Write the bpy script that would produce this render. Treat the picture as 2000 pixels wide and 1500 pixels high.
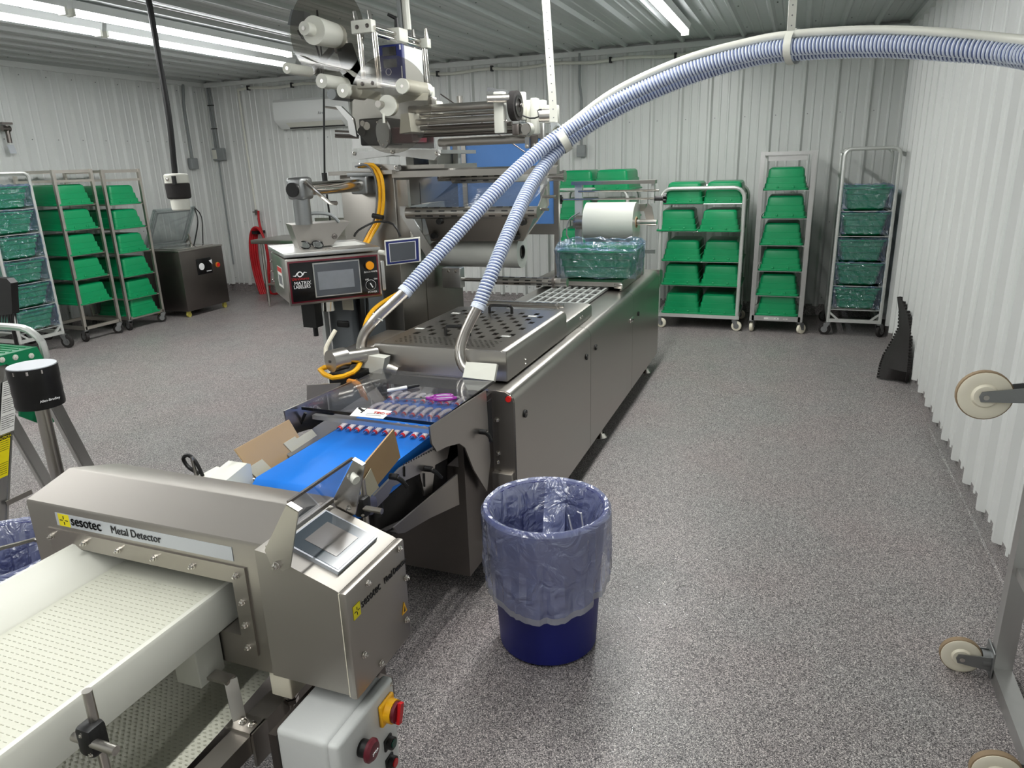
import bpy, bmesh, math, random
from mathutils import Vector, Matrix, noise
random.seed(7)
PI = math.pi
for _o in list(bpy.data.objects):
    bpy.data.objects.remove(_o)
SC = bpy.context.scene
COL = SC.collection

# ------------------------------------------------------------------ camera
CAM_H, FPX = 1.7, 1400.4
YAW, PITCH, ROLL = 0.3738, 0.3003, -0.0311
_F = Vector((-math.sin(YAW) * math.cos(PITCH), math.cos(YAW) * math.cos(PITCH), -math.sin(PITCH)))
_R = Vector((math.cos(YAW), math.sin(YAW), 0))
_U = _R.cross(_F)
_R2 = _R * math.cos(ROLL) + _U * math.sin(ROLL)
_U2 = -_R * math.sin(ROLL) + _U * math.cos(ROLL)
cam_d = bpy.data.cameras.new('camera')
cam = bpy.data.objects.new('camera', cam_d)
COL.objects.link(cam)
cam.matrix_world = Matrix(((_R2.x, _U2.x, -_F.x, 0), (_R2.y, _U2.y, -_F.y, 0), (_R2.z, _U2.z, -_F.z, CAM_H), (0, 0, 0, 1)))
cam_d.sensor_width = 36
cam_d.lens = 36 * FPX / 2000
cam_d.clip_start = 0.02
SC.camera = cam


def P(px, py, x=None, y=None, z=None):
    """survey helper: the point of the room at a known x, y or z that the photograph shows at (px, py)"""
    r = _F + _R2 * ((px - 1000) / FPX) - _U2 * ((py - 750) / FPX)
    o = Vector((0, 0, CAM_H))
    if x is not None:
        t = x / r.x
    elif y is not None:
        t = y / r.y
    else:
        t = (z - CAM_H) / r.z
    return o + r * t


# ------------------------------------------------------------------ world, exposure, lamps
W = bpy.data.worlds.new('world')
SC.world = W
W.use_nodes = True
W.node_tree.nodes['Background'].inputs[0].default_value = (0.9, 0.95, 1.0, 1)
W.node_tree.nodes['Background'].inputs[1].default_value = 0.3
SC.view_settings.view_transform = 'Standard'
SC.view_settings.look = 'None'
SC.view_settings.gamma = 1
SC.view_settings.use_curve_mapping = False
SC.view_settings.exposure = 0.22
SC.cycles.max_bounces = 7
SC.cycles.diffuse_bounces = 4
SC.cycles.glossy_bounces = 3
SC.cycles.transmission_bounces = 4
SC.cycles.transparent_max_bounces = 14
SC.cycles.caustics_reflective = False
SC.cycles.caustics_refractive = False
SC.cycles.adaptive_threshold = 0.03
LAMP_POWER = {-5.25: 24.0, -4.75: 18.0, -1.05: 37.0}      # watts for each lamp length of a strip light
# strip lights: (x, y0, y1) lengths of tube hung just under the ceiling
XL, XR, YB, YF, ZC = -7.67, 0.925, 8.37, -3.2, 2.84
STRIPS = [(-5.25, 4.72, 7.12), (-5.25, 2.28, 4.68), (-5.25, -0.16, 2.24), (-5.25, -2.6, -0.2),
          (-4.75, 4.02, 6.42), (-4.75, 1.58, 3.98), (-4.75, -0.86, 1.54),
          (-1.05, 4.84, 7.24), (-1.05, 2.40, 4.80), (-1.05, -0.04, 2.36), (-1.05, -2.48, -0.08)]


# ------------------------------------------------------------------ materials
def lin(c):
    return tuple(((v / 255) / 12.92 if v / 255 <= 0.04045 else ((v / 255 + 0.055) / 1.055) ** 2.4) for v in c)


MATS = {}


def mat(name, rgb, rough=0.5, metal=0.0, bump=None, var=None, spec=0.5, trans=0.0, emit=None, coat=0.0):
    """rgb in 0..255 display values; bump = (scale, strength[, stretch]); var = (scale, amount[, stretch])"""
    m = bpy.data.materials.new(name)
    m.use_nodes = True
    nt = m.node_tree
    b = nt.nodes['Principled BSDF']
    col = lin(rgb) + (1,)
    b.inputs['Base Color'].default_value = col
    b.inputs['Roughness'].default_value = rough
    b.inputs['Metallic'].default_value = metal
    b.inputs['Specular IOR Level'].default_value = spec
    b.inputs['Coat Weight'].default_value = coat
    if trans:
        b.inputs['Transmission Weight'].default_value = trans
    if emit:
        b.inputs['Emission Color'].default_value = col
        b.inputs['Emission Strength'].default_value = emit
    tc = None
    if bump or var:
        tc = nt.nodes.new('ShaderNodeTexCoord')

    def noise_node(scale, stretch, detail=4):
        mp = nt.nodes.new('ShaderNodeMapping')
        mp.inputs['Scale'].default_value = stretch
        nt.links.new(tc.outputs['Object'], mp.inputs['Vector'])
        n = nt.nodes.new('ShaderNodeTexNoise')
        n.inputs['Scale'].default_value = scale
        n.inputs['Detail'].default_value = detail
        nt.links.new(mp.outputs[0], n.inputs['Vector'])
        return n
    if var:
        n = noise_node(var[0], var[2] if len(var) > 2 else (1, 1, 1))
        r = nt.nodes.new('ShaderNodeMapRange')
        r.inputs['To Min'].default_value = 1 - var[1]
        r.inputs['To Max'].default_value = 1 + var[1]
        nt.links.new(n.outputs['Fac'], r.inputs['Value'])
        mx = nt.nodes.new('ShaderNodeMix')
        mx.data_type = 'RGBA'
        mx.blend_type = 'MULTIPLY'
        mx.inputs['Factor'].default_value = 1
        mx.inputs['A'].default_value = col
        nt.links.new(r.outputs[0], mx.inputs['B'])
        nt.links.new(mx.outputs['Result'], b.inputs['Base Color'])
        r2 = nt.nodes.new('ShaderNodeMapRange')
        dr = 0.025 if metal > 0.8 else 0.08
        r2.inputs['To Min'].default_value = max(0.02, rough - dr)
        r2.inputs['To Max'].default_value = min(1, rough + dr)
        nt.links.new(n.outputs['Fac'], r2.inputs['Value'])
        nt.links.new(r2.outputs[0], b.inputs['Roughness'])
    if bump:
        n = noise_node(bump[0], bump[2] if len(bump) > 2 else (1, 1, 1))
        bp = nt.nodes.new('ShaderNodeBump')
        bp.inputs['Strength'].default_value = bump[1]
        bp.inputs['Distance'].default_value = 0.004
        nt.links.new(n.outputs['Fac'], bp.inputs['Height'])
        nt.links.new(bp.outputs[0], b.inputs['Normal'])
    MATS[name] = m
    return m


def film(name, tint, body, fac, rough=0.15, gloss=0.25, bump=None):
    """thin plastic film: see-through tint mixed with a translucent body colour and a shiny skin"""
    m = bpy.data.materials.new(name)
    m.use_nodes = True
    nt = m.node_tree
    for n in list(nt.nodes):
        nt.nodes.remove(n)
    out = nt.nodes.new('ShaderNodeOutputMaterial')
    tr = nt.nodes.new('ShaderNodeBsdfTransparent')
    tr.inputs[0].default_value = lin(tint) + (1,)
    df = nt.nodes.new('ShaderNodeBsdfDiffuse')
    df.inputs[0].default_value = lin(body) + (1,)
    tl = nt.nodes.new('ShaderNodeBsdfTranslucent')
    tl.inputs[0].default_value = lin(body) + (1,)
    ad = nt.nodes.new('ShaderNodeMixShader')
    ad.inputs[0].default_value = 0.45
    nt.links.new(df.outputs[0], ad.inputs[1])
    nt.links.new(tl.outputs[0], ad.inputs[2])
    m1 = nt.nodes.new('ShaderNodeMixShader')
    m1.inputs[0].default_value = fac
    nt.links.new(tr.outputs[0], m1.inputs[1])
    nt.links.new(ad.outputs[0], m1.inputs[2])
    gl = nt.nodes.new('ShaderNodeBsdfGlossy')
    gl.inputs[1].default_value = rough
    lw = nt.nodes.new('ShaderNodeLayerWeight')
    lw.inputs[0].default_value = 0.5
    pw = nt.nodes.new('ShaderNodeMath')
    pw.operation = 'POWER'
    pw.inputs[1].default_value = 3.5
    nt.links.new(lw.outputs['Facing'], pw.inputs[0])
    mr = nt.nodes.new('ShaderNodeMath')
    mr.operation = 'MULTIPLY_ADD'
    mr.inputs[1].default_value = 0.75
    mr.inputs[2].default_value = 0.03 + gloss * 0.12
    nt.links.new(pw.outputs[0], mr.inputs[0])
    m2 = nt.nodes.new('ShaderNodeMixShader')
    nt.links.new(mr.outputs[0], m2.inputs[0])
    nt.links.new(m1.outputs[0], m2.inputs[1])
    nt.links.new(gl.outputs[0], m2.inputs[2])
    if bump:
        tc = nt.nodes.new('ShaderNodeTexCoord')
        n = nt.nodes.new('ShaderNodeTexNoise')
        n.inputs['Scale'].default_value = bump[0]
        n.inputs['Detail'].default_value = 3
        n.inputs['Distortion'].default_value = 1.5
        nt.links.new(tc.outputs['Object'], n.inputs['Vector'])
        bp = nt.nodes.new('ShaderNodeBump')
        bp.inputs['Strength'].default_value = bump[1]
        bp.inputs['Distance'].default_value = 0.02
        nt.links.new(n.outputs['Fac'], bp.inputs['Height'])
        for s in (gl, df):
            nt.links.new(bp.outputs[0], s.inputs['Normal'])
    nt.links.new(m2.outputs[0], out.inputs[0])
    MATS[name] = m
    return m


BR = (1, 1, 18)
mat('steel', (184, 180, 174), 0.30, 1.0, var=(30, 0.015, (1, 1, 0.06)))
mat('steel_dull', (170, 165, 158), 0.40, 1.0, var=(30, 0.015, (0.06, 1, 1)))
mat('steel_dark', (120, 114, 110), 0.38, 1.0, var=(6, 0.08))
mat('steel_bright', (214, 210, 204), 0.16, 1.0, var=(9, 0.04))
mat('aluminium', (198, 198, 196), 0.36, 1.0, var=(30, 0.06, (1, 1, 0.1)))
mat('rack_steel', (212, 206, 198), 0.42, 1.0, var=(10, 0.08))
mat('white_tube', (212, 214, 210), 0.38, 0.55, var=(8, 0.04))
mat('zinc', (150, 152, 152), 0.42, 1.0, var=(20, 0.12))
mat('white_plastic', (222, 222, 211), 0.42, var=(6, 0.02))
mat('ivory_plastic', (232, 226, 206), 0.45, var=(6, 0.03))
mat('white_belt', (208, 208, 193), 0.50, bump=(160, 0.08), var=(5, 0.02))
mat('white_paint', (226, 228, 226), 0.42, var=(4, 0.02))
mat('enclosure_grey', (206, 208, 206), 0.48, bump=(240, 0.06), var=(5, 0.02))
mat('grey_box', (140, 144, 144), 0.5, var=(6, 0.05))
mat('grey_panel', (98, 103, 106), 0.5, var=(6, 0.05))
mat('black_plastic', (13, 13, 14), 0.42, var=(10, 0.1))
mat('black_rubber', (34, 31, 30), 0.75, bump=(50, 0.3), var=(9, 0.15))
mat('black_gloss', (14, 14, 16), 0.18, var=(10, 0.1))
mat('screen_glass', (74, 78, 84), 0.10, var=(3, 0.12), coat=0.5)
mat('screen_dark', (60, 72, 80), 0.16, var=(3, 0.10), coat=0.4)
mat('screen_picture', (112, 108, 104), 0.18, var=(9, 0.14), coat=0.4)
mat('panel_screen', (126, 130, 136), 0.22, var=(14, 0.22), coat=0.3)
mat('green_plastic', (6, 140, 86), 0.36, bump=(120, 0.04), var=(7, 0.06))
mat('green_step', (12, 128, 82), 0.42, bump=(80, 0.08), var=(7, 0.06))
mat('blue_belt', (30, 122, 222), 0.40, bump=(60, 0.05), var=(4, 0.05))
mat('blue_navy', (16, 30, 96), 0.42, var=(8, 0.10))
mat('blue_paint', (32, 52, 112), 0.35, var=(5, 0.06))
mat('blue_glass', (88, 132, 194), 0.14, var=(4, 0.10))
mat('bin_blue', (10, 22, 108), 0.42, bump=(30, 0.05), var=(6, 0.12))
mat('red_plastic', (190, 26, 30), 0.35, var=(8, 0.06))
mat('red_button', (226, 40, 36), 0.30, var=(8, 0.05))
mat('maroon', (96, 18, 34), 0.32, var=(8, 0.06))
mat('red_hose', (176, 26, 34), 0.45, var=(12, 0.10))
mat('yellow', (238, 176, 14), 0.40, var=(8, 0.06))
mat('yellow_cable', (242, 178, 22), 0.42, var=(20, 0.05))
mat('yellow_sign', (240, 224, 20), 0.5, var=(8, 0.03))
mat('amber', (232, 150, 20), 0.28, var=(8, 0.05))
mat('green_button', (8, 62, 50), 0.35, var=(8, 0.05))
mat('cardboard', (184, 154, 116), 0.85, bump=(90, 0.12, (1, 6, 1)), var=(10, 0.06))
mat('tape', (206, 198, 172), 0.55, bump=(60, 0.2, (1, 8, 1)), var=(10, 0.05))
mat('paper', (232, 232, 226), 0.6, var=(20, 0.04))
mat('label_silver', (196, 200, 206), 0.42, 0.2, var=(3, 0.02))
mat('print_black', (24, 24, 26), 0.5, var=(8, 0.1))
mat('print_grey', (120, 122, 124), 0.5, var=(8, 0.1))
mat('print_red', (206, 48, 44), 0.5, var=(8, 0.05))
mat('print_white', (238, 238, 238), 0.5, var=(8, 0.03))
mat('packet_red', (214, 40, 44), 0.30, var=(14, 0.10))
mat('packet_white', (244, 232, 228), 0.42, var=(30, 0.08))
mat('meat', (120, 58, 50), 0.4, var=(30, 0.2))
mat('purple', (138, 40, 140), 0.35, var=(8, 0.06))
mat('lilac', (196, 190, 206), 0.4, var=(8, 0.05))
mat('orange', (206, 132, 48), 0.45, var=(12, 0.10))
mat('caster_white', (232, 226, 206), 0.45, var=(9, 0.05))
mat('caster_tread', (142, 122, 96), 0.8, bump=(60, 0.3), var=(20, 0.15))
mat('caster_yellow', (200, 188, 92), 0.45, var=(9, 0.08))
mat('roll_film', (212, 214, 206), 0.22, var=(2, 0.05, (1, 6, 6)), coat=0.3)
mat('roll_end', (214, 212, 202), 0.5, var=(40, 0.06))
mat('steel_satin', (172, 168, 161), 0.52, 1.0, var=(12, 0.02))
mat('steel_mid', (152, 148, 142), 0.32, 1.0, var=(12, 0.03))
mat('hose_blue', (100, 116, 162), 0.40, var=(6, 0.05))
mat('hose_rib', (222, 230, 244), 0.36, var=(6, 0.03))
mat('lamp_tube', (250, 253, 255), 0.4, emit=9.0)
MATS['lamp_tube'].cycles.emission_sampling = 'NONE'
mat('lamp_body', (222, 224, 222), 0.4, var=(4, 0.02))
mat('indicator', (160, 80, 50), 0.3, var=(8, 0.05))
film('blue_bag', (240, 247, 255), (130, 178, 240), 0.10, 0.08, 0.8, bump=(18, 0.9))
film('blue_bag_dark', (236, 244, 254), (96, 142, 212), 0.10, 0.09, 0.8, bump=(18, 1.0))
film('liner', (244, 246, 253), (190, 202, 250), 0.44, 0.20, 1.4, bump=(12, 1.0))
film('liner_hem', (220, 224, 232), (214, 216, 224), 0.72, 0.25, 0.4)
film('clear_film', (244, 246, 248), (214, 220, 228), 0.12, 0.06, 0.7, bump=(9, 0.25))
film('acrylic', (244, 244, 246), (200, 204, 210), 0.04, 0.03, 0.3)
film('smoke_disc', (226, 224, 220), (150, 146, 140), 0.05, 0.05, 0.1)
film('clear_lid', (238, 242, 242), (210, 216, 216), 0.14, 0.08, 0.6)
film('packet_film', (250, 251, 253), (206, 214, 232), 0.05, 0.08, 0.2, bump=(30, 0.6))


def build_floor_mat():
    m = bpy.data.materials.new('speckled_floor')
    m.use_nodes = True
    nt = m.node_tree
    b = nt.nodes['Principled BSDF']
    tc = nt.nodes.new('ShaderNodeTexCoord')
    v = nt.nodes.new('ShaderNodeTexVoronoi')
    v.inputs['Scale'].default_value = 400
    nt.links.new(tc.outputs['Object'], v.inputs['Vector'])
    sp = nt.nodes.new('ShaderNodeSeparateColor')
    nt.links.new(v.outputs['Color'], sp.inputs[0])
    cr = nt.nodes.new('ShaderNodeValToRGB')
    e = cr.color_ramp.elements
    e[0].position, e[0].color = 0.0, lin((40, 38, 40)) + (1,)
    e[1].position, e[1].color = 1.0, lin((222, 217, 211)) + (1,)
    for p, c in ((0.15, (52, 50, 50)), (0.32, (100, 96, 97)), (0.6, (138, 133, 132)), (0.84, (172, 166, 163))):
        k = e.new(p)
        k.color = lin(c) + (1,)
    nt.links.new(sp.outputs[0], cr.inputs[0])
    n = nt.nodes.new('ShaderNodeTexNoise')
    n.inputs['Scale'].default_value = 1.7
    n.inputs['Detail'].default_value = 5
    nt.links.new(tc.outputs['Object'], n.inputs['Vector'])
    c2 = nt.nodes.new('ShaderNodeValToRGB')
    c2.color_ramp.elements[0].position = 0.35
    c2.color_ramp.elements[0].color = (0.97, 1.0, 1.0, 1)
    c2.color_ramp.elements[1].position = 0.68
    c2.color_ramp.elements[1].color = (1.04, 0.985, 0.99, 1)
    nt.links.new(n.outputs['Fac'], c2.inputs[0])
    mx = nt.nodes.new('ShaderNodeMix')
    mx.data_type = 'RGBA'
    mx.blend_type = 'MULTIPLY'
    mx.inputs['Factor'].default_value = 1
    nt.links.new(cr.outputs[0], mx.inputs['A'])
    nt.links.new(c2.outputs[0], mx.inputs['B'])
    nt.links.new(mx.outputs['Result'], b.inputs['Base Color'])
    b.inputs['Roughness'].default_value = 0.42
    bp = nt.nodes.new('ShaderNodeBump')
    bp.inputs['Strength'].default_value = 0.35
    bp.inputs['Distance'].default_value = 0.002
    n2 = nt.nodes.new('ShaderNodeTexNoise')
    n2.inputs['Scale'].default_value = 90
    nt.links.new(tc.outputs['Object'], n2.inputs['Vector'])
    nt.links.new(n2.outputs['Fac'], bp.inputs['Height'])
    nt.links.new(bp.outputs[0], b.inputs['Normal'])
    n3 = nt.nodes.new('ShaderNodeTexNoise')
    n3.inputs['Scale'].default_value = 3.0
    nt.links.new(tc.outputs['Object'], n3.inputs['Vector'])
    mr = nt.nodes.new('ShaderNodeMapRange')
    mr.inputs['To Min'].default_value = 0.30
    mr.inputs['To Max'].default_value = 0.55
    nt.links.new(n3.outputs['Fac'], mr.inputs['Value'])
    nt.links.new(mr.outputs[0], b.inputs['Roughness'])
    MATS['floor'] = m


build_floor_mat()
mat('dash_print', (186, 184, 168), 0.5, var=(8, 0.05))
mat('wall_white', (216, 218, 215), 0.34, var=(3, 0.015))
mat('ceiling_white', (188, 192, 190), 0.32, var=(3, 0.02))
film('water', (236, 236, 236), (200, 200, 200), 0.0, 0.06, 0.3)


# ------------------------------------------------------------------ geometry helpers
ORG = {}


def rotm(axis, ang):
    return Matrix.Rotation(ang, 4, axis)


class MB:
    """collects shapes given in room coordinates (or in local ones, with M) and builds ONE mesh object"""

    def __init__(s):
        s.v, s.f = [], []

    def add(s, vs, fs, M=None):
        o = len(s.v)
        s.v += [tuple(M @ Vector(v)) if M is not None else tuple(v) for v in vs]
        s.f += [tuple(i + o for i in f) for f in fs]
        return s

    def bx(s, x0, x1, y0, y1, z0, z1, M=None):
        vs = [(x0, y0, z0), (x1, y0, z0), (x1, y1, z0), (x0, y1, z0), (x0, y0, z1), (x1, y0, z1), (x1, y1, z1), (x0, y1, z1)]
        return s.add(vs, [(0, 3, 2, 1), (4, 5, 6, 7), (0, 1, 5, 4), (1, 2, 6, 5), (2, 3, 7, 6), (3, 0, 4, 7)], M)

    def cb(s, c, d, M=None):
        return s.bx(c[0] - d[0] / 2, c[0] + d[0] / 2, c[1] - d[1] / 2, c[1] + d[1] / 2, c[2] - d[2] / 2, c[2] + d[2] / 2, M)

    def rbx(s, x0, x1, y0, y1, z0, z1, r=0.01, seg=3, M=None):
        bm = bmesh.new()
        t = MB().bx(x0, x1, y0, y1, z0, z1)
        vv = [bm.verts.new(v) for v in t.v]
        for f in t.f:
            bm.faces.new([vv[i] for i in f])
        r = min(r, 0.49 * min(abs(x1 - x0), abs(y1 - y0), abs(z1 - z0)))
        bmesh.ops.bevel(bm, geom=list(bm.edges), offset=r, segments=seg, affect='EDGES', profile=0.5)
        bm.verts.index_update()
        s.add([v.co.copy() for v in bm.verts], [[v.index for v in f.verts] for f in bm.faces], M)
        bm.free()
        return s

    def bar(s, a, b, w, h=None, up=(0, 0, 1)):
        """square bar from a to b"""
        h = w if h is None else h
        a, b = Vector(a), Vector(b)
        d = (b - a).normalized()
        u = Vector(up)
        if abs(d.dot(u)) > 0.98:
            u = Vector((1, 0, 0)) if abs(d.x) < 0.9 else Vector((0, 1, 0))
        sd = d.cross(u).normalized()
        u = sd.cross(d).normalized()
        vs = []
        for q in (a, b):
            for i, j in ((-1, -1), (1, -1), (1, 1), (-1, 1)):
                vs.append(q + sd * (i * w / 2) + u * (j * h / 2))
        return s.add(vs, [(0, 3, 2, 1), (4, 5, 6, 7), (0, 1, 5, 4), (1, 2, 6, 5), (2, 3, 7, 6), (3, 0, 4, 7)])

    def cyl(s, a, b, r, n=16, r2=None):
        r2 = r if r2 is None else r2
        a, b = Vector(a), Vector(b)
        d = (b - a).normalized()
        u = d.orthogonal().normalized()
        w = d.cross(u)
        vs = []
        for q, rr in ((a, r), (b, r2)):
            for i in range(n):
                t = 2 * PI * i / n
                vs.append(q + (u * math.cos(t) + w * math.sin(t)) * rr)
        fs = [(i, (i + 1) % n, n + (i + 1) % n, n + i) for i in range(n)]
        fs += [tuple(range(n - 1, -1, -1)), tuple(range(n, 2 * n))]
        return s.add(vs, fs)

    def ring(s, a, b, r, ri, n=24):
        """pipe wall from a to b"""
        a, b = Vector(a), Vector(b)
        d = (b - a).normalized()
        u = d.orthogonal().normalized()
        w = d.cross(u)
        vs = []
        for q, rr in ((a, r), (b, r), (b, ri), (a, ri)):
            for i in range(n):
                t = 2 * PI * i / n
                vs.append(q + (u * math.cos(t) + w * math.sin(t)) * rr)
        fs = []
        for k in range(4):
            k2 = (k + 1) % 4
            fs += [(k * n + i, k * n + (i + 1) % n, k2 * n + (i + 1) % n, k2 * n + i) for i in range(n)]
        return s.add(vs, fs)

    def tube(s, pts, r, n=10, closed=False):
        pts = [Vector(p) for p in pts]
        rs = r if isinstance(r, (list, tuple)) else [r] * len(pts)
        fr = frames(pts)
        vs = []
        for (p, u, w, d), rr in zip(fr, rs):
            for i in range(n):
                t = 2 * PI * i / n
                vs.append(p + (u * math.cos(t) + w * math.sin(t)) * rr)
        fs = []
        m = len(pts)
        for k in range(m - 1):
            fs += [(k * n + i, k * n + (i + 1) % n, (k + 1) * n + (i + 1) % n, (k + 1) * n + i) for i in range(n)]
        fs += [tuple(range(n - 1, -1, -1)), tuple(range((m - 1) * n, m * n))]
        return s.add(vs, fs)

    def prism(s, poly, axis, a0, a1):
        """poly: 2-D points in the plane across axis ('x': (y,z), 'y': (x,z), 'z': (x,y))"""
        def mk(p, a):
            return {'x': (a, p[0], p[1]), 'y': (p[0], a, p[1]), 'z': (p[0], p[1], a)}[axis]
        n = len(poly)
        vs = [mk(p, a0) for p in poly] + [mk(p, a1) for p in poly]
        fs = [(i, (i + 1) % n, n + (i + 1) % n, n + i) for i in range(n)] + [tuple(range(n - 1, -1, -1)), tuple(range(n, 2 * n))]
        return s.add(vs, fs)

    def slab(s, quad, t, nrm=None):
        """flat sheet with thickness t through 3 or more corner points"""
        q = [Vector(p) for p in quad]
        nv = Vector(nrm).normalized() if nrm else (q[1] - q[0]).cross(q[2] - q[0]).normalized()
        n = len(q)
        vs = [p + nv * t / 2 for p in q] + [p - nv * t / 2 for p in q]
        fs = [tuple(range(n)), tuple(range(2 * n - 1, n - 1, -1))] + [(i, n + i, n + (i + 1) % n, (i + 1) % n) for i in range(n)]
        return s.add(vs, fs)

    def lathe(s, prof, c, n=32, M=None):
        """prof: (r, z) list, around the z axis at c"""
        vs = []
        for r, z in prof:
            for i in range(n):
                t = 2 * PI * i / n
                vs.append((c[0] + r * math.cos(t), c[1] + r * math.sin(t), c[2] + z))
        fs = []
        for k in range(len(prof) - 1):
            fs += [(k * n + i, k * n + (i + 1) % n, (k + 1) * n + (i + 1) % n, (k + 1) * n + i) for i in range(n)]
        if prof[0][0] > 1e-6:
            fs.append(tuple(range(n - 1, -1, -1)))
        if prof[-1][0] > 1e-6:
            m = (len(prof) - 1) * n
            fs.append(tuple(range(m, m + n)))
        return s.add(vs, fs, M)

    def grid(s, rows, closed_u=False):
        """rows of points -> surface"""
        m = len(rows[0])
        vs = [p for r in rows for p in r]
        fs = []
        for k in range(len(rows) - 1):
            for i in range(m if closed_u else m - 1):
                j = (i + 1) % m
                fs.append((k * m + i, k * m + j, (k + 1) * m + j, (k + 1) * m + i))
        return s.add(vs, fs)

    def build(s, name, material, parent=None, smooth=32, local=False):
        off = Vector((0, 0, 0)) if (local or parent is None) else ORG.get(parent.name, Vector((0, 0, 0)))
        me = bpy.data.meshes.new(name)
        me.from_pydata([Vector(v) - off for v in s.v], [], s.f)
        bm = bmesh.new()
        bm.from_mesh(me)
        bmesh.ops.recalc_face_normals(bm, faces=bm.faces)
        bm.to_mesh(me)
        bm.free()
        me.materials.append(MATS[material])
        if smooth:
            for p in me.polygons:
                p.use_smooth = True
            me.set_sharp_from_angle(angle=math.radians(smooth))
        me.update()
        o = bpy.data.objects.new(name, me)
        COL.objects.link(o)
        if parent is not None:
            o.parent = parent
            ORG[o.name] = off
        else:
            ORG[o.name] = Vector((0, 0, 0))
        return o


def frames(pts):
    n = len(pts)
    out = []
    u = None
    for i in range(n):
        d = (pts[min(i + 1, n - 1)] - pts[max(i - 1, 0)]).normalized()
        if u is None:
            u = d.orthogonal().normalized()
        else:
            u = (u - d * u.dot(d))
            u = u.normalized() if u.length > 1e-6 else d.orthogonal().normalized()
        out.append((pts[i], u, d.cross(u), d))
    return out


def spline(ctrl, step=0.03):
    """Catmull-Rom through the control points, sampled about every step metres"""
    c = [Vector(p) for p in ctrl]
    c = [c[0] * 2 - c[1]] + c + [c[-1] * 2 - c[-2]]
    out = []
    for i in range(1, len(c) - 2):
        a, b, d, e = c[i - 1], c[i], c[i + 1], c[i + 2]
        k = max(2, int((d - b).length / step))
        for j in range(k):
            t = j / k
            out.append(0.5 * ((2 * b) + (d - a) * t + (2 * a - 5 * b + 4 * d - e) * t * t + (3 * b - a - 3 * d + e) * t ** 3))
    out.append(c[-2])
    return out


def arc(c, r, a0, a1, n=6):
    return [(c[0] + r * math.cos(a0 + (a1 - a0) * i / n), c[1] + r * math.sin(a0 + (a1 - a0) * i / n)) for i in range(n + 1)]


def thing(name, label, cat, loc=(0, 0, 0), rotz=0.0, group=None):
    o = bpy.data.objects.new(name, None)
    COL.objects.link(o)
    o.empty_display_size = 0.05
    o.location = loc
    o.rotation_euler = (0, 0, rotz)
    o['label'] = label
    o['category'] = cat
    if group:
        o['group'] = group
    ORG[o.name] = Vector(loc)
    return o


def tag(o, label, cat, group=None):
    o['label'] = label
    o['category'] = cat
    if group:
        o['group'] = group
    return o


def struct(o):
    o['kind'] = 'structure'
    return o


def stuff(o):
    o['kind'] = 'stuff'
    return o


def dup(root, loc, rotz=None, label=None, group=None):
    r = root.copy()
    COL.objects.link(r)
    r.location = loc
    if rotz is not None:
        r.rotation_euler = (0, 0, rotz)
    if label:
        r['label'] = label
    if group:
        r['group'] = group
    for ch in list(root.children):
        c = ch.copy()
        COL.objects.link(c)
        c.parent = r
        for g in list(ch.children):
            d = g.copy()
            COL.objects.link(d)
            d.parent = c
    return r


def share(o, name, loc, parent, M=None):
    """another object on the same mesh (alike pieces)"""
    c = bpy.data.objects.new(name, o.data)
    COL.objects.link(c)
    c.parent = parent
    c.location = loc
    if M is not None:
        c.matrix_local = Matrix.Translation(loc) @ M
    return c


def lettering(text, size, origin, right, up, material, parent, name='lettering', depth=0.0006, xscale=1.0, align='LEFT'):
    """flat raised letters: origin = start of the baseline, right and up = directions in the room"""
    cu = bpy.data.curves.new(name, 'FONT')
    cu.body = text
    cu.size = size
    cu.extrude = depth
    cu.align_x = align
    cu.resolution_u = 3
    o = bpy.data.objects.new(name, cu)
    COL.objects.link(o)
    bpy.context.view_layer.update()
    dg = bpy.context.evaluated_depsgraph_get()
    me = bpy.data.meshes.new_from_object(o.evaluated_get(dg))
    bpy.data.objects.remove(o)
    r = Vector(right).normalized()
    u = Vector(up)
    u = (u - r * u.dot(r)).normalized()
    nn = r.cross(u)
    off = ORG.get(parent.name, Vector((0, 0, 0)))
    og = Vector(origin) - off
    for v in me.vertices:
        v.co = og + r * (v.co.x * xscale) + u * v.co.y + nn * (v.co.z + depth)
    me.materials.clear()
    me.materials.append(MATS[material])
    me.name = name
    t = bpy.data.objects.new(name, me)
    COL.objects.link(t)
    t.parent = parent
    ORG[t.name] = off
    return t


def bolts(spots, nrm, r, parent, material='steel_bright', name='bolt', h=0.012):
    """alike round-headed bolts, one object each on one mesh, at room points, axis nrm"""
    nrm = Vector(nrm).normalized()
    q = Vector((0, 0, 1)).rotation_difference(nrm).to_matrix().to_4x4()
    m = MB().lathe([(r * 1.25, 0), (r * 1.25, h * 0.2), (r, h * 0.25), (r, h * 0.6), (r * 0.5, h * 0.75), (r * 0.45, h)], (0, 0, 0), 10)
    off = ORG.get(parent.name, Vector((0, 0, 0)))
    first = None
    for p in spots:
        if first is None:
            first = m.build(name, material, parent, local=True)
            first.matrix_local = Matrix.Translation(Vector(p) - off) @ q
        else:
            share(first, name, Vector(p) - off, parent, q)

# ------------------------------------------------------------------ room
RIB = 0.305


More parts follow.
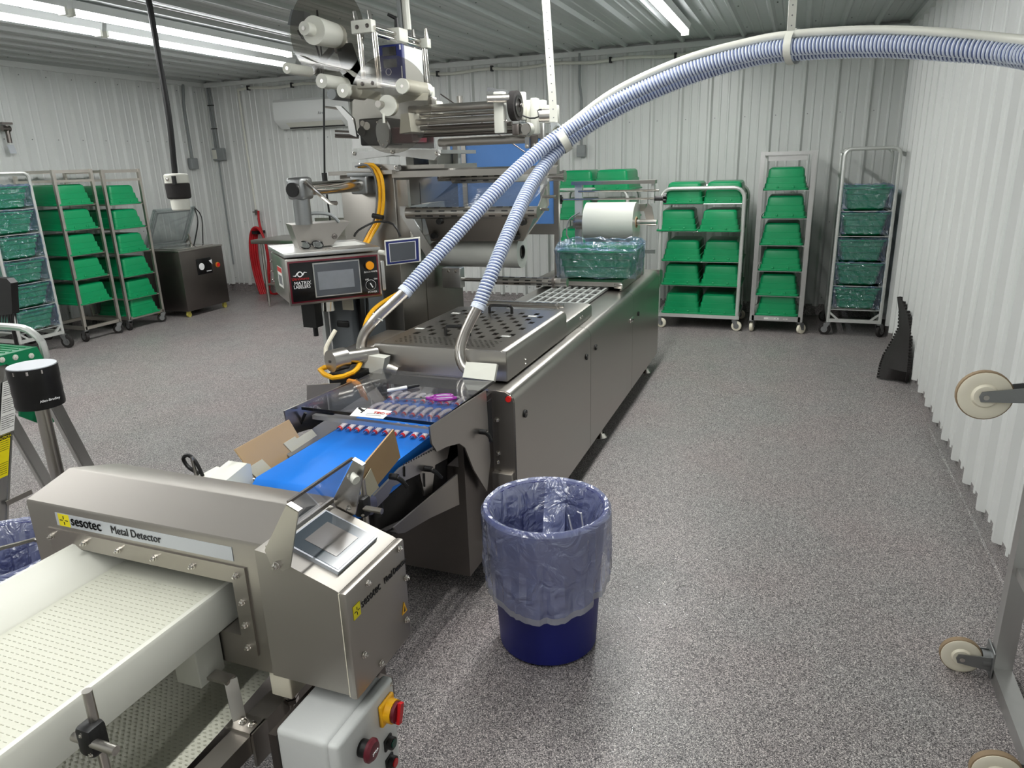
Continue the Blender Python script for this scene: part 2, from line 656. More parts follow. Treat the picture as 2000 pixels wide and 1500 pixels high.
def corr_points(n_ribs, length=None):
    """(s, h) profile of a ribbed metal sheet: tall ribs every 0.305 m, two low flutes between"""
    pts = []
    for k in range(n_ribs):
        o = k * RIB
        pts += [(o, 0), (o + 0.002, 0), (o + 0.022, 0.030), (o + 0.044, 0.030), (o + 0.064, 0),
                (o + 0.122, 0), (o + 0.130, 0.006), (o + 0.142, 0.006), (o + 0.150, 0),
                (o + 0.208, 0), (o + 0.216, 0.006), (o + 0.228, 0.006), (o + 0.236, 0)]
    pts.append((n_ribs * RIB, 0))
    if length is not None:
        q = []
        for s, h in pts:
            if s <= length:
                q.append((s, h))
        q.append((length, 0))
        pts = q
    return pts


def sheets(parent, name, material, start, along, out, lift, extent, total, z0, z1):
    """ribbed sheets 0.915 m wide side by side; start + along*s + out*h + lift*z"""
    al, ou, li = Vector(along), Vector(out), Vector(lift)
    first, s = None, 0.0
    while s < total - 0.02:
        w = min(3 * RIB, total - s)
        full = w > 3 * RIB - 1e-4
        if first is None or not full:
            pr = corr_points(3, None if full else w)
            rows = [[al * a + ou * h + li * z for a, h in pr] for z in (z0, z1)]
            m = MB().grid(rows)
            o = m.build(name, material, parent, smooth=20, local=True)
            if first is None:
                first = o
        else:
            o = share(first, name, (0, 0, 0), parent)
        o.location = Vector(start) + al * s
        s += 3 * RIB


floor = struct(MB().bx(XL - 0.1, XR + 0.1, YF - 0.1, YB + 0.1, -0.12, 0).build('floor', 'floor'))
wall_back = struct(MB().bx(XL - 0.15, XR + 0.15, YB, YB + 0.1, 0, ZC + 0.1).build('wall_back', 'wall_white'))
wall_left = struct(MB().bx(XL - 0.12, XL, YF, YB, 0, ZC + 0.1).build('wall_left', 'wall_white'))
wall_right = struct(MB().bx(XR, XR + 0.12, YF, YB, 0, ZC + 0.1).build('wall_right', 'wall_white'))
wall_front = struct(MB().bx(XL - 0.15, XR + 0.15, YF - 0.1, YF, 0, ZC + 0.1).build('wall_front', 'wall_white'))
ceiling = struct(MB().bx(XL - 0.15, XR + 0.15, YF - 0.1, YB + 0.1, ZC + 0.035, ZC + 0.15).build('ceiling', 'ceiling_white'))
SHEET_Z0 = 0.105
sheets(wall_back, 'wall_panel', 'wall_white', (XL, YB - 0.004, 0), (1, 0, 0), (0, -1, 0), (0, 0, 1), 0, XR - XL, SHEET_Z0, ZC)
sheets(wall_left, 'wall_panel', 'wall_white', (XL + 0.004, YF, 0), (0, 1, 0), (1, 0, 0), (0, 0, 1), 0, YB - YF, SHEET_Z0, ZC)
sheets(wall_right, 'wall_panel', 'wall_white', (XR - 0.004, YF, 0), (0, 1, 0), (-1, 0, 0), (0, 0, 1), 0, YB - YF, SHEET_Z0, ZC)
sheets(ceiling, 'ceiling_panel', 'ceiling_white', (XL, 0, ZC + 0.030), (1, 0, 0), (0, 0, -1), (0, 1, 0), 0, XR - XL, YF, YB)


def screw_rows(parent, pts, nrm):
    m = MB()
    nv = Vector(nrm)
    for p in pts:
        m.cyl(Vector(p), Vector(p) + nv * 0.006, 0.006, 6)
    stuff(m.build('screws', 'zinc', parent))


nx = int((XR - XL) / RIB)
ny = int((YB - YF) / RIB)
screw_rows(wall_back, [(XL + RIB * i + 0.09, YB - 0.004, z) for i in range(nx + 1) for z in (0.2, 1.0, 2.08)], (0, -1, 0))
screw_rows(wall_left, [(XL + 0.004, YF + RIB * i + 0.09, z) for i in range(8, ny + 1) for z in (0.2, 1.0, 2.08, ZC - 0.12)], (1, 0, 0))
screw_rows(wall_right, [(XR - 0.004, YF + RIB * i + 0.09, z) for i in range(8, ny + 1) for z in (0.2, 1.0, 2.08)], (-1, 0, 0))
screw_rows(ceiling, [(XL + RIB * i + 0.09, y, ZC + 0.03) for i in range(nx + 1) for y in (3.2, 4.4, 5.6, 6.8, 7.9)], (0, 0, -1))

# coved floor base running up the walls
cove = [(0, 0), (0.018, 0), (0.010, 0.006), (0.005, 0.020), (0.004, 0.125), (0, 0.125)]
struct(MB().prism([(YB - a, b) for a, b in cove], 'x', XL, XR).build('baseboard_back', 'floor'))
struct(MB().prism([(XL + a, b) for a, b in cove], 'y', YF, YB).build('baseboard_left', 'floor'))
struct(MB().prism([(XR - a, b) for a, b in cove], 'y', YF, YB).build('baseboard_right', 'floor'))
# trim angles under the ceiling and in the corners
struct(MB().bx(XL, XR, YB - 0.05, YB, ZC - 0.055, ZC).build('trim_1', 'wall_white'))
struct(MB().bx(XL, XL + 0.05, YF, YB - 0.05, ZC - 0.055, ZC).build('trim_2', 'wall_white'))
struct(MB().bx(XR - 0.05, XR, YF, YB - 0.05, ZC - 0.055, ZC).build('trim_3', 'wall_white'))
struct(MB().bx(XL, XL + 0.045, YB - 0.045, YB, 0.11, ZC - 0.055).build('trim_4', 'wall_white'))
struct(MB().bx(XR - 0.012, XR, YB - 0.05, YB, 0.11, ZC - 0.055).build('trim_5', 'grey_box'))

# ------------------------------------------------------------------ strip lights
ROWN = {-5.25: ('left wall row', 'white strip light in the row nearest the left wall, '), -4.75: ('second row', 'white strip light in the second row from the left wall, '), -1.05: ('row over the machine', 'white strip light in the row over the packaging machine, ')}
PLACE = ['nearest the back wall', 'second from the back wall', 'third from the back wall', 'farthest from the back wall']
cnt = {}
for i, (x, y0, y1) in enumerate(STRIPS):
    row, lead = ROWN[x]
    k = cnt.get(x, 0)
    cnt[x] = k + 1
    seen = lead + PLACE[k]
    t = thing('strip_light', seen, 'light', (x, (y0 + y1) / 2, ZC), 0, row + ' strip lights')
    MB().prism([(x - 0.05, ZC), (x + 0.05, ZC), (x + 0.035, ZC - 0.05), (x - 0.035, ZC - 0.05)], 'y', y0, y1).build('housing', 'lamp_body', t)
    MB().rbx(x - 0.028, x + 0.028, y0 + 0.02, y1 - 0.02, ZC - 0.092, ZC - 0.05, 0.018).build('lamp_tube', 'lamp_tube', t)
    for yy in (y0, y1 - 0.02):
        MB().bx(x - 0.034, x + 0.034, yy, yy + 0.02, ZC - 0.096, ZC - 0.05).build('end_cap', 'white_plastic', t)
    ld = bpy.data.lights.new('tube_light', 'AREA')
    ld.shape = 'RECTANGLE'
    ld.size, ld.size_y = 0.06, (y1 - y0) - 0.06
    ld.energy = LAMP_POWER[x] * (0.72 if y0 < 0 else 1.0)
    ld.color = (1.0, 1.0, 0.975)
    lo = bpy.data.objects.new('tube_light', ld)
    COL.objects.link(lo)
    lo.parent = t
    lo.location = (0, 0, -0.1)

# ------------------------------------------------------------------ pipes, conduits and units on the walls
t = thing('conduit', 'grey conduit with switch box on the back wall right of the labeller', 'conduit', (P(1133, 200, y=YB - 0.03).x, YB - 0.03, 1.7))
cx = P(1133, 200, y=YB - 0.03).x
MB().tube(spline([(cx, YB - 0.045, ZC - 0.02), (cx, YB - 0.045, 2.5), (cx + 0.02, YB - 0.045, 2.35), (cx + 0.02, YB - 0.045, 1.84)], 0.06), 0.014, 8).build('conduit_pipe', 'grey_box', t)
MB().rbx(cx - 0.03, cx + 0.07, YB - 0.075, YB - 0.02, 1.73, 1.86, 0.008).build('switch_box', 'grey_box', t)
t = thing('conduit', 'bent grey conduit with box on the left wall above the vacuum sealer', 'conduit', (XL + 0.04, 7.4, 1.7))
a = P(357, 165, x=XL + 0.05)
b = P(360, 215, x=XL + 0.05)
c_ = P(376, 312, x=XL + 0.05)
MB().tube(spline([a, (a + b) / 2, b, (b + c_) / 2, c_], 0.08), 0.018, 8).build('conduit_pipe', 'grey_box', t)
MB().rbx(XL + 0.02, XL + 0.09, c_.y - 0.06, c_.y + 0.06, c_.z - 0.12, c_.z + 0.02, 0.01).build('switch_box', 'grey_box', t)
t = thing('conduit', 'grey corner conduits with light switch left of the air conditioner', 'conduit', (XL + 0.2, YB - 0.04, 1.7))
for k, dx in enumerate((0.10, 0.14)):
    MB().tube([(XL + dx, YB - 0.05, ZC - 0.06), (XL + dx, YB - 0.05, 1.98)], 0.013, 8).build('conduit_pipe', 'grey_box', t)
MB().tube([(XL + 0.12, YB - 0.05, 1.86), (XL + 0.12, YB - 0.05, 0.4)], 0.011, 8).build('conduit_pipe', 'grey_box', t)
MB().rbx(XL + 0.06, XL + 0.26, YB - 0.09, YB - 0.035, 1.84, 2.0, 0.008).build('switch_box', 'grey_box', t)
MB().rbx(XL + 0.07, XL + 0.14, YB - 0.10, YB - 0.088, 1.86, 1.98, 0.004).build('switch_plate', 'white_plastic', t)
for z in (2.25, 2.55):
    MB().bx(XL + 0.08, XL + 0.17, YB - 0.068, YB - 0.04, z, z + 0.012).build('pipe_clip', 'black_plastic', t)

t = thing('wall_pipe', 'thin white water pipe clipped along the top of the back wall', 'pipe', (-5, YB - 0.05, 2.7))
pp = []
for k in range(46):
    x = XL + 0.62 + k * (XR - XL - 0.75) / 45
    pp.append((x, YB - 0.058, ZC - 0.115 + 0.012 * math.sin(k * 1.3)))
MB().tube(pp, 0.017, 8).build('pipe', 'white_plastic', t)
MB().tube([(XL + 0.62, YB - 0.058, ZC - 0.11), (XL + 0.63, YB - 0.058, 2.2), (XL + 0.66, YB - 0.058, 1.16)], 0.013, 8).build('pipe', 'white_plastic', t)
for k in range(1, 45, 4):
    MB().bx(pp[k][0] - 0.012, pp[k][0] + 0.012, YB - 0.08, YB - 0.03, pp[k][2] - 0.03, pp[k][2] + 0.03).build('pipe_clip', 'black_plastic', t)
MB().cyl((XL + 0.66, YB - 0.06, 1.10), (XL + 0.66, YB - 0.06, 1.17), 0.02, 10).bar((XL + 0.62, YB - 0.08, 1.14), (XL + 0.71, YB - 0.08, 1.14), 0.018).build('valve', 'steel_dark', t)

# ball valve on the left wall
a = P(12, 245, x=XL + 0.09)
t = thing('wall_valve', 'dark brass ball valve and pipe fitting on the left wall', 'valve', (XL + 0.05, a.y, 2.0))
b = P(24, 300, x=XL + 0.09)
MB().tube([a, a + (b - a) * 0.62], 0.022, 8).build('pipe_fitting', 'steel_dark', t)
MB().cyl(a + Vector((0, -0.05, -0.03)), a + Vector((0, 0.03, -0.03)), 0.030, 10).build('valve_body', 'steel_dark', t)
MB().bx(a.x - 0.02, a.x + 0.02, a.y - 0.05, a.y + 0.06, a.z + 0.01, a.z + 0.03).build('lever', 'steel_dark', t)
q = a + (b - a) * 0.68
MB().slab([q + Vector((0, -0.035, 0)), q + Vector((0, 0.03, 0)), b + Vector((0, 0.05, 0)), b + Vector((0, -0.02, 0))], 0.012).build('label_tag', 'label_silver', t)

# air conditioner
t = thing('air_conditioner', 'white wall-mounted air conditioner on the back wall behind the labeller', 'air conditioner', (-5.9, YB - 0.1, 2.3))
ax0 = P(541, 220, y=YB - 0.16).x
ax1 = ax0 + 1.14
az1 = P(600, 192, y=YB - 0.16).z
az0 = P(560, 252, y=YB - 0.16).z
pf = [(YB - 0.03, az0), (YB - 0.10, az0), (YB - 0.22, az0 + 0.09), (YB - 0.235, az0 + 0.12), (YB - 0.235, az1 - 0.03), (YB - 0.20, az1), (YB - 0.03, az1)]
MB().prism(pf, 'x', ax0, ax1).build('body', 'white_paint', t)
MB().slab([(ax0 + 0.14, YB - 0.203, az0 + 0.082), (ax1 - 0.14, YB - 0.203, az0 + 0.082), (ax1 - 0.16, YB - 0.132, az0 + 0.020), (ax0 + 0.16, YB - 0.132, az0 + 0.020)], 0.006).build('air_flap', 'white_plastic', t)
MB().slab([(ax0 + 0.15, YB - 0.130, az0 + 0.014), (ax1 - 0.15, YB - 0.130, az0 + 0.014), (ax1 - 0.15, YB - 0.116, az0 + 0.003), (ax0 + 0.15, YB - 0.116, az0 + 0.003)], 0.004).build('air_slot', 'print_black', t)
lettering('Aire', 0.05, (ax0 + 0.68, YB - 0.238, az0 + 0.15), (1, 0, 0), (0, 0, 1), 'print_grey', t)

# power drop hanging on a black cable
DX, DY = -3.95, 3.93
top = P(290, 0, y=DY)
c1 = P(306, 90, y=DY)
c2 = P(330, 230, y=DY)
c3 = P(342, 342, y=DY)
t = thing('power_drop', 'black hanging power cable with white and black socket head', 'power cable', tuple(c3))
MB().tube(spline([(top.x - 0.02, DY, ZC + 0.02), top, c1, c2, c3], 0.06), 0.019, 10).build('cable', 'black_plastic', t)
hz = c3.z
MB().lathe([(0.02, 0.012), (0.07, 0.008), (0.078, 0), (0.078, -0.05), (0.072, -0.055)], (c3.x + 0.006, DY, hz), 20).build('cap', 'white_plastic', t)
MB().lathe([(0.070, -0.052), (0.080, -0.058), (0.078, -0.145), (0.071, -0.155)], (c3.x + 0.006, DY, hz), 20).build('boot', 'black_rubber', t)
MB().lathe([(0.060, -0.154), (0.062, -0.16), (0.060, -0.225), (0.052, -0.232)], (c3.x + 0.006, DY, hz), 20).build('socket', 'white_plastic', t)
MB().bx(c3.x + 0.05, c3.x + 0.075, DY - 0.085, DY - 0.07, hz - 0.06, hz - 0.005).build('clip', 'black_plastic', t)
bolts([(c3.x + 0.006, DY - 0.078, hz - 0.025)], (0, -1, 0), 0.010, t)

# thin black cord hanging from the ceiling behind the labeller
a0 = P(632, 150, y=5.2)
a1 = P(634, 345, y=5.2)
t = thing('extension_cable', 'thin black cable with inline plug hanging left of the labeller', 'cable', tuple(a1))
MB().tube([(a0.x, 5.2, ZC + 0.02), a0, a1, (a1.x + 0.02, 5.2, 0.95)], 0.008, 8).build('cable', 'black_plastic', t)
MB().cyl(a1 + Vector((0, 0, -0.06)), a1 + Vector((0, 0, 0.03)), 0.022, 10).build('plug', 'black_plastic', t)
MB().cyl(a1 + Vector((0, 0, -0.09)), a1 + Vector((0, 0, -0.06)), 0.017, 10).build('plug_ring', 'white_plastic', t)

# ------------------------------------------------------------------ green totes
def rrect(w, l, r, z, n=4):
    """rounded rectangle loop, centred"""
    pts = []
    for cx, cy, a in ((w / 2 - r, l / 2 - r, 0), (-w / 2 + r, l / 2 - r, PI / 2), (-w / 2 + r, -l / 2 + r, PI), (w / 2 - r, -l / 2 + r, 1.5 * PI)):
        for i in range(n + 1):
            t = a + PI / 2 * i / n
            pts.append((cx + r * math.cos(t), cy + r * math.sin(t), z))
    return pts


def loft(m, loops, cap_first=True, cap_last=True):
    n = len(loops[0])
    b = len(m.v)
    m.grid(loops, closed_u=True)
    if cap_first:
        m.f.append(tuple(b + i for i in range(n - 1, -1, -1)))
    if cap_last:
        o = b + (len(loops) - 1) * n
        m.f.append(tuple(o + i for i in range(n)))
    return m


TW, TL, TH = 0.405, 0.56, 0.202


def tote_loops(h=TH):
    """body from the rim (z=0) to the base (z=h), stepped flutes in the wall"""
    lv = [(0.0, 0.0, 0.03), (0.056, 0.006, 0.03), (0.0585, 0.020, 0.03), (0.110, 0.025, 0.03), (0.1125, 0.039, 0.03), (0.160, 0.044, 0.03), (0.181, 0.052, 0.03), (0.195, 0.080, 0.03)]
    return [rrect(TW - 0.03 - 2 * d * 0.62, TL - 0.03 - 2 * d * 0.62, r, z * h / 0.195) for z, d, r in lv]


def make_tote_inverted():
    t = thing('tote', 'green tote', 'tote')
    loft(MB(), tote_loops(), False, True).build('body', 'green_plastic', t, local=True)
    loft(MB(), [rrect(TW, TL, 0.035, -0.002), rrect(TW + 0.004, TL + 0.004, 0.037, 0.004), rrect(TW, TL, 0.035, 0.014), rrect(TW - 0.034, TL - 0.034, 0.03, 0.018)], False, True).build('rim', 'green_plastic', t, local=True)
    for sx in (-0.07, 0.07):
        MB().rbx(sx - 0.011, sx + 0.011, -TL / 2 + 0.006, -TL / 2 + 0.03, 0.012, 0.036, 0.006).build('nub', 'green_plastic', t, local=True)
    return t


def crumple(w, l, levels, seed, amp, n=15):
    """lumpy loops of a bag around a box"""
    rnd = random.Random(seed)
    rows = []
    for k, (z, g) in enumerate(levels):
        loop = []
        for i in range(n * 4):
            s = i // n
            f = (i % n) / n
            x = [w / 2, w / 2 - w * f, -w / 2, -w / 2 + w * f][s]
            y = [-l / 2 + l * f, l / 2, l / 2 - l * f, -l / 2][s]
            q = Vector((x, y, 0))
            j = rnd.uniform(-1, 1) * amp
            e = 1 + (g + j * 0.8) / max(0.15, q.length)
            loop.append((x * e + rnd.uniform(-1, 1) * amp * 0.4, y * e + rnd.uniform(-1, 1) * amp * 0.4, z + rnd.uniform(-1, 1) * amp * 0.9))
        rows.append(loop)
    return rows


def make_tote_wrapped(seed, full=True, matname='blue_bag_dark'):
    """upright tote, base at z=0, rim at the top, lined and wrapped in blue film"""
    t = thing('lined_tote', 'green tote in blue film', 'tote')
    lp = [[(x, y, TH - z) for x, y, z in r] for r in tote_loops()]
    inner = [[(x * 0.93, y * 0.95, max(0.02, z)) for x, y, z in r] for r in lp]
    m = MB()
    loft(m, lp, False, True)
    loft(m, inner, False, True)
    m.build('body', 'green_plastic', t, local=True)
    m = MB()
    lo = [rrect(TW - 0.034, TL - 0.034, 0.03, TH - 0.016), rrect(TW, TL, 0.035, TH - 0.012), rrect(TW + 0.004, TL + 0.004, 0.037, TH - 0.004), rrect(TW, TL, 0.035, TH + 0.002), rrect(TW - 0.03, TL - 0.03, 0.03, TH + 0.002), rrect(TW - 0.034, TL - 0.034, 0.03, TH - 0.016)]
    loft(m, lo, False, False)
    m.build('rim', 'green_plastic', t, local=True)
    lv = [(TH - 0.05, -0.045), (TH - 0.01, -0.028), (TH + 0.018, -0.004), (TH + 0.010, 0.010), (TH - 0.03, 0.006), (TH - 0.07, 0.004), (TH - 0.10, 0.0), (TH - 0.135, -0.004), (TH - 0.16, -0.004), (0.018, 0.004)]
    m = MB().grid(crumple(TW, TL, lv, seed, 0.011), closed_u=True)
    m.build('bag', matname, t, smooth=0, local=True)
    return t


# ------------------------------------------------------------------ racks and carts
def caster(parent, x, y, z_top, r, width, wheel_mat, turn, hub='steel_bright', fork='zinc'):
    """swivel caster as part of a rack: fork (part) > wheel, hub (sub-parts); local coordinates"""
    d = Vector((math.cos(turn), math.sin(turn), 0))
    ax = Vector((-d.y, d.x, 0))
    c = Vector((x, y, r)) + d * (r * 0.45)
    m = MB()
    m.cyl((x, y, z_top), (x, y, z_top - 0.012), 0.028, 12)
    for s in (-1, 1):
        p0 = Vector((x, y, z_top - 0.01)) + ax * (s * (width / 2 + 0.006))
        m.slab([p0 - d * 0.026, p0 + d * 0.03, c + ax * (s * (width / 2 + 0.006)) + d * 0.014 - Vector((0, 0, 0.012)), c + ax * (s * (width / 2 + 0.006)) - d * 0.014 - Vector((0, 0, 0.008))], 0.004, ax)
    m.cyl(c - ax * (width / 2 + 0.012), c + ax * (width / 2 + 0.012), 0.007, 8)
    f = m.build('caster', fork, parent, local=True)
    w = MB()
    prof = [(r * 0.25, -width / 2), (r * 0.8, -width / 2), (r * 0.97, -width * 0.36), (r, -width * 0.2), (r, width * 0.2), (r * 0.97, width * 0.36), (r * 0.8, width / 2), (r * 0.25, width / 2)]
    q = Vector((0, 0, 1)).rotation_difference(ax).to_matrix().to_4x4()
    w.lathe(prof, (0, 0, 0), 22, Matrix.Translation(c) @ q)
    w.build('wheel', wheel_mat, f, local=True)
    h = MB().lathe([(r * 0.55, -width / 2 - 0.002), (r * 0.55, width / 2 + 0.002)], (0, 0, 0), 16, Matrix.Translation(c) @ q)
    h.build('hub', hub, f, local=True)


def pan_rack(name, label, loc, rotz, w, d, h, levels, style, wheel_mat, wheel_r=0.06, seed=0, group='tote racks'):
    """tall slide rack. local: front at y=0 looking to -y, depth to +y, width centred on x"""
    t = thing(name, label, 'rack', loc, rotz, group)
    zb = 2 * wheel_r + 0.02
    rnd = random.Random(seed)
    mt = {'steel': 'rack_steel', 'tube': 'white_tube', 'flat': 'aluminium'}[style]
    pw = {'steel': 0.030, 'tube': 0.030, 'flat': 0.042}[style]
    for yy in (0, d):
        if style == 'tube':
            m = MB()
            rr = 0.06
            pts = [(-w / 2, yy, zb), (-w / 2, yy, h - rr)] + [(-w / 2 + rr - rr * math.cos(a), yy, h - rr + rr * math.sin(a)) for a in (PI / 8, PI / 4, 3 * PI / 8)] + [(-w / 2 + rr, yy, h), (w / 2 - rr, yy, h)] + [(w / 2 - rr + rr * math.sin(a), yy, h - rr + rr * math.cos(a)) for a in (PI / 8, PI / 4, 3 * PI / 8)] + [(w / 2, yy, h - rr), (w / 2, yy, zb)]
            m.tube(pts, 0.016, 8)
            m.build('frame_hoop', mt, t, local=True)
        else:
            for sx in (-1, 1):
                MB().bx(sx * w / 2 - pw / 2, sx * w / 2 + pw / 2, yy - 0.014, yy + 0.014, zb, h).build('post', mt, t, local=True)
            MB().bx(-w / 2, w / 2, yy - 0.010, yy + 0.010, h - 0.035, h - 0.003).build('top_rail', mt, t, local=True)
            if style == 'steel':
                MB().bx(-w / 2, w / 2, yy - 0.010, yy + 0.010, h - 0.125, h - 0.100).build('top_rail', mt, t, local=True)
            elif yy == 0:
                MB().bx(-w / 2 + 0.05, w / 2 - 0.06, yy + 0.016, yy + 0.020, h - 0.085, h - 0.036).build('stop_bar', mt, t, local=True)
    for sx in (-1, 1):
        MB().bx(sx * w / 2 - 0.012, sx * w / 2 + 0.012, 0, d, h - 0.03, h - 0.005).build('side_rail', mt, t, local=True)
        MB().bx(sx * w / 2 - 0.014, sx * w / 2 + 0.014, 0, d, zb, zb + 0.035).build('base_rail', mt, t, local=True)
    for yy in (0, d):
        hh = 0.032 if style != 'flat' else 0.05
        MB().bx(-w / 2, w / 2, yy - 0.014, yy + 0.014, zb, zb + hh).build('base_rail', mt, t, local=True)
        if style == 'tube':
            for sx in (-1, 1):
                MB().bar((sx * (w / 2 - 0.01), yy, zb + 0.09), (sx * (w / 2 - 0.09), yy, zb + 0.02), 0.018).build('brace', mt, t, local=True)
    m0 = MB().bx(0, 0.030, 0, d, -0.004, 0).bx(0, 0.004, 0, d, -0.004, 0.014)
    first = None
    for z in levels:
        for sx in (-1, 1):
            M = Matrix.Scale(-1, 4, (1, 0, 0)) if sx > 0 else None
            if first is None:
                first = m0.build('slide_ledge', mt, t, local=True)
                first.location = (sx * w / 2 + (0.012 if sx < 0 else -0.012), 0, z - 0.004)
            else:
                share(first, 'slide_ledge', (sx * w / 2 + (0.012 if sx < 0 else -0.012), 0, z - 0.004), t, M)
        MB().bx(-w / 2 + 0.012, w / 2 - 0.012, 0.004, 0.010, z - 0.012, z - 0.006).build('shelf_rod', mt, t, local=True)
    for sx in (-1, 1):
        for yy in (0, d):
            caster(t, sx * (w / 2), yy, zb, wheel_r, 0.035, wheel_mat, rnd.uniform(0, 2 * PI), 'zinc' if wheel_mat == 'black_rubber' else 'caster_white')
    return t


ORD = ['topmost', 'second from the top', 'third from the top', 'fourth from the top', 'fifth from the top', 'bottom']


def place(proto, used, loc, rotz, label, group, first=[]):
    if not used:
        used.append(1)
        proto.location = loc
        proto.rotation_euler = (0, 0, rotz)
        proto['label'] = label
        proto['group'] = group
        return proto
    return dup(proto, loc, rotz, label, group)


inv = make_tote_inverted()
inv_used = []
wrap_protos = [(make_tote_wrapped(11), []), (make_tote_wrapped(23), []), (make_tote_wrapped(37), [])]

# left wall: three racks looking to the right (+x)
FX = -6.93
rA = [1.412, 1.163, 0.908, 0.660, 0.395]
rB = [1.381, 1.121, 0.858, 0.597, 0.347, 0.142]
pan_rack('slide_rack', 'grey steel rack of five upturned green totes, middle one on the left wall', (FX, 5.535, 0), PI / 2, 0.43, 0.55, 1.76, rA, 'steel', 'black_rubber', 0.055, 3, 'racks along the left wall')
pan_rack('slide_rack', 'grey steel rack of six upturned green totes beside the vacuum sealer', (FX, 6.12, 0), PI / 2, 0.48, 0.55, 1.75, rB, 'steel', 'black_rubber', 0.05, 4, 'racks along the left wall')
for k, z in enumerate(rA):
    place(inv, inv_used, (FX - 0.275 + 0.02, 5.51, z), PI / 2, ORD[k] + ' upturned green tote on the middle rack of the left wall', 'upturned green totes')
for k, z in enumerate(rB):
    place(inv, inv_used, (FX - 0.275 + 0.02, 6.115, z), PI / 2, ORD[k] + ' upturned green tote on the rack beside the vacuum sealer', 'upturned green totes')
rL = [1.615 - TH, 1.385 - TH, 1.15 - TH, 0.915 - TH, 0.683 - TH, 0.45 - TH]
pan_rack('slide_rack', 'white tube rack of six blue-wrapped totes at the left edge', (FX, 4.84, 0), PI / 2, 0.45, 0.55, 1.74, rL, 'tube', 'black_rubber', 0.065, 5, 'racks along the left wall')
for k, z in enumerate(rL):
    pr, us = wrap_protos[k % 3]
    place(pr, us, (FX - 0.275 + 0.02, 4.83, z), PI / 2, ORD[k] + ' blue-wrapped green tote on the leftmost rack', 'blue-wrapped green totes')

# back wall: two single racks
r3 = [1.372, 1.114, 0.862, 0.615, 0.372, 0.172]
t3 = pan_rack('slide_rack', 'aluminium rack of six upturned green totes between the cart and the blue-wrapped totes', (-0.09, 7.42, 0), 0, 0.45, 0.60, 1.72, r3, 'flat', 'caster_white', 0.05, 8, 'racks along the back wall')
MB().bx(-0.11, 0.03, -0.0155, -0.0145, 0.135, 0.155).build('sticker', 'paper', t3, local=True)
MB().bx(0.07, 0.11, -0.0155, -0.0145, 0.138, 0.150).build('sticker', 'paper', t3, local=True)
MB().bx(-0.07, -0.01, -0.0165, -0.0152, 0.146, 0.150).bx(0.0, 0.012, -0.0165, -0.0152, 0.142, 0.150).bx(0.078, 0.098, -0.0165, -0.0152, 0.142, 0.146).build('sticker_print', 'print_grey', t3, local=True)
for k, z in enumerate(r3):
    place(inv, inv_used, (-0.092 + (0.006 if k % 2 else -0.006), 7.42 + 0.27, z), 0, ORD[k] + ' upturned green tote on the tall aluminium rack by the back wall', 'upturned green totes')
r4 = [1.382 - TH, 1.153 - TH, 0.911 - TH, 0.690 - TH, 0.462 - TH]
pan_rack('slide_rack', 'white tube rack of five blue-wrapped totes in the right back corner', (0.612, 7.45, 0), 0, 0.45, 0.60, 1.72, r4, 'tube', 'black_rubber', 0.055, 9, 'racks along the back wall')
for k, z in enumerate(r4):
    pr, us = wrap_protos[(k + 1) % 3]
    place(pr, us, (0.612, 7.45 + 0.27, z), 0, (ORD[k] if k < 4 else 'bottom') + ' blue-wrapped green tote on the rack in the right back corner', 'blue-wrapped green totes')


def tote_cart(label, loc, w, d, h, levels, wheel_mat, seed):
    t = thing('tote_cart', label, 'cart', loc, 0, 'hoop carts along the back wall')
    r = 0.05
    zb = 2 * r + 0.018
    rr = 0.10
    for yy in (0, d):
        pts = [(-w / 2, yy, zb)] + [(-w / 2, yy, h - rr)]
        pts += [(-w / 2 + rr - rr * math.cos(a), yy, h - rr + rr * math.sin(a)) for a in (PI / 10, PI / 5, 3 * PI / 10, 2 * PI / 5)]
        pts += [(-w / 2 + rr, yy, h), (w / 2 - rr, yy, h)]
        pts += [(w / 2 - rr + rr * math.sin(a), yy, h - rr + rr * math.cos(a)) for a in (PI / 10, PI / 5, 3 * PI / 10, 2 * PI / 5)]
        pts += [(w / 2, yy, h - rr), (w / 2, yy, zb)]
        MB().tube(pts, 0.019, 10).build('frame_hoop', 'white_tube', t, local=True)
        MB().bx(-w / 2 - 0.02, w / 2 + 0.02, yy - 0.018, yy + 0.018, zb, zb + 0.035).build('base_rail', 'white_tube', t, local=True)
    for sx in (-1, 1):
        MB().bx(sx * w / 2 - 0.018, sx * w / 2 + 0.018, 0, d, zb, zb + 0.035).build('base_rail', 'white_tube', t, local=True)
    MB().bx(-w / 2, w / 2, 0.01, d - 0.01, zb + 0.030, zb + 0.034).build('deck', 'white_tube', t, local=True)
    for z in levels:
        for yy in (0.012, d / 2, d - 0.012):
            MB().cyl((-w / 2, yy, z - 0.006), (w / 2, yy, z - 0.006), 0.006, 8).build('shelf_rod', 'white_tube', t, local=True)
    rnd = random.Random(seed)
    for sx in (-1, 1):
        for yy in (0, d):
            caster(t, sx * (w / 2 - 0.02), yy, zb, r, 0.034, wheel_mat, rnd.uniform(-0.7, 0.7), 'zinc')
    return t


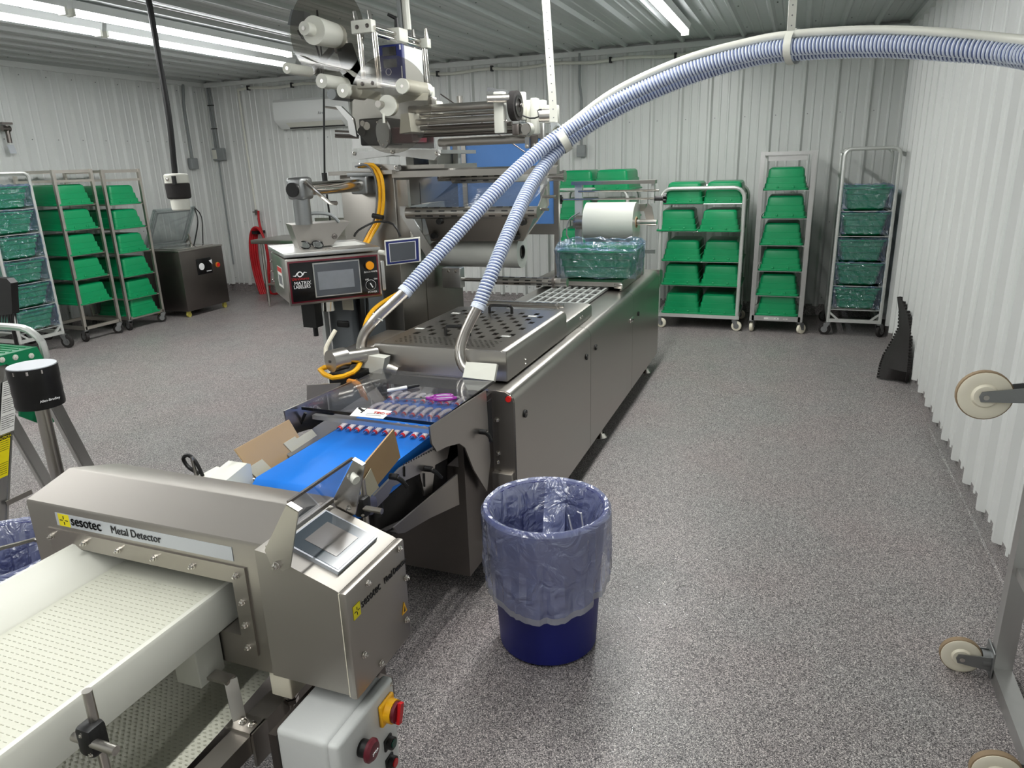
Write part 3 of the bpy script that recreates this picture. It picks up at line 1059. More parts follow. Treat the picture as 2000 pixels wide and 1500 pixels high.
CW = -0.853
c2 = [1.255, 0.990, 0.690, 0.448, 0.152]
tote_cart('white hoop cart of ten upturned green totes left of the tall aluminium rack', (CW, 7.42, 0), 0.79, 0.60, 1.40, c2[:4], 'caster_white', 4)
offs = [(-1.035, -0.655, 0.0, 0.02), (-1.10, -0.665, -0.01, -0.05), (-1.03, -0.645, 0.0, 0.01), (-1.03, -0.640, 0.0, 0.0), (-1.015, -0.650, 0.0, 0.0)]
for k, z in enumerate(c2):
    xa, xb, da, db = offs[k]
    place(inv, inv_used, (xa, 7.69 + da, z), 0.0 + (0.06 if k == 1 else 0), (ORD[k] if k < 4 else 'bottom') + ' upturned green tote in the left column of the hoop cart', 'upturned green totes')
    place(inv, inv_used, (xb, 7.69 + db, z), 0.0 - (0.05 if k == 1 else 0), (ORD[k] if k < 4 else 'bottom') + ' upturned green tote in the right column of the hoop cart', 'upturned green totes')
c1l = [1.392, 1.105, 0.80, 0.50, 0.152]
tote_cart('white hoop cart of green totes standing behind the film roll', (-1.985, 7.42, 0), 0.79, 0.60, 1.405, c1l[:4], 'caster_white', 6)
for k, z in enumerate(c1l[:4]):
    place(inv, inv_used, (-2.15, 7.69, z), 0.05, (ORD[k]) + ' upturned green tote, left column, cart behind the film roll', 'upturned green totes')
    place(inv, inv_used, (-1.75, 7.66, z), -0.04, (ORD[k]) + ' upturned green tote, right column, cart behind the film roll', 'upturned green totes')

# ------------------------------------------------------------------ vacuum sealer by the left wall
VX, VY0, VY1, VZ = -6.78, 6.60, 7.31, 0.80
t = thing('vacuum_sealer', 'stainless vacuum sealer on yellow casters with its clear lid raised', 'sealer', (VX - 0.3, 6.95, 0))
MB().rbx(VX - 0.56, VX, VY0, VY1, 0.075, VZ, 0.006, 2).build('cabinet', 'steel_dark', t)
MB().rbx(VX - 0.565, VX + 0.006, VY0 - 0.006, VY1 + 0.006, VZ - 0.012, VZ + 0.008, 0.004, 2).build('worktop', 'steel', t)
MB().rbx(VX - 0.46, VX - 0.08, VY0 + 0.06, VY1 - 0.06, VZ + 0.007, VZ + 0.018, 0.008, 2).build('seal_plate', 'steel_bright', t)
a, b = P(383, 510, x=VX + 0.004), P(416, 535, x=VX + 0.004)
pn = MB().rbx(VX - 0.002, VX + 0.008, a.y, b.y, b.z + 0.02, a.z + 0.02, 0.006).build('gauge_panel', 'black_gloss', t)
MB().cyl((VX + 0.008, a.y + 0.07, (a.z + b.z) / 2 + 0.02), (VX + 0.014, a.y + 0.07, (a.z + b.z) / 2 + 0.02), 0.042, 18).build('gauge', 'print_white', pn)
for k in range(4):
    MB().cyl((VX + 0.008, a.y + 0.15 + k * 0.022, b.z + 0.05), (VX + 0.011, a.y + 0.15 + k * 0.022, b.z + 0.05), 0.007, 8).build('button', 'print_white', pn)
MB().slab([(VX + 0.0095, a.y + 0.20, a.z - 0.02), (VX + 0.0095, a.y + 0.25, a.z - 0.01), (VX + 0.0095, a.y + 0.25, a.z - 0.07), (VX + 0.0095, a.y + 0.23, a.z - 0.05)], 0.002, (1, 0, 0)).build('swoosh', 'print_white', pn)
e = P(426, 517, x=VX + 0.01)
MB().cyl((VX, e.y, e.z), (VX + 0.01, e.y, e.z), 0.034, 16).build('switch_ring', 'orange', t)
MB().cyl((VX + 0.008, e.y, e.z), (VX + 0.02, e.y, e.z), 0.024, 16).build('switch', 'red_button', t)
# raised lid: clear frame hinged at the left wall side
h0 = Vector((VX - 0.54, VY0 + 0.03, VZ + 0.03))
h1 = Vector((VX - 0.54, VY1 - 0.05, VZ + 0.03))
ld = Vector((0.22, 0, 0.43))
ld2 = P(373, 397, x=VX - 0.30) - h1
ld = Vector((0.17, 0.07, 0.44))
lid = MB().slab([h0, h1, h1 + ld, h0 + ld], 0.012).build('lid', 'clear_lid', t)
for a_, b_ in ((h0, h0 + ld), (h1, h1 + ld), (h0 + ld, h1 + ld), (h0, h1)):
    MB().bar(a_, b_, 0.05, 0.03).build('lid_frame', 'clear_lid', lid)
    MB().bar(a_ + (h0 + h1 + ld - a_ * 2) * 0.09, b_ + (h0 + h1 + ld - b_ * 2) * 0.09, 0.010, 0.016).build('lid_seal', 'grey_box', lid)
MB().bar(h1, h1 + ld * 0.15 + Vector((0.06, 0, 0)), 0.022).build('hinge_arm', 'steel', t)
MB().tube(spline([h1 + ld, h1 + ld * 0.6 + Vector((0.10, 0.02, 0)), (VX - 0.22, VY1 - 0.22, VZ + 0.05), (VX - 0.22, VY1 - 0.25, VZ + 0.01)], 0.04), 0.008, 6).build('air_hose', 'black_plastic', t)
MB().tube(spline([h1 + ld, h1 + ld * 0.7 + Vector((0.05, 0.12, 0)), (VX - 0.26, VY1 - 0.04, VZ + 0.02)], 0.05), 0.007, 6).build('gas_strut', 'black_plastic', t)
MB().cyl((VX - 0.20, VY1 - 0.30, VZ), (VX - 0.20, VY1 - 0.30, VZ + 0.04), 0.022, 10).cyl((VX - 0.20, VY1 - 0.30, VZ + 0.04), (VX - 0.19, VY1 - 0.33, VZ + 0.17), 0.010, 8).build('nozzle', 'steel_bright', t)
for xx in (VX - 0.05, VX - 0.51):
    for yy in (VY0 + 0.05, VY1 - 0.05):
        m = MB().bx(xx - 0.016, xx + 0.016, yy - 0.022, yy + 0.022, 0.05, 0.078)
        f = m.build('caster', 'caster_yellow', t)
        MB().cyl((xx - 0.014, yy, 0.03), (xx + 0.014, yy, 0.03), 0.03, 14).build('wheel', 'caster_yellow', f)

# ------------------------------------------------------------------ steel table and red hose at the back
TBX, TBY, TBZ = -6.36, 7.36, 0.86
t = thing('work_table', 'low stainless work table against the back wall behind the labeller', 'table', (TBX + 0.8, TBY + 0.3, 0))
MB().rbx(TBX, TBX + 1.6, TBY, TBY + 0.66, TBZ - 0.05, TBZ, 0.008).build('tabletop', 'steel', t)
MB().bx(TBX + 0.55, TBX + 1.6, TBY + 0.62, TBY + 0.66, TBZ - 0.02, TBZ + 0.22).build('backsplash', 'steel_dull', t)
for xx in (TBX + 0.12, TBX + 1.5):
    for yy in (TBY + 0.06, TBY + 0.6):
        MB().cyl((xx, yy, 0.07), (xx, yy, TBZ - 0.05), 0.02, 12).build('leg', 'steel', t)
        MB().cyl((xx, yy, 0.0), (xx, yy, 0.09), 0.013, 10, 0.018).build('foot', 'steel_bright', t)
MB().rbx(TBX + 0.1, TBX + 1.52, TBY + 0.05, TBY + 0.61, 0.28, 0.30, 0.005).build('undershelf', 'steel_dull', t)
t = thing('water_hose', 'coiled red washdown hose hanging on the back wall', 'hose', (P(511, 500, y=YB - 0.12).x, YB - 0.1, 0.6))
hx = P(511, 500, y=YB - 0.12).x
hz = P(511, 452, y=YB - 0.12).z
for k in range(4):
    pts = []
    for i in range(41):
        a_ = 2 * PI * i / 40
        pts.append((hx + (0.085 + 0.02 * k) * math.sin(a_) * (1 + 0.25 * math.cos(a_)), YB - 0.10 - 0.022 * k, hz - 0.45 + (0.45 + 0.02 * k) * math.cos(a_)))
    MB().tube(pts, 0.017, 8).build('hose_coil', 'red_hose', t)
MB().tube(spline([(hx + 0.02, YB - 0.09, hz + 0.28), (hx + 0.02, YB - 0.1, hz + 0.1), (hx + 0.09, YB - 0.1, hz - 0.3), (hx + 0.06, YB - 0.12, 0.05), (hx + 0.3, YB - 0.2, 0.03)], 0.05), 0.016, 8).build('hose_lead', 'red_hose', t)
MB().bx(hx - 0.05, hx + 0.05, YB - 0.20, YB - 0.04, hz - 0.03, hz + 0.01).build('hook', 'black_plastic', t)
MB().bar((hx - 0.02, YB - 0.06, hz), (hx - 0.03, YB - 0.06, hz + 0.18), 0.012).build('hook_stem', 'steel_dark', t)

# ------------------------------------------------------------------ curled rubber mat leaning on the right wall
lf = [P(1715, 738, z=0.012), P(1720, 712, x=0.735), P(1727, 692, x=0.76), P(1743, 666, x=0.82), P(1756, 640, x=0.862), P(1758, 606, x=0.885), P(1760, 579, x=0.893)]
rt = [P(1770, 745, z=0.012), P(1774, 728, x=0.885), P(1776, 704, x=0.89), P(1778, 672, x=0.892), P(1780, 642, x=0.893), P(1775, 612, x=0.893), P(1762, 582, x=0.893)]
rows = []
for a, b in zip(lf, rt):
    rows.append([a + (b - a) * (i / 6) + Vector((-0.035 * math.sin(PI * i / 6), 0, 0)) for i in range(7)])
back = [[p + Vector((0.006, 0.010, -0.004)) for p in r] for r in rows]
m = MB().grid(rows)
m.grid(back)
mat_ob = thing('rubber_mat', 'black rubber floor mat curled up against the right wall', 'mat', tuple(rows[0][6]))
m.build('mat_sheet', 'black_rubber', mat_ob)
for side, nn in ((lf, 5), (rt, 5)):
    m = MB()
    for k in range(len(side) - 1):
        for j in range(nn):
            q = side[k] + (side[k + 1] - side[k]) * ((j + 0.5) / nn)
            m.cb(q, (0.022, 0.022, 0.014))
    m.build('locking_edge', 'black_rubber', mat_ob)

# ------------------------------------------------------------------ packaging machine (long stainless body)
MX0, MX1, MY0, MY1, MZ = -1.74, -1.0, 2.575, 5.97, 0.815
pm = thing('packaging_machine', 'long stainless thermoforming packaging machine running through the room', 'machine', (-1.37, 4.2, 0))


def side_profile(x, s):
    """rounded-top sheet profile in (x, z); s=+1 right side, -1 left side"""
    o = [(x, 0.105), (x, 0.762)] + [(x - s * (0.042 - 0.042 * math.cos(a)), 0.762 + 0.048 * math.sin(a)) for a in (PI / 8, PI / 4, 3 * PI / 8)] + [(x - s * 0.042, 0.810), (x - s * 0.15, MZ)]
    i = [(x - s * 0.15, MZ - 0.01), (x - s * 0.045, 0.798), (x - s * 0.022, 0.786), (x - s * 0.012, 0.755), (x - s * 0.012, 0.105)]
    return o + i


for y0, y1 in ((MY0, 3.766), (3.770, 4.914), (4.918, MY1)):
    MB().prism(side_profile(MX1, 1), 'y', y0, y1).build('side_panel', 'steel', pm)
    MB().prism(side_profile(MX0, -1), 'y', y0, y1).build('side_panel', 'steel', pm)
MB().prism([(MY1 - 0.01, 0.66), (MY1 + 0.13, 0.70), (MY1 + 0.16, 0.73), (MY1 + 0.13, 0.79), (MY1 + 0.05, 0.81), (MY1 - 0.01, 0.812)], 'x', MX1 - 0.08, MX1 + 0.001).build('end_cap', 'steel', pm)
MB().bx(MX0 + 0.016, MX1 - 0.016, MY0 + 0.02, MY1 - 0.01, 0.12, 0.79).build('chassis', 'steel_dark', pm)
MB().bx(MX0 + 0.15, MX1 - 0.15, MY0 + 0.1, MY1, MZ - 0.008, MZ).build('deck', 'steel', pm)
for y, z in ((2.687, 0.679), (3.673, 0.670), (3.872, 0.675), (5.10, 0.62)):
    m = MB().cyl((MX1 - 0.001, y, z), (MX1 + 0.007, y, z), 0.017, 14)
    o = m.build('latch', 'black_plastic', pm)
    MB().bar((MX1 + 0.007, y - 0.010, z), (MX1 + 0.007, y + 0.010, z), 0.004, 0.004).build('latch_slot', 'steel_dark', o)
MB().rbx(MX1 - 0.002, MX1 + 0.010, 4.80, 4.90, 0.615, 0.645, 0.004).build('hasp', 'steel_bright', pm)
for x in (MX1 - 0.05, MX0 + 0.05):
    for y in (2.75, 4.2, 5.72):
        MB().cyl((x, y, 0.022), (x, y, 0.13), 0.014, 10).cyl((x, y, 0.0), (x, y, 0.026), 0.045, 16, 0.025).build('foot', 'steel_bright', pm)

# front end plate with red button
MB().bx(-1.115, MX1 - 0.004, MY0 - 0.006, MY0 + 0.02, 0.40, 0.765).build('end_plate', 'steel_dull', pm)
MB().prism([(MX1 - 0.003, 0.7652), (MX1 - 0.004, 0.766), (MX1 - 0.012, 0.79), (MX1 - 0.042, 0.808), (-1.115, 0.81), (-1.115, 0.7652)], 'y', MY0 - 0.006, MY0 + 0.018).build('end_plate', 'steel_dull', pm)
rb = P(994, 779, y=MY0 - 0.008)
MB().cyl((rb.x, MY0 - 0.004, rb.z), (rb.x, MY0 - 0.012, rb.z), 0.0165, 18).build('button_ring', 'steel_bright', pm)
MB().cyl((rb.x, MY0 - 0.010, rb.z), (rb.x, MY0 - 0.017, rb.z), 0.0125, 18).build('stop_button', 'red_button', pm)
bolts([P(970, 820, y=MY0 - 0.006), P(973, 885, y=MY0 - 0.006)], (0, -1, 0), 0.009, pm)
MB().rbx(-1.135, MX1 - 0.012, MY0 - 0.030, MY0 + 0.02, 0.12, 0.455, 0.004, 2).build('lower_cover', 'steel_dull', pm)
bolts([P(972, 902, y=MY0 - 0.03)], (0, -1, 0), 0.008, pm)
# outfeed pedestal below the belt
MB().bx(-1.70, -1.11, 2.30, MY0 + 0.02, 0.10, 0.58).build('pedestal', 'steel_dark', pm)
MB().bx(-1.125, -1.10, 2.28, MY0, 0.12, 0.80).build('pedestal_side', 'steel_dark', pm)

# perforated hood
HX0, HX1, HY0, HY1, HZ0, HZ1 = -1.70, -1.066, 2.665, 3.525, 0.822, 0.950


def holed_plate(m, x0, x1, y0, y1, z, th, holes):
    xs = sorted(set([x0, x1] + [round(h[0], 5) for h in holes] + [round(h[1], 5) for h in holes]))
    ys = sorted(set([y0, y1] + [round(h[2], 5) for h in holes] + [round(h[3], 5) for h in holes]))
    solid = {}
    for i in range(len(xs) - 1):
        for j in range(len(ys) - 1):
            cx, cy = (xs[i] + xs[i + 1]) / 2, (ys[j] + ys[j + 1]) / 2
            solid[i, j] = not any(h[0] < cx < h[1] and h[2] < cy < h[3] for h in holes)
    for (i, j), sd in solid.items():
        a, b, c, d = xs[i], xs[i + 1], ys[j], ys[j + 1]
        if sd:
            m.add([(a, c, z), (b, c, z), (b, d, z), (a, d, z)], [(0, 1, 2, 3)])
        else:
            for (p, q, nb) in (((a, c), (b, c), (i, j - 1)), ((a, d), (b, d), (i, j + 1)), ((a, c), (a, d), (i - 1, j)), ((b, c), (b, d), (i + 1, j))):
                if solid.get(nb, True):
                    m.add([(p[0], p[1], z), (q[0], q[1], z), (q[0], q[1], z - th), (p[0], p[1], z - th)], [(0, 1, 2, 3)])


holes = []
for r in range(9):
    yy = HY0 + 0.205 + r * 0.066
    for c in range(6):
        xx = HX0 + 0.085 + c * 0.082 + (0.041 if r % 2 else 0)
        if xx < HX1 - 0.09:
            holes.append((xx, xx + 0.025, yy, yy + 0.042))
for r in range(6):
    yy = HY0 + 0.055 + r * 0.021
    for c in range(19):
        xx = HX0 + 0.075 + c * 0.025 + (0.0125 if r % 2 else 0)
        holes.append((xx, xx + 0.013, yy, yy + 0.007))
hood = MB()
holed_plate(hood, HX0 + 0.03, HX1 - 0.03, HY0 + 0.012, HY1, HZ1, 0.012, holes)
hood_top = hood.build('hood_top', 'steel', pm, smooth=0)
# rolled edges and walls of the hood
m = MB()
edge = [(HX1 - 0.03, HZ1), (HX1 - 0.014, HZ1 - 0.004), (HX1 - 0.004, HZ1 - 0.014), (HX1, HZ1 - 0.03), (HX1, HZ0), (HX1 - 0.006, HZ0), (HX1 - 0.006, HZ1 - 0.03), (HX1 - 0.03, HZ1 - 0.008)]
m.prism(edge, 'y', HY0 + 0.004, HY1)
m.build('hood_side', 'steel', pm)
MB().prism([(HX0 + HX1 - a, b) for a, b in edge], 'y', HY0 + 0.004, HY1).build('hood_side', 'steel', pm)
MB().prism([(HY0, HZ0), (HY0, HZ1 - 0.012), (HY0 + 0.004, HZ1 - 0.003), (HY0 + 0.012, HZ1), (HY0 + 0.014, HZ1 - 0.006), (HY0 + 0.008, HZ1 - 0.016), (HY0 + 0.008, HZ0)], 'x', HX0 + 0.003, HX1 - 0.003).build('hood_front', 'steel', pm)
MB().bx(HX0 + 0.01, HX1 - 0.01, HY1 - 0.006, HY1, HZ0, HZ1 - 0.002).build('hood_back', 'steel', pm)
MB().bx(HX0 + 0.05, HX1 - 0.05, HY0 + 0.04, HY1 - 0.03, HZ0 + 0.02, HZ0 + 0.05).build('heater_bed', 'black_rubber', pm)
bolts([P(1025, 702, x=HX1), P(1025, 710, x=HX1)], (1, 0, 0), 0.006, pm, h=0.006)


def u_handle(cx, cy, z, ln, h, parent, ang=0.0):
    d = Vector((math.cos(ang), math.sin(ang), 0)) * (ln / 2)
    c = Vector((cx, cy, z))
    up = Vector((0, 0, h))
    pts = [c - d, c - d + up * 0.7, c - d * 0.85 + up * 0.95, c - d * 0.6 + up, c + d * 0.6 + up, c + d * 0.85 + up * 0.95, c + d + up * 0.7, c + d]
    MB().tube(pts, 0.008, 8).build('handle', 'black_plastic', parent)


q = P(890, 655, z=HZ1)
u_handle(q.x + 0.01, q.y, HZ1, 0.115, 0.042, pm, 0.1)
q = P(978, 612, z=HZ1)
u_handle(q.x, min(q.y, HY1 - 0.02), HZ1, 0.12, 0.042, pm, 0.1)
# stickers on the hood
for px, py in ((820, 642), (890, 612), (1040, 618), (988, 657)):
    q = P(px, py, z=HZ1)
    MB().slab([(q.x - 0.022, q.y - 0.012, HZ1 + 0.001), (q.x + 0.022, q.y - 0.012, HZ1 + 0.001), (q.x + 0.022, q.y + 0.012, HZ1 + 0.001), (q.x - 0.022, q.y + 0.012, HZ1 + 0.001)], 0.001).build('sticker', 'paper', pm)

# low second cover, forming die, infeed rollers
SX0, SX1 = -1.69, -1.072
ed2 = [(SX1 - 0.02, 0.888), (SX1 - 0.006, 0.882), (SX1, 0.868), (SX1, MZ), (SX1 - 0.006, MZ), (SX1 - 0.006, 0.866), (SX1 - 0.02, 0.880), (SX1 - 0.16, 0.880), (SX1 - 0.16, 0.888)]
MB().prism(ed2, 'y', HY1 + 0.008, 4.06).build('rear_cover', 'steel', pm)
MB().prism([(SX0 + SX1 - a, b) for a, b in ed2], 'y', HY1 + 0.008, 4.06).build('rear_cover', 'steel', pm)
MB().bx(SX0 + 0.12, SX1 - 0.12, HY1 + 0.008, 3.80, 0.872, 0.880).build('rear_cover', 'steel', pm)
bolts([P(1133, 622, x=SX1), P(1137, 618, x=SX1)], (1, 0, 0), 0.007, pm, h=0.006)
MB().slab([(SX0 + 0.1, 3.80, 0.878), (SX1 - 0.1, 3.80, 0.878), (SX1 - 0.1, 4.12, 0.845), (SX0 + 0.1, 4.12, 0.845)], 0.0012).build('film_web', 'clear_film', pm)
a, b = P(955, 590, z=0.925), P(1092, 600, z=0.925)
yr = (a.y + b.y) / 2
MB().cyl((-1.70, yr, 0.925), (-1.20, yr, 0.925), 0.016, 14).cyl((-1.20, yr, 0.925), (-1.155, yr, 0.925), 0.010, 10).cyl((-1.19, yr, 0.925), (-1.18, yr, 0.925), 0.018, 12).build('guide_roller', 'steel_bright', pm)
die = MB()
gx0, gx1, gy0, gy1 = -1.56, -1.19, 4.16, 4.95
for i in range(8):
    x = gx0 + (gx1 - gx0) * i / 7
    die.bx(x - 0.008, x + 0.008, gy0, gy1, 0.822, 0.838)
for j in range(6):
    y = gy0 + (gy1 - gy0) * j / 5
    die.bx(gx0, gx1, y - 0.012, y + 0.012, 0.822, 0.8378)
die.build('forming_die', 'white_tube', pm, smooth=0)
MB().bx(gx0 - 0.01, gx1 + 0.01, gy0 - 0.02, gy1 + 0.01, MZ, 0.823).build('die_bed', 'black_rubber', pm)

# stop plate before the infeed, carrying the lined tote
a = P(1070, 552, y=4.93)
MB().prism([(4.90, 0.845), (4.905, 0.875), (4.93, 0.884), (5.60, 0.884), (5.60, 0.872), (4.94, 0.872), (4.915, 0.845)], 'x', -1.72, -1.085).build('infeed_plate', 'steel', pm)
MB().rbx(-1.135, -1.075, 4.895, 4.92, 0.835, 0.868, 0.004).build('infeed_bracket', 'steel_bright', pm)
MB().bx(-1.70, -1.10, 5.58, 5.62, MZ, 0.884).build('infeed_support', 'steel_dull', pm)
MB().bx(-1.10, -1.085, 4.93, 5.6, MZ, 0.873).build('infeed_support', 'steel_dull', pm)
MB().bx(-1.72, -1.705, 4.93, 5.6, MZ, 0.873).build('infeed_support', 'steel_dull', pm)
# roll stand at the far end
SY = 5.72
px0 = P(1131, 400, y=SY).x
px1 = P(1275, 400, y=SY).x
zt = P(1200, 356, y=SY).z
MB().bx(px0 - 0.03, px0 + 0.03, SY - 0.02, SY + 0.02, MZ, zt).build('stand_post', 'white_tube', pm)
MB().bx(px1 - 0.012, px1 + 0.012, SY - 0.02, SY + 0.02, zt - 0.16, zt).build('stand_post', 'white_tube', pm)
MB().bx(px0 - 0.05, px1 + 0.02, SY - 0.05, SY + 0.05, zt - 0.014, zt + 0.012).build('stand_top', 'steel', pm)
for k, dz in enumerate((0.065, 0.125)):
    MB().cyl((px0 - 0.24 if k else px0, SY - 0.02, zt - dz), (px1 + 0.05, SY - 0.02, zt - dz), 0.008, 10).build('stand_rod', 'steel_bright', pm)
m = MB()
for xx in (px0 - 0.17, px1 + 0.055):
    m = MB().cyl((xx - 0.04, SY - 0.02, zt - 0.125), (xx + 0.04, SY - 0.02, zt - 0.125), 0.018, 10)
    for k in range(5):
        a_ = 2 * PI * k / 5
        m.cyl((xx + (0.03 if xx > px0 else -0.0), SY - 0.02 + 0.024 * math.cos(a_), zt - 0.125 + 0.024 * math.sin(a_)), (xx + (0.05 if xx > px0 else 0.03), SY - 0.02 + 0.024 * math.cos(a_), zt - 0.125 + 0.024 * math.sin(a_)), 0.013, 8)
    m.build('star_knob', 'black_plastic', pm)
MB().prism([(SY - 0.03, zt - 0.165), (SY + 0.04, zt - 0.165), (SY + 0.02, zt - 0.22), (SY - 0.02, zt - 0.22)], 'x', px0 + 0.10, px1 - 0.05).build('dancer_bar', 'steel', pm)
MB().slab([(px1 - 0.03, SY - 0.03, zt - 0.16), (px1 + 0.0, SY - 0.03, zt - 0.19), (px1 + 0.03, SY - 0.03, zt - 0.33), (px1 - 0.03, SY - 0.03, zt - 0.33), (px1 - 0.06, SY - 0.03, zt - 0.22)], 0.012, (0, 1, 0)).build('stand_arm', 'steel_dull', pm)
MB().bx(px1 - 0.10, px1 - 0.06, SY - 0.04, SY + 0.02, MZ, 1.02).build('stand_foot', 'aluminium', pm)
MB().bx(px1 - 0.06, px1 + 0.03, SY - 0.03, SY - 0.01, 0.98, 1.01).build('stand_foot', 'aluminium', pm)
MB().bx(px1 - 0.30, px1 - 0.10, SY - 0.06, SY - 0.04, MZ, 0.90).build('stand_foot', 'steel', pm)
MB().tube(spline([(px0 - 0.05, SY - 0.04, 1.06), (px0 - 0.09, SY - 0.05, 1.12), (px0 - 0.07, SY - 0.05, 1.24), (px0 + 0.02, SY - 0.05, 1.30)], 0.03), 0.006, 6).build('air_line', 'grey_box', pm)
rollc = P(1200, 434, y=SY - 0.14)
rx0, rx1 = P(1147, 434, y=SY - 0.14).x, P(1243, 434, y=SY - 0.14).x
MB().cyl((px0, SY - 0.14, rollc.z), (px1 + 0.06, SY - 0.14, rollc.z), 0.022, 14).build('roll_shaft', 'steel_bright', pm)
MB().cyl((px0 + 0.02, SY - 0.14, rollc.z), (rx0 - 0.006, SY - 0.14, rollc.z), 0.055, 16).build('roll_chuck', 'steel', pm)
MB().bar((px0 + 0.01, SY - 0.16, rollc.z), (px0 + 0.01, SY + 0.01, rollc.z), 0.03, 0.08).build('roll_bracket', 'steel', pm)
fr = thing('film_roll', 'big roll of clear plastic film on the stand behind the blue-lined tote', 'film roll', (rollc.x, SY - 0.14, rollc.z))
m = MB().ring((rx0, SY - 0.14, rollc.z), (rx1, SY - 0.14, rollc.z), 0.152, 0.042, 40)
m.build('film', 'roll_film', fr)
MB().ring((rx0 - 0.004, SY - 0.14, rollc.z), (rx1 + 0.004, SY - 0.14, rollc.z), 0.042, 0.036, 24).build('core', 'cardboard', fr)

# blue-lined tote on the infeed plate
TY = 5.10
tx0, tx1 = P(1080, 490, y=TY - 0.2).x, P(1240, 490, y=TY - 0.2).x
bt = make_tote_wrapped(91, True, 'blue_bag')
bt.location = ((tx0 + tx1) / 2, TY + 0.02, 0.885)
bt.rotation_euler = (0, 0, PI / 2 + 0.03)
bt['label'] = 'green tote lined with blue plastic standing on the packaging machine'
# loose bag mouth standing up at its left corner
lv = [(TH, 0.0), (TH + 0.03, 0.006), (TH + 0.055, -0.02), (TH + 0.045, -0.06)]
MB().grid(crumple(TW, TL, lv, 5, 0.014), closed_u=True).build('bag_mouth', 'blue_bag', bt, smooth=0, local=True)

# ------------------------------------------------------------------ clear guard over the outfeed
GZ = 0.852
g0, g1, g2, g3 = P(590, 797, z=GZ), P(852, 828, z=GZ), P(966, 744, z=GZ), P(742, 722, z=GZ)
m = MB().slab([g0, g1, g2, g3], 0.010, (0, 0, 1))
guard = m.build('acrylic_guard', 'acrylic', pm)
for a, b in ((g0, g1), (g1, g2)):
    MB().bar(a + Vector((0, -0.002, 0)), b + Vector((0, -0.002, 0)), 0.004, 0.011).build('guard_edge', 'black_gloss', guard)
s0 = P(683, 812, z=GZ + 0.006)
MB().slab([P(683, 812, z=GZ + 0.006), P(748, 818, z=GZ + 0.006), P(766, 803, z=GZ + 0.006), P(698, 796, z=GZ + 0.006)], 0.001, (0, 0, 1)).build('sticker', 'paper', guard)
eg = [(699, 797), (702, 795), (710, 800), (713, 801), (712, 803), (706, 803)]
MB().slab([P(x, y, z=GZ + 0.0072) for x, y in eg], 0.0008, (0, 0, 1)).build('sticker_print', 'print_black', guard)
lettering('TEC-O', 0.024, P(727, 807, z=GZ + 0.0072), (1, 0.03, 0), (0, 1, 0), 'print_red', guard)
for (ax_, ay_), (bx_, by_) in (((716, 807), (750, 809)), ((714, 810), (744, 812)), ((706, 806), (717, 797)), ((704, 806), (709, 803))):
    MB().bar(P(ax_, ay_, z=GZ + 0.0072), P(bx_, by_, z=GZ + 0.0072), 0.0025, 0.0008).build('sticker_print', 'print_black' if ax_ < 710 else 'print_grey', guard)
MB().bar(g0 + Vector((0.04, 0.012, -0.032)), g1 + Vector((-0.02, 0.012, -0.032)), 0.022, 0.016).build('guard_rail', 'aluminium', pm)
# side cheeks of the outfeed
cheek = [P(838, 834, x=-1.075), P(948, 762, x=-1.075), P(957, 900, x=-1.075), P(950, 960, x=-1.075), P(924, 917, x=-1.075), P(907, 874, x=-1.075), P(896, 866, x=-1.075), P(872, 872, x=-1.075), P(852, 882, x=-1.075), P(842, 866, x=-1.075)]
MB().slab(cheek, 0.006, (1, 0, 0)).build('outfeed_cheek', 'steel', pm)
ch2 = [Vector((-1.66, p.y, p.z)) for p in cheek]
MB().slab(ch2, 0.006, (1, 0, 0)).build('outfeed_cheek', 'steel', pm)
MB().slab([Vector((-1.072, 2.46, 0.80)), Vector((-1.072, 2.50, 0.80)), Vector((-1.072, 2.50, 0.63)), Vector((-1.072, 2.46, 0.63))], 0.002, (1, 0, 0)).build('slot', 'print_black', pm)


def clamp_lever(p, ln, d, parent):
    """black ratchet lever: hub and arm"""
    p = Vector(p)
    m = MB().cyl(p, p + Vector((0.028, 0, 0)), 0.011, 12)
    m.tube([p + Vector((0.022, 0, 0)), p + Vector((0.036, 0, 0)) + Vector(d) * ln * 0.35, p + Vector((0.045, 0, 0)) + Vector(d) * ln], [0.009, 0.008, 0.006], 8)
    o = m.build('clamp_lever', 'black_plastic', parent)
    MB().cyl(p + Vector((0.028, 0, 0)), p + Vector((0.031, 0, 0)), 0.006, 8).build('lever_screw', 'steel_bright', o)


clamp_lever(P(938, 843, x=-1.072), 0.038, (0, 0.12, -1), pm)
# chute plate under the belt
chute = [P(768, 1030, x=-1.12), P(892, 926, x=-1.12), P(896, 985, x=-1.12), P(838, 1012, x=-1.12), P(790, 1040, x=-1.12), P(776, 1042, x=-1.12)]
MB().slab(chute, 0.006, (1, 0, 0)).build('chute_side', 'steel_dull', pm)
MB().slab([Vector((p.x - 0.42, p.y, p.z)) for p in chute], 0.006, (1, 0, 0)).build('chute_side', 'steel_dull', pm)
c0, c1 = chute[0], chute[1]
MB().slab([chute[5], chute[3], chute[3] + Vector((-0.42, 0, 0)), chute[5] + Vector((-0.42, 0, 0))], 0.005).build('chute_floor', 'black_rubber', pm)

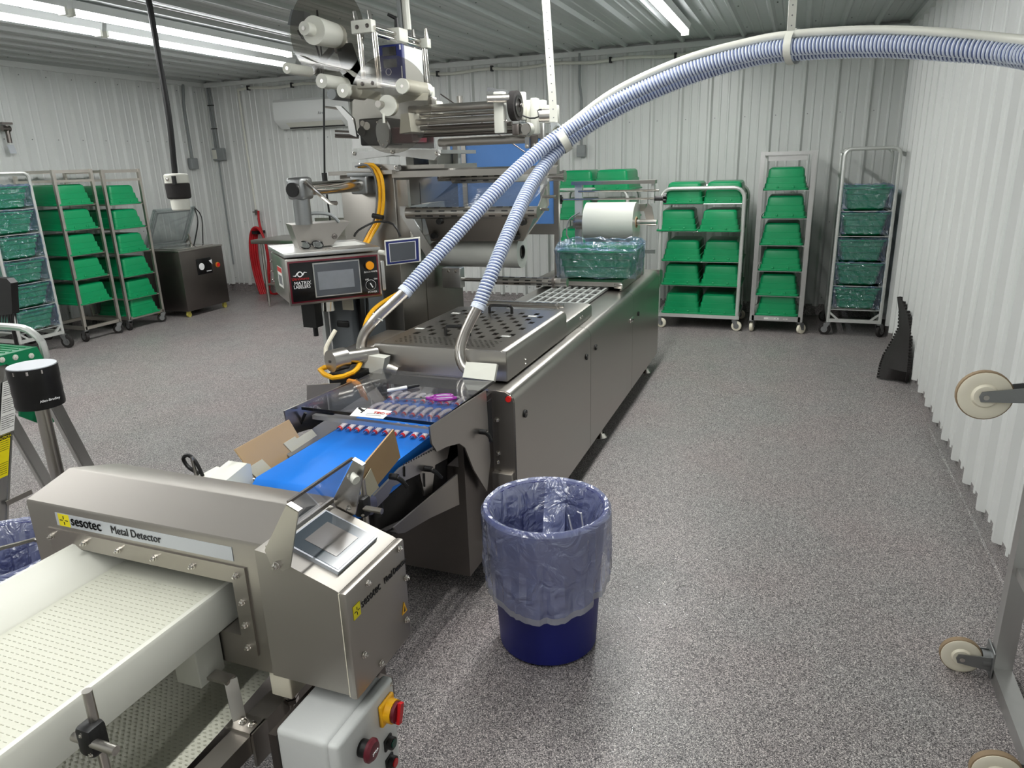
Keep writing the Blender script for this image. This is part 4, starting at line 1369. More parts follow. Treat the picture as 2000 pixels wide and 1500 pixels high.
# left of the outfeed: drive housing, motor and leg bar
MB().rbx(-1.80, -1.70, 2.30, 2.62, 0.52, 0.80, 0.02).build('drive_housing', 'steel', pm)
MB().rbx(-1.86, -1.74, 2.62, 3.05, 0.60, 0.92, 0.015).build('drive_housing', 'steel', pm)
mc = P(645, 706, y=2.46)
MB().cyl(mc, mc + Vector((0.030, 0.066, 0.0)), 0.048, 24).build('motor', 'steel', pm)
MB().cyl(mc + Vector((0.030, 0.066, 0.0)), mc + Vector((0.10, 0.20, -0.01)), 0.033, 18).build('motor_neck', 'steel', pm)
MB().bx(mc.x - 0.03, mc.x + 0.10, mc.y + 0.02, mc.y + 0.16, mc.z - 0.24, mc.z - 0.06).build('gearbox', 'black_plastic', pm)
MB().bx(mc.x - 0.006, mc.x + 0.006, mc.y - 0.004, mc.y + 0.001, mc.z - 0.006, mc.z + 0.006).build('motor_plug', 'steel_dark', pm)
cab = [P(648, 715, y=2.50), P(625, 722, y=2.46), P(650, 738, y=2.44), P(690, 727, y=2.48), P(706, 700, y=2.62), P(712, 640, y=2.85), P(735, 600, y=3.1), P(800, 560, y=3.4)]
MB().tube(spline(cab, 0.03), 0.011, 8).build('yellow_cable', 'yellow_cable', pm)
MB().tube(spline([P(655, 645, y=2.75), P(640, 672, y=2.7), P(636, 690, y=2.68), P(648, 730, y=2.62)], 0.03), 0.010, 8).build('grey_cable', 'ivory_plastic', pm)
MB().tube([P(597, 806, y=2.06), P(576, 850, y=2.06), P(568, 870, y=2.06)], 0.006, 8).build('prop_rod', 'black_plastic', pm)
MB().slab([P(600, 752, y=2.35), P(665, 748, y=2.35), P(665, 800, y=2.35), P(600, 800, y=2.35)], 0.006, (0, 1, 0)).build('left_guard_plate', 'steel', pm)
MB().tube(spline([P(682, 745, y=2.45), P(700, 752, y=2.4), P(716, 790, y=2.4), P(714, 815, y=2.4)], 0.03), 0.013, 8).build('orange_tube', 'orange', pm)
for xx in (-1.79,):
    MB().cyl((xx, 2.66, 0), (xx, 2.66, 0.6), 0.016, 10).build('foot', 'steel', pm)
    MB().cyl((xx, 2.36, 0), (xx, 2.36, 0.53), 0.016, 10).build('foot', 'steel', pm)

# ------------------------------------------------------------------ blue outfeed conveyor
BX0, BX1, BZ, BYN, BYF = -1.555, -1.178, 0.752, 1.66, 2.62
bc = thing('belt_conveyor', 'short conveyor with bright blue belt feeding the metal detector', 'conveyor', (-1.37, 2.0, 0.5))
pr = [(BYF, BZ), (BYN + 0.02, BZ)] + [(BYN + 0.03 - 0.045 * math.sin(a), BZ - 0.045 + 0.045 * math.cos(a)) for a in (PI / 8, PI / 4, 3 * PI / 8, PI / 2, 5 * PI / 8, 3 * PI / 4, 7 * PI / 8)] + [(BYN + 0.03, BZ - 0.09), (BYF, BZ - 0.09)]
MB().prism(pr, 'x', BX0, BX1).build('belt', 'blue_belt', bc)
MB().cyl((BX0 - 0.04, BYN + 0.035, BZ - 0.045), (BX1 + 0.04, BYN + 0.035, BZ - 0.045), 0.03, 18).build('end_roller', 'steel_bright', bc)
sp = [P(712, 985, x=BX1 + 0.03), P(780, 908, x=BX1 + 0.03), P(882, 850, x=BX1 + 0.03), P(872, 895, x=BX1 + 0.03), P(848, 908, x=BX1 + 0.03), P(842, 960, x=BX1 + 0.03), P(828, 968, x=BX1 + 0.03), P(818, 925, x=BX1 + 0.03), P(765, 950, x=BX1 + 0.03), P(757, 968, x=BX1 + 0.03), P(720, 1005, x=BX1 + 0.03)]
sp = [Vector((p.x, p.y, min(p.z, BZ - 0.004))) for p in sp]
MB().slab(sp, 0.008, (1, 0, 0)).build('side_plate', 'steel', bc)
MB().slab([Vector((BX0 - 0.02, p.y, p.z)) for p in sp], 0.008, (1, 0, 0)).build('side_plate', 'steel', bc)
for px, py, h in ((790, 920, 0.035), (829, 937, 0.05)):
    q = P(px, py, x=BX1 + 0.035)
    MB().bar(q + Vector((0, 0, h / 2)), q - Vector((0, 0.004, h / 2)), 0.003, 0.007).build('slot', 'print_black', bc)
for k in range(14):
    q = P(788 + (852 - 788) * k / 13, 907 - 32 * k / 13, x=BX1 + 0.0355)
    MB().cyl(q, q + Vector((0.002, 0, 0)), 0.0035, 8).build('hole', 'print_black', bc)
clamp_lever(P(830, 915, x=BX1 + 0.034), 0.06, (0, 0.6, -0.75), bc)
clamp_lever(P(762, 930, x=BX1 + 0.034), 0.05, (0, 0.5, -0.85), bc)
# left edge sheet and bracket of the belt, with rail
MB().slab([Vector((BX0 - 0.045, 2.06, BZ + 0.03)), Vector((BX0 - 0.045, 2.5, BZ + 0.05)), Vector((BX0 - 0.01, 2.5, BZ - 0.005)), Vector((BX0 - 0.01, 1.86, BZ - 0.005)), Vector((BX0 - 0.03, 1.86, BZ + 0.012))], 0.004).build('edge_sheet', 'steel', bc)
# drive below: motor, dark frame, legs
MB().rbx(BX0 + 0.02, BX1 - 0.01, 1.78, 2.32, 0.50, 0.655, 0.01).build('drive_box', 'black_rubber', bc)
q = P(742, 985, x=BX1 + 0.01)
MB().cyl(q + Vector((-0.02, 0.0, -0.04)), q + Vector((-0.02, 0.0, 0.01)), 0.028, 16).build('cable_gland', 'black_plastic', bc)
for yy in (1.80, 2.25):
    for xx in (BX0 + 0.02,):
        MB().bx(xx - 0.018, xx + 0.018, yy - 0.018, yy + 0.018, 0.0, BZ - 0.1).build('leg', 'steel_dark', bc)

# cardboard flaps taped to the belt edges
fl = thing('cardboard_flap', 'big cardboard flap taped along the far left edge of the blue belt', 'cardboard', tuple(P(575, 900, x=BX0 - 0.01)), 0, 'cardboard flaps at the blue belt')
qa = [Vector((BX0 - 0.014, BYN + 0.04, BZ - 0.03)), Vector((BX0 - 0.05, BYN - 0.006, 0.852)), Vector((BX0 - 0.05, BYN + 0.268, 0.857)), Vector((BX0 - 0.014, BYN + 0.30, BZ - 0.02))]
MB().slab(qa, 0.005).build('board', 'cardboard', fl)


def along(q, u, v):
    a = q[0] + (q[3] - q[0]) * u
    b = q[1] + (q[2] - q[1]) * u
    return a + (b - a) * v


nq = (qa[3] - qa[0]).cross(qa[1] - qa[0]).normalized()
if nq.x < 0:
    nq = -nq
for u0, u1, v0, v1 in ((0.02, 0.30, 0.02, 0.46), (0.74, 0.98, 0.12, 0.52), (0.93, 1.32, 0.10, 0.44)):
    MB().slab([along(qa, u0, v0) + nq * 0.004, along(qa, u1, v0) + nq * 0.004, along(qa, u1 - 0.05, v1) + nq * 0.004, along(qa, u0 - 0.05, v1) + nq * 0.004], 0.0012).build('tape', 'tape', fl)
fl2 = thing('cardboard_flap', 'small pointed cardboard flap at the near right edge of the blue belt', 'cardboard', tuple(P(740, 900, x=BX1 + 0.02)), 0, 'cardboard flaps at the blue belt')
qb = [P(703, 915, x=BX1 + 0.045), P(768, 838, x=BX1 + 0.05), P(781, 893, x=BX1 + 0.04), P(716, 972, x=BX1 + 0.036)]
MB().slab(qb, 0.005).build('board', 'cardboard', fl2)
for a_, b_, c_, d_ in (((712, 935), (724, 915), (740, 952), (718, 975)),):
    MB().slab([P(a_[0], a_[1], x=BX1 + 0.049), P(b_[0], b_[1], x=BX1 + 0.051), P(c_[0], c_[1], x=BX1 + 0.047), P(d_[0], d_[1], x=BX1 + 0.045)], 0.0012).build('tape', 'tape', fl2)


# ------------------------------------------------------------------ sealed stick packets in rows on the belt
def make_packet():
    t = thing('stick_packet', 'packet', 'packet')
    w, l = 0.0185, 0.118
    rows = []
    for j in range(9):
        f = j / 8
        y = -l / 2 + l * f
        arch = 0.010 * math.sin(PI * f)
        rows.append([(x, y, 0.003 + arch + 0.009 * (1 - (x / (w * 0.5)) ** 2 if abs(x) < w * 0.5 else 0)) for x in (-w, -w * 0.5, -w * 0.25, 0, w * 0.25, w * 0.5, w)])
    MB().grid(rows).build('pouch', 'packet_film', t, local=True)
    rows = []
    for j in range(9):
        f = j / 8
        y = -l * 0.40 + l * 0.86 * f
        ff = (y + l / 2) / l
        z = 0.001 + 0.010 * math.sin(PI * ff)
        rows.append([(0.0098 * math.cos(a), y, z + 0.0095 * math.sin(a)) for a in (0, PI / 5, 2 * PI / 5, 3 * PI / 5, 4 * PI / 5, PI)])
    MB().grid(rows).build('wrapper', 'packet_white', t, local=True)
    rows = []
    for j in range(4):
        y = -l * 0.46 + 0.011 * j / 3
        ff = (y + l / 2) / l
        z = 0.001 + 0.010 * math.sin(PI * ff)
        rr = 0.0098 + 0.0010
        rows.append([(rr * math.cos(a), y, z + (rr + 0.001) * math.sin(a)) for a in (0, PI / 5, 2 * PI / 5, 3 * PI / 5, 4 * PI / 5, PI)])
    MB().grid(rows).build('red_tip', 'packet_red', t, local=True)
    return t


pk = make_packet()
pk_used = []
x0p, x1p = BX0 + 0.018, BX1 - 0.012
rws = [(2.122 + 0.052, 'on the open blue belt', 'packets on the open belt'),
       (2.35 + 0.03, 'in the middle row under the guard', 'packets in the middle row'),
       (2.53 + 0.01, 'in the far row under the guard', 'packets in the far row')]
rnd = random.Random(3)
for yy, where, grp in rws:
    for i in range(10):
        xx = x0p + (x1p - x0p) * i / 9
        place(pk, pk_used, (xx, yy + rnd.uniform(-0.004, 0.004), BZ + 0.001), rnd.uniform(-0.08, 0.08), 'stick packet with white wrapper and red tip ' + where, grp)

# marker and scissors on the guard
ZS = GZ + 0.006
a, b = P(757, 767, z=ZS), P(819, 756, z=ZS)
mk = thing('marker_pen', 'white marker pen with black cap lying on the clear guard', 'marker', tuple(a))
d = (b - a)
a, b = a + Vector((0, 0, 0.008)), b + Vector((0, 0, 0.008))
MB().tube([a, a + d * 0.04, a + d * 0.60], [0.005, 0.0072, 0.0072], 12).build('barrel', 'print_white', mk)
MB().tube([a + d * 0.58, a + d * 0.62, a + d * 0.95, a + d], [0.0062, 0.0078, 0.007, 0.005], 12).build('cap', 'print_black', mk)
lettering('Sharpie', 0.0085, a + d * 0.22 + Vector((0, -0.004, 0.0062)), d, (0, 0.75, 0.6), 'print_grey', mk)
sc_ = thing('scissors', 'purple-handled scissors lying on the clear guard', 'scissors', tuple(P(830, 775, z=ZS)))
t0, pv = P(778, 781, z=ZS + 0.004), P(832, 778, z=ZS + 0.004)
d = pv - t0
n_ = Vector((-d.y, d.x, 0)).normalized()
MB().slab([t0, pv + n_ * 0.010, pv - n_ * 0.004], 0.003, (0, 0, 1)).build('blade', 'steel_bright', sc_)
MB().slab([t0 + Vector((0, 0, 0.003)), pv + n_ * 0.004 + Vector((0, 0, 0.003)), pv - n_ * 0.010 + Vector((0, 0, 0.003))], 0.003, (0, 0, 1)).build('blade', 'steel_bright', sc_)
MB().cyl(t0 + d * 0.82, t0 + d * 0.82 + Vector((0, 0, 0.007)), 0.004, 10).build('pivot', 'steel_dark', sc_)
for sgn, ln in ((1, 0.085), (-1, 0.10)):
    c = pv + d.normalized() * (0.028 + ln * 0.42) + n_ * (sgn * 0.017)
    pts = [pv + n_ * (sgn * 0.003)]
    ring_ = []
    for i in range(19):
        a_ = PI + 2 * PI * i / 18
        ring_.append(c + d.normalized() * (ln * 0.42 * math.cos(a_)) + n_ * (0.014 * math.sin(a_) * sgn))
    MB().tube([pv, ring_[0]], 0.006, 8).tube(ring_, 0.0055, 8).build('grip', 'purple', sc_)
    rg = [c + (p - c) * 0.72 for p in ring_]
    MB().tube(rg, 0.003, 6).build('grip_lining', 'lilac', sc_)

# ------------------------------------------------------------------ metal detector
DYF, DXL, DXR = 1.117, -1.80, -1.022
md = thing('metal_detector', 'stainless metal detector housing over the white belt in the foreground', 'metal detector', (-1.4, 1.25, 0.5))
prof = [(DYF, 0.555), (DYF, 0.895), (DYF + 0.004, 0.902), (1.246, 0.934), (1.252, 0.935), (1.398, 0.887), (1.405, 0.882), (1.405, 0.555)]
# body with the belt opening left free: left block, right block, roof block
AX0, AX1, AZ0, AZ1 = -1.665, -1.150, 0.643, 0.788
MB().prism(prof, 'x', DXL, AX0).build('housing', 'steel_dull', md)
MB().prism(prof, 'x', AX1, DXR).build('housing', 'steel_dull', md)
MB().prism([(DYF, AZ1)] + prof[1:7] + [(1.405, AZ1)], 'x', AX0, AX1).build('housing', 'steel_dull', md)
MB().bx(AX0, AX1, DYF, 1.405, 0.555, AZ0).build('housing', 'steel_dull', md)
# flange plate round the opening, with nuts
fp = MB()
holed = [(AX0 - 0.005, AX1 + 0.006, AZ0 - 0.002, AZ1 + 0.003)]
F0, F1, FZ0, FZ1 = -1.735, -1.103, 0.600, 0.836
y = DYF - 0.005
for (a, b, c, d) in ((F0, F1, AZ1 + 0.003, FZ1), (AX1 + 0.006, F1, FZ0, AZ1 + 0.003), (F0, AX0 - 0.005, FZ0, AZ1 + 0.003)):
    fp.bx(a, b, DYF - 0.006, DYF, c, d)
fp.build('flange_plate', 'steel_dull', md)
bolts([(-1.722, DYF - 0.006, 0.814), (-1.607, DYF - 0.006, 0.814), (-1.492, DYF - 0.006, 0.814), (-1.375, DYF - 0.006, 0.814), (-1.257, DYF - 0.006, 0.814), (-1.128, DYF - 0.006, 0.814), (-1.122, DYF - 0.006, 0.745), (-1.124, DYF - 0.006, 0.683), (-1.126, DYF - 0.006, 0.622)], (0, -1, 0), 0.0062, md, h=0.014)
# name strip
L0, L1, LZ0, LZ1 = -1.70, -1.135, 0.846, 0.882
MB().bx(L0, L1, DYF - 0.0015, DYF, LZ0, LZ1).build('name_strip', 'label_silver', md)
MB().bx(L0 + 0.010, L0 + 0.048, DYF - 0.0022, DYF - 0.001, LZ0 + 0.001, LZ1 - 0.001).build('logo', 'yellow_sign', md)
lx, lz = L0 + 0.029, (LZ0 + LZ1) / 2
m = MB()
for dx, dz, w, h in ((0, 0.008, 0.0022, 0.009), (0, -0.008, 0.0022, 0.009), (0.009, 0, 0.010, 0.002), (-0.009, 0, 0.010, 0.002)):
    m.bx(lx + dx - w / 2, lx + dx + w / 2, DYF - 0.003, DYF - 0.002, lz + dz - h / 2, lz + dz + h / 2)
m.build('logo_mark', 'print_black', md)
lettering('sesotec', 0.040, (L0 + 0.053, DYF - 0.002, LZ0 + 0.009), (1, 0, 0), (0, 0, 1), 'print_black', md, xscale=0.86)
lettering('sesotec', 0.040, (L0 + 0.0537, DYF - 0.002, LZ0 + 0.0093), (1, 0, 0), (0, 0, 1), 'print_black', md, xscale=0.86)
lettering('Metal Detector', 0.030, (L0 + 0.190, DYF - 0.002, LZ0 + 0.010), (1, 0, 0), (0, 0, 1), 'print_black', md, xscale=0.86)
# control box with sloping screen face
KX1, KY0, KY1, KZB = -0.812, 1.064, 1.300, 0.605
KT0, KT1 = 0.925, 0.862          # top at the housing side and at the door
kp = [(DXR + 0.002, KZB), (DXR + 0.002, KT0), (DXR + 0.03, KT0 - 0.003), (KX1 - 0.012, KT1 + 0.004), (KX1 - 0.004, KT1), (KX1 - 0.004, KZB)]
cbx = MB().prism(kp, 'y', KY0, KY1).build('control_box', 'steel_satin', md)
MB().rbx(KX1 - 0.004, KX1 + 0.016, KY0 - 0.004, KY1 + 0.004, KZB - 0.006, KT1 + 0.002, 0.006, 2).build('door', 'steel_dull', md)
MB().bx(KX1 - 0.0045, KX1 - 0.002, KY0 - 0.002, KY1 + 0.002, KZB - 0.002, KT1 - 0.002).build('door_gasket', 'ivory_plastic', md)
sl = Vector((KX1 - (DXR + 0.03), 0, KT1 - KT0)).normalized()
sn = Vector((-sl.z, 0, sl.x))
o0 = Vector((DXR + 0.03, 0, KT0)) + sn * 0.003
wl = (Vector((KX1, 0, KT1)) - Vector((DXR + 0.03, 0, KT0))).length


def on_face(u, yy, lift=0.0):
    return o0 + sl * (wl * u) + sn * lift + Vector((0, yy, 0))


def face_slab(u0, u1, y0, y1, lift, th, name, m_, par):
    return MB().slab([on_face(u0, y0, lift), on_face(u1, y0, lift), on_face(u1, y1, lift), on_face(u0, y1, lift)], th, sn).build(name, m_, par)


face_slab(0.06, 0.82, KY0 + 0.042, KY1 - 0.036, 0.0, 0.010, 'screen_bezel', 'label_silver', md)
face_slab(0.085, 0.795, KY0 + 0.047, KY1 - 0.041, 0.003, 0.006, 'screen', 'screen_dark', md)
face_slab(0.22, 0.66, KY0 + 0.078, KY1 - 0.072, 0.006, 0.002, 'screen_picture', 'screen_picture', md)
# door print
dn = Vector((1, 0, 0))
xx = KX1 + 0.0165
lettering('sesotec', 0.030, (xx, KY0 + 0.045, KT1 - 0.062), (0, 1, 0), (0, 0, 1), 'print_black', md, xscale=0.86)
lettering('Metal Detector', 0.022, (xx, KY0 + 0.140, KT1 - 0.061), (0, 1, 0), (0, 0, 1), 'print_black', md, xscale=0.72)
MB().bx(xx - 0.0005, xx + 0.001, KY0 + 0.014, KY0 + 0.040, KT1 - 0.072, KT1 - 0.040).build('logo', 'yellow_sign', md)
m = MB()
for dy, dz, w, h in ((0, 0.006, 0.002, 0.007), (0, -0.006, 0.002, 0.007), (0.006, 0, 0.007, 0.002), (-0.006, 0, 0.007, 0.002)):
    m.bx(xx + 0.001, xx + 0.0016, KY0 + 0.027 + dy - w / 2, KY0 + 0.027 + dy + w / 2, KT1 - 0.056 + dz - h / 2, KT1 - 0.056 + dz + h / 2)
m.build('logo_mark', 'print_black', md)
MB().prism([(KY1 - 0.034, KZB + 0.072), (KY1 - 0.010, KZB + 0.072), (KY1 - 0.022, KZB + 0.102)], 'x', xx - 0.0005, xx + 0.0008).build('warning_triangle', 'yellow', md)
MB().prism([(KY1 - 0.026, KZB + 0.076), (KY1 - 0.019, KZB + 0.076), (KY1 - 0.021, KZB + 0.090)], 'x', xx + 0.0008, xx + 0.0014).build('warning_bolt', 'print_black', md)
bolts([(xx, KY0 + 0.075, KT1 - 0.018), (xx, KY1 - 0.022, KT1 - 0.012), (xx, KY1 - 0.004, KT1 - 0.10), (xx, KY0 + 0.035, KZB + 0.085), (xx, KY1 - 0.018, KZB + 0.05), (xx, KY0 + 0.095, KZB + 0.018)], (1, 0, 0), 0.0065, md, h=0.010)
# raised clear flap over the screen
fpt = [(-0.975, 0.905), (-0.985, 0.935), (-0.912, 1.052), (-0.885, 1.040), (-0.925, 0.905), (-0.945, 0.893)]
for yy in (KY0 - 0.006, KY1 + 0.006):
    MB().prism(fpt, 'y', yy - 0.002, yy + 0.002).build('flap_cheek', 'steel', md)
MB().slab([(-0.912, KY0 - 0.008, 1.052), (-0.885, KY0 - 0.008, 1.040), (-0.885, KY0 + 0.006, 1.040), (-0.912, KY0 + 0.006, 1.052)], 0.003).build('flap_rim', 'steel', md)
MB().slab([(-0.912, KY1 - 0.006, 1.052), (-0.885, KY1 - 0.006, 1.040), (-0.885, KY1 + 0.008, 1.040), (-0.912, KY1 + 0.008, 1.052)], 0.003).build('flap_rim', 'steel', md)
MB().bar((-0.914, KY0, 1.053), (-0.914, KY1, 1.053), 0.006).build('flap_rod', 'steel_dark', md)
MB().bar((-0.984, KY0, 0.936), (-0.984, KY1, 0.936), 0.010).build('flap_hinge', 'steel', md)
MB().slab([(-0.983, KY0, 0.937), (-0.914, KY0, 1.052), (-0.914, KY1, 1.052), (-0.983, KY1, 0.937)], 0.002).build('flap_window', 'acrylic', md)
MB().cyl((-0.915, KY1 - 0.012, 1.015), (-0.895, KY1 - 0.02, 1.008), 0.011, 12).build('bumper', 'white_plastic', md)
bolts([(-0.957, KY0 - 0.008, 0.905)], (0, -1, 0), 0.007, md, h=0.016)
bolts([(-0.935, KY1 - 0.004, 0.925)], (0, -1, 0), 0.006, md, h=0.010)
# insulating feet and threaded adjusters
for x in (-1.06, -1.72):
    for yy in (DYF + 0.035, 1.36):
        MB().rbx(x - 0.03, x + 0.03, yy - 0.03, yy + 0.03, 0.485, 0.556, 0.004).build('foot_block', 'ivory_plastic', md)
        MB().cyl((x, yy, 0.40), (x, yy, 0.486), 0.009, 10).cyl((x, yy, 0.466), (x, yy, 0.480), 0.018, 6).cyl((x, yy, 0.45), (x, yy, 0.462), 0.018, 6).build('adjuster', 'steel_bright', md)
# leg frame
MB().bx(-0.98, -0.90, 1.27, 1.33, 0.10, 0.605).build('support_leg', 'steel_dark', md)
MB().bx(-0.98, -0.86, 1.24, 1.30, 0.40, 0.46).build('support_leg', 'steel_dark', md)

# ------------------------------------------------------------------ white belt conveyor through the detector
WZ, WX0, WX1 = 0.742, -1.552, -1.212
wy0, wy1 = -0.35, 1.62
wc = thing('white_conveyor', 'white plastic conveyor with dimpled belt running through the metal detector', 'conveyor', (-1.38, 0.6, 0.4))
belt = MB()
belt.bx(WX0, WX1 - 0.012, wy0, wy1, WZ - 0.02, WZ)
wbelt = belt.build('belt', 'white_belt', wc)
# belt dimples: short raised dashes in rows across the belt
m = MB()
nrow = 70
for r in range(nrow):
    yy = 0.30 + r * 0.0137
    if yy > 1.11:
        break
    for c in range(20):
        xx = WX0 + 0.012 + c * 0.0158 + (0.004 if r % 2 else 0)
        m.bx(xx, xx + 0.0085, yy, yy + 0.0013, WZ - 0.0005, WZ + 0.0009)
stuff(m.build('belt_dashes', 'dash_print', wc, smooth=0))
MB().prism([(-1.645, 0.802), (-1.56, WZ + 0.004), (-1.553, WZ - 0.01), (-1.60, 0.64), (-1.66, 0.64), (-1.66, 0.797), (-1.655, 0.802)], 'y', wy0, wy1).build('side_rail', 'white_plastic', wc)
rp = [(WX1 - 0.013, WZ), (WX1, WZ + 0.001), (WX1 + 0.004, WZ - 0.008), (WX1 + 0.006, 0.645), (WX1 - 0.02, 0.640), (WX1 - 0.03, WZ - 0.02)]
MB().prism(rp, 'y', wy0, wy1).build('side_rail', 'white_plastic', wc)
# far end of the left rail and right rail seen behind the detector
e0, e1 = P(400, 938, x=-1.60), P(470, 900, x=-1.60)
MB().prism([(1.40, 0.70), (1.40, 0.765), (e1.y - 0.01, e1.z), (e1.y + 0.004, e1.z - 0.008), (e1.y + 0.006, 0.70)], 'x', -1.64, -1.565).build('rail_end', 'white_plastic', wc)
MB().rbx(-1.205, -1.185, 1.55, 1.60, 0.60, P(722, 928, x=-1.195).z, 0.008).build('rail_end', 'white_plastic', wc)
# return belt hanging below
rows = []
for j in range(40):
    yy = 0.22 + j * 0.03
    sag = 0.465 - 0.05 * math.sin(PI * (j / 39))
    rows.append([(x, yy, sag) for x in (-1.53, -1.45, -1.38, -1.30, -1.18)])
rbm = MB().grid(rows)
rb_ = rbm.build('return_belt', 'white_belt', wc)
m = MB()
for j in range(120):
    yy = 0.24 + j * 0.0095
    if yy > 1.36:
        break
    f = (yy - 0.22) / 1.17
    z = 0.465 - 0.05 * math.sin(PI * f)
    for c in range(19):
        xx = -1.525 + c * 0.018 + (0.009 if j % 2 else 0)
        m.add([(xx, yy, z + 0.001), (xx + 0.006, yy - 0.003, z + 0.004), (xx + 0.012, yy, z + 0.001), (xx + 0.006, yy + 0.004, z + 0.001)], [(0, 1, 3), (1, 2, 3)])
stuff(m.build('return_belt_teeth', 'white_belt', wc, smooth=0))
# bracket and frame bars
MB().rbx(-1.29, -1.215, 1.035, 1.115, 0.535, 0.645, 0.004).build('rail_block', 'white_plastic', wc)
fa = P(470, 1500, z=0.36)
MB().bx(-1.13, -1.075, -0.2, 1.42, 0.405, 0.455).build('frame_bar', 'steel_dull', wc)
MB().bx(-1.62, -1.565, -0.2, 1.42, 0.405, 0.455).build('frame_bar', 'steel_dull', wc)
MB().bar((-1.26, 1.07, 0.550), (-1.155, 1.07, 0.550), 0.03, 0.008).build('bracket', 'steel', wc)
MB().bar((-1.158, 1.07, 0.552), (-1.130, 1.05, 0.46), 0.03, 0.008).build('bracket', 'steel', wc)
MB().bx(-1.145, -1.07, 1.02, 1.07, 0.455, 0.463).bx(-1.074, -1.066, 1.02, 1.07, 0.37, 0.463).build('bracket', 'steel', wc)
bolts([(-1.115, 1.045, 0.463), (-1.088, 1.045, 0.463)], (0, 0, 1), 0.008, wc, h=0.008)
MB().bx(-1.66, -1.06, 1.42, 1.47, 0.405, 0.455).build('frame_bar', 'steel_dull', wc)
for x in (-1.10, -1.59):
    for yy in (0.15, 1.445):
        MB().bx(x - 0.025, x + 0.025, yy - 0.025, yy + 0.025, 0.0, 0.41).build('leg', 'steel_dark', wc)
MB().bx(-1.60, -1.18, 0.5, 1.4, 0.30, 0.305).build('drip_tray', 'steel_dark', wc)


# crossed rods in black clamp, foreground and behind
def rod_cross(name_label, c, zlo, zhi, ln0, ln1, hdir):
    t = thing('rod_clamp', name_label, 'clamp', tuple(c), 0, 'rod clamps at the detector belt')
    c = Vector(c)
    MB().cyl((c.x, c.y, zlo), (c.x, c.y, zhi), 0.009, 14).build('upright_rod', 'steel', t)
    hd = Vector(hdir).normalized()
    off = Vector((hd.y, -hd.x, 0)) * 0.02
    MB().cyl(c + off - hd * ln0, c + off + hd * ln1, 0.009, 14).build('cross_rod', 'steel', t)
    mid = c + off * 0.5
    b = MB()
    b.rbx(-0.020, 0.020, -0.020, 0.020, -0.032, 0.032, 0.010, 2, Matrix.Translation(mid) @ Matrix.Rotation(math.atan2(hd.y, hd.x), 4, 'Z'))
    b.build('clamp_block', 'black_plastic', t)
    bolts([mid + off * 0.9 + Vector((0, 0, 0.02)) - hd * 0.0, mid + off * 0.9 + Vector((0, 0, -0.02)) + hd * 0.012], off, 0.004, t, h=0.005)


rc = P(190, 1432, x=-1.135)
rod_cross('steel rods crossed in a black clamp beside the near end of the white belt', rc, rc.z - 0.25, P(188, 1335, x=-1.135).z, 0.035, 0.07, (1, 0.0, 0))
rc = P(712, 985, x=-1.13)
rod_cross('steel rods crossed in a black clamp behind the detector screen flap', rc, rc.z - 0.12, P(708, 935, x=-1.13).z, 0.02, 0.075, (1, -0.05, 0))
q = P(690, 990, x=-1.15)
ph = thing('photo_sensor', 'small yellow photo sensor behind the detector screen flap', 'sensor', tuple(q))
MB().rbx(q.x - 0.012, q.x + 0.012, q.y - 0.006, q.y + 0.02, q.z - 0.014, q.z + 0.014, 0.008).build('body', 'yellow', ph)
MB().cyl(q + Vector((0.0, 0.004, -0.006)), q + Vector((0.03, 0.004, -0.008)), 0.004, 8).build('plug', 'orange', ph)

# white enclosure with switches
EX0, EX1, EY0, EY1, EZ0, EZ1 = -0.945, -0.782, 0.958, 1.185, 0.22, 0.572
en = thing('switch_enclosure', 'light grey electrical enclosure with rotary switch and push buttons', 'enclosure', (-0.86, 1.07, EZ0))
MB().rbx(EX0, EX1 - 0.028, EY0 + 0.004, EY1 - 0.004, EZ0, EZ1 - 0.004, 0.014).build('box', 'enclosure_grey', en)
MB().rbx(EX1 - 0.030, EX1, EY0, EY1, EZ0 - 0.004, EZ1, 0.010).build('lid', 'enclosure_grey', en)
rs = P(752, 1385, x=EX1)
sw = MB().rbx(EX1 - 0.001, EX1 + 0.010, rs.y - 0.029, rs.y + 0.029, rs.z - 0.029, rs.z + 0.029, 0.005).build('rotary_switch', 'yellow', en)
MB().cyl((EX1 + 0.009, rs.y, rs.z), (EX1 + 0.026, rs.y, rs.z), 0.027, 24).build('switch_collar', 'yellow', sw)
MB().cyl((EX1 + 0.025, rs.y, rs.z), (EX1 + 0.034, rs.y, rs.z), 0.024, 24).build('switch_dial', 'maroon', sw)
MB().bar((EX1 + 0.038, rs.y + 0.008, rs.z + 0.022), (EX1 + 0.038, rs.y - 0.008, rs.z - 0.022), 0.010, 0.014).build('switch_grip', 'red_plastic', sw)
MB().bx(EX1 + 0.034, EX1 + 0.0345, rs.y - 0.014, rs.y - 0.005, rs.z - 0.020, rs.z - 0.015).build('switch_mark', 'print_white', sw)
es = P(706, 1460, x=EX1)
st = MB().cyl((EX1, es.y, es.z), (EX1 + 0.018, es.y, es.z), 0.019, 20).build('stop_button', 'black_plastic', en)
MB().lathe([(0.016, 0), (0.026, 0.004), (0.026, 0.010), (0.02, 0.016), (0.008, 0.018), (0.0, 0.018)], (0, 0, 0), 24, Matrix.Translation((EX1 + 0.017, es.y, es.z)) @ rotm('Y', PI / 2)).build('mushroom_head', 'maroon', st)
m = MB()
lettering('STOP', 0.009, (EX1 + 0.0355, es.y - 0.012, es.z - 0.003), (0, 1, 0), (0, 0, 1), 'print_white', st)
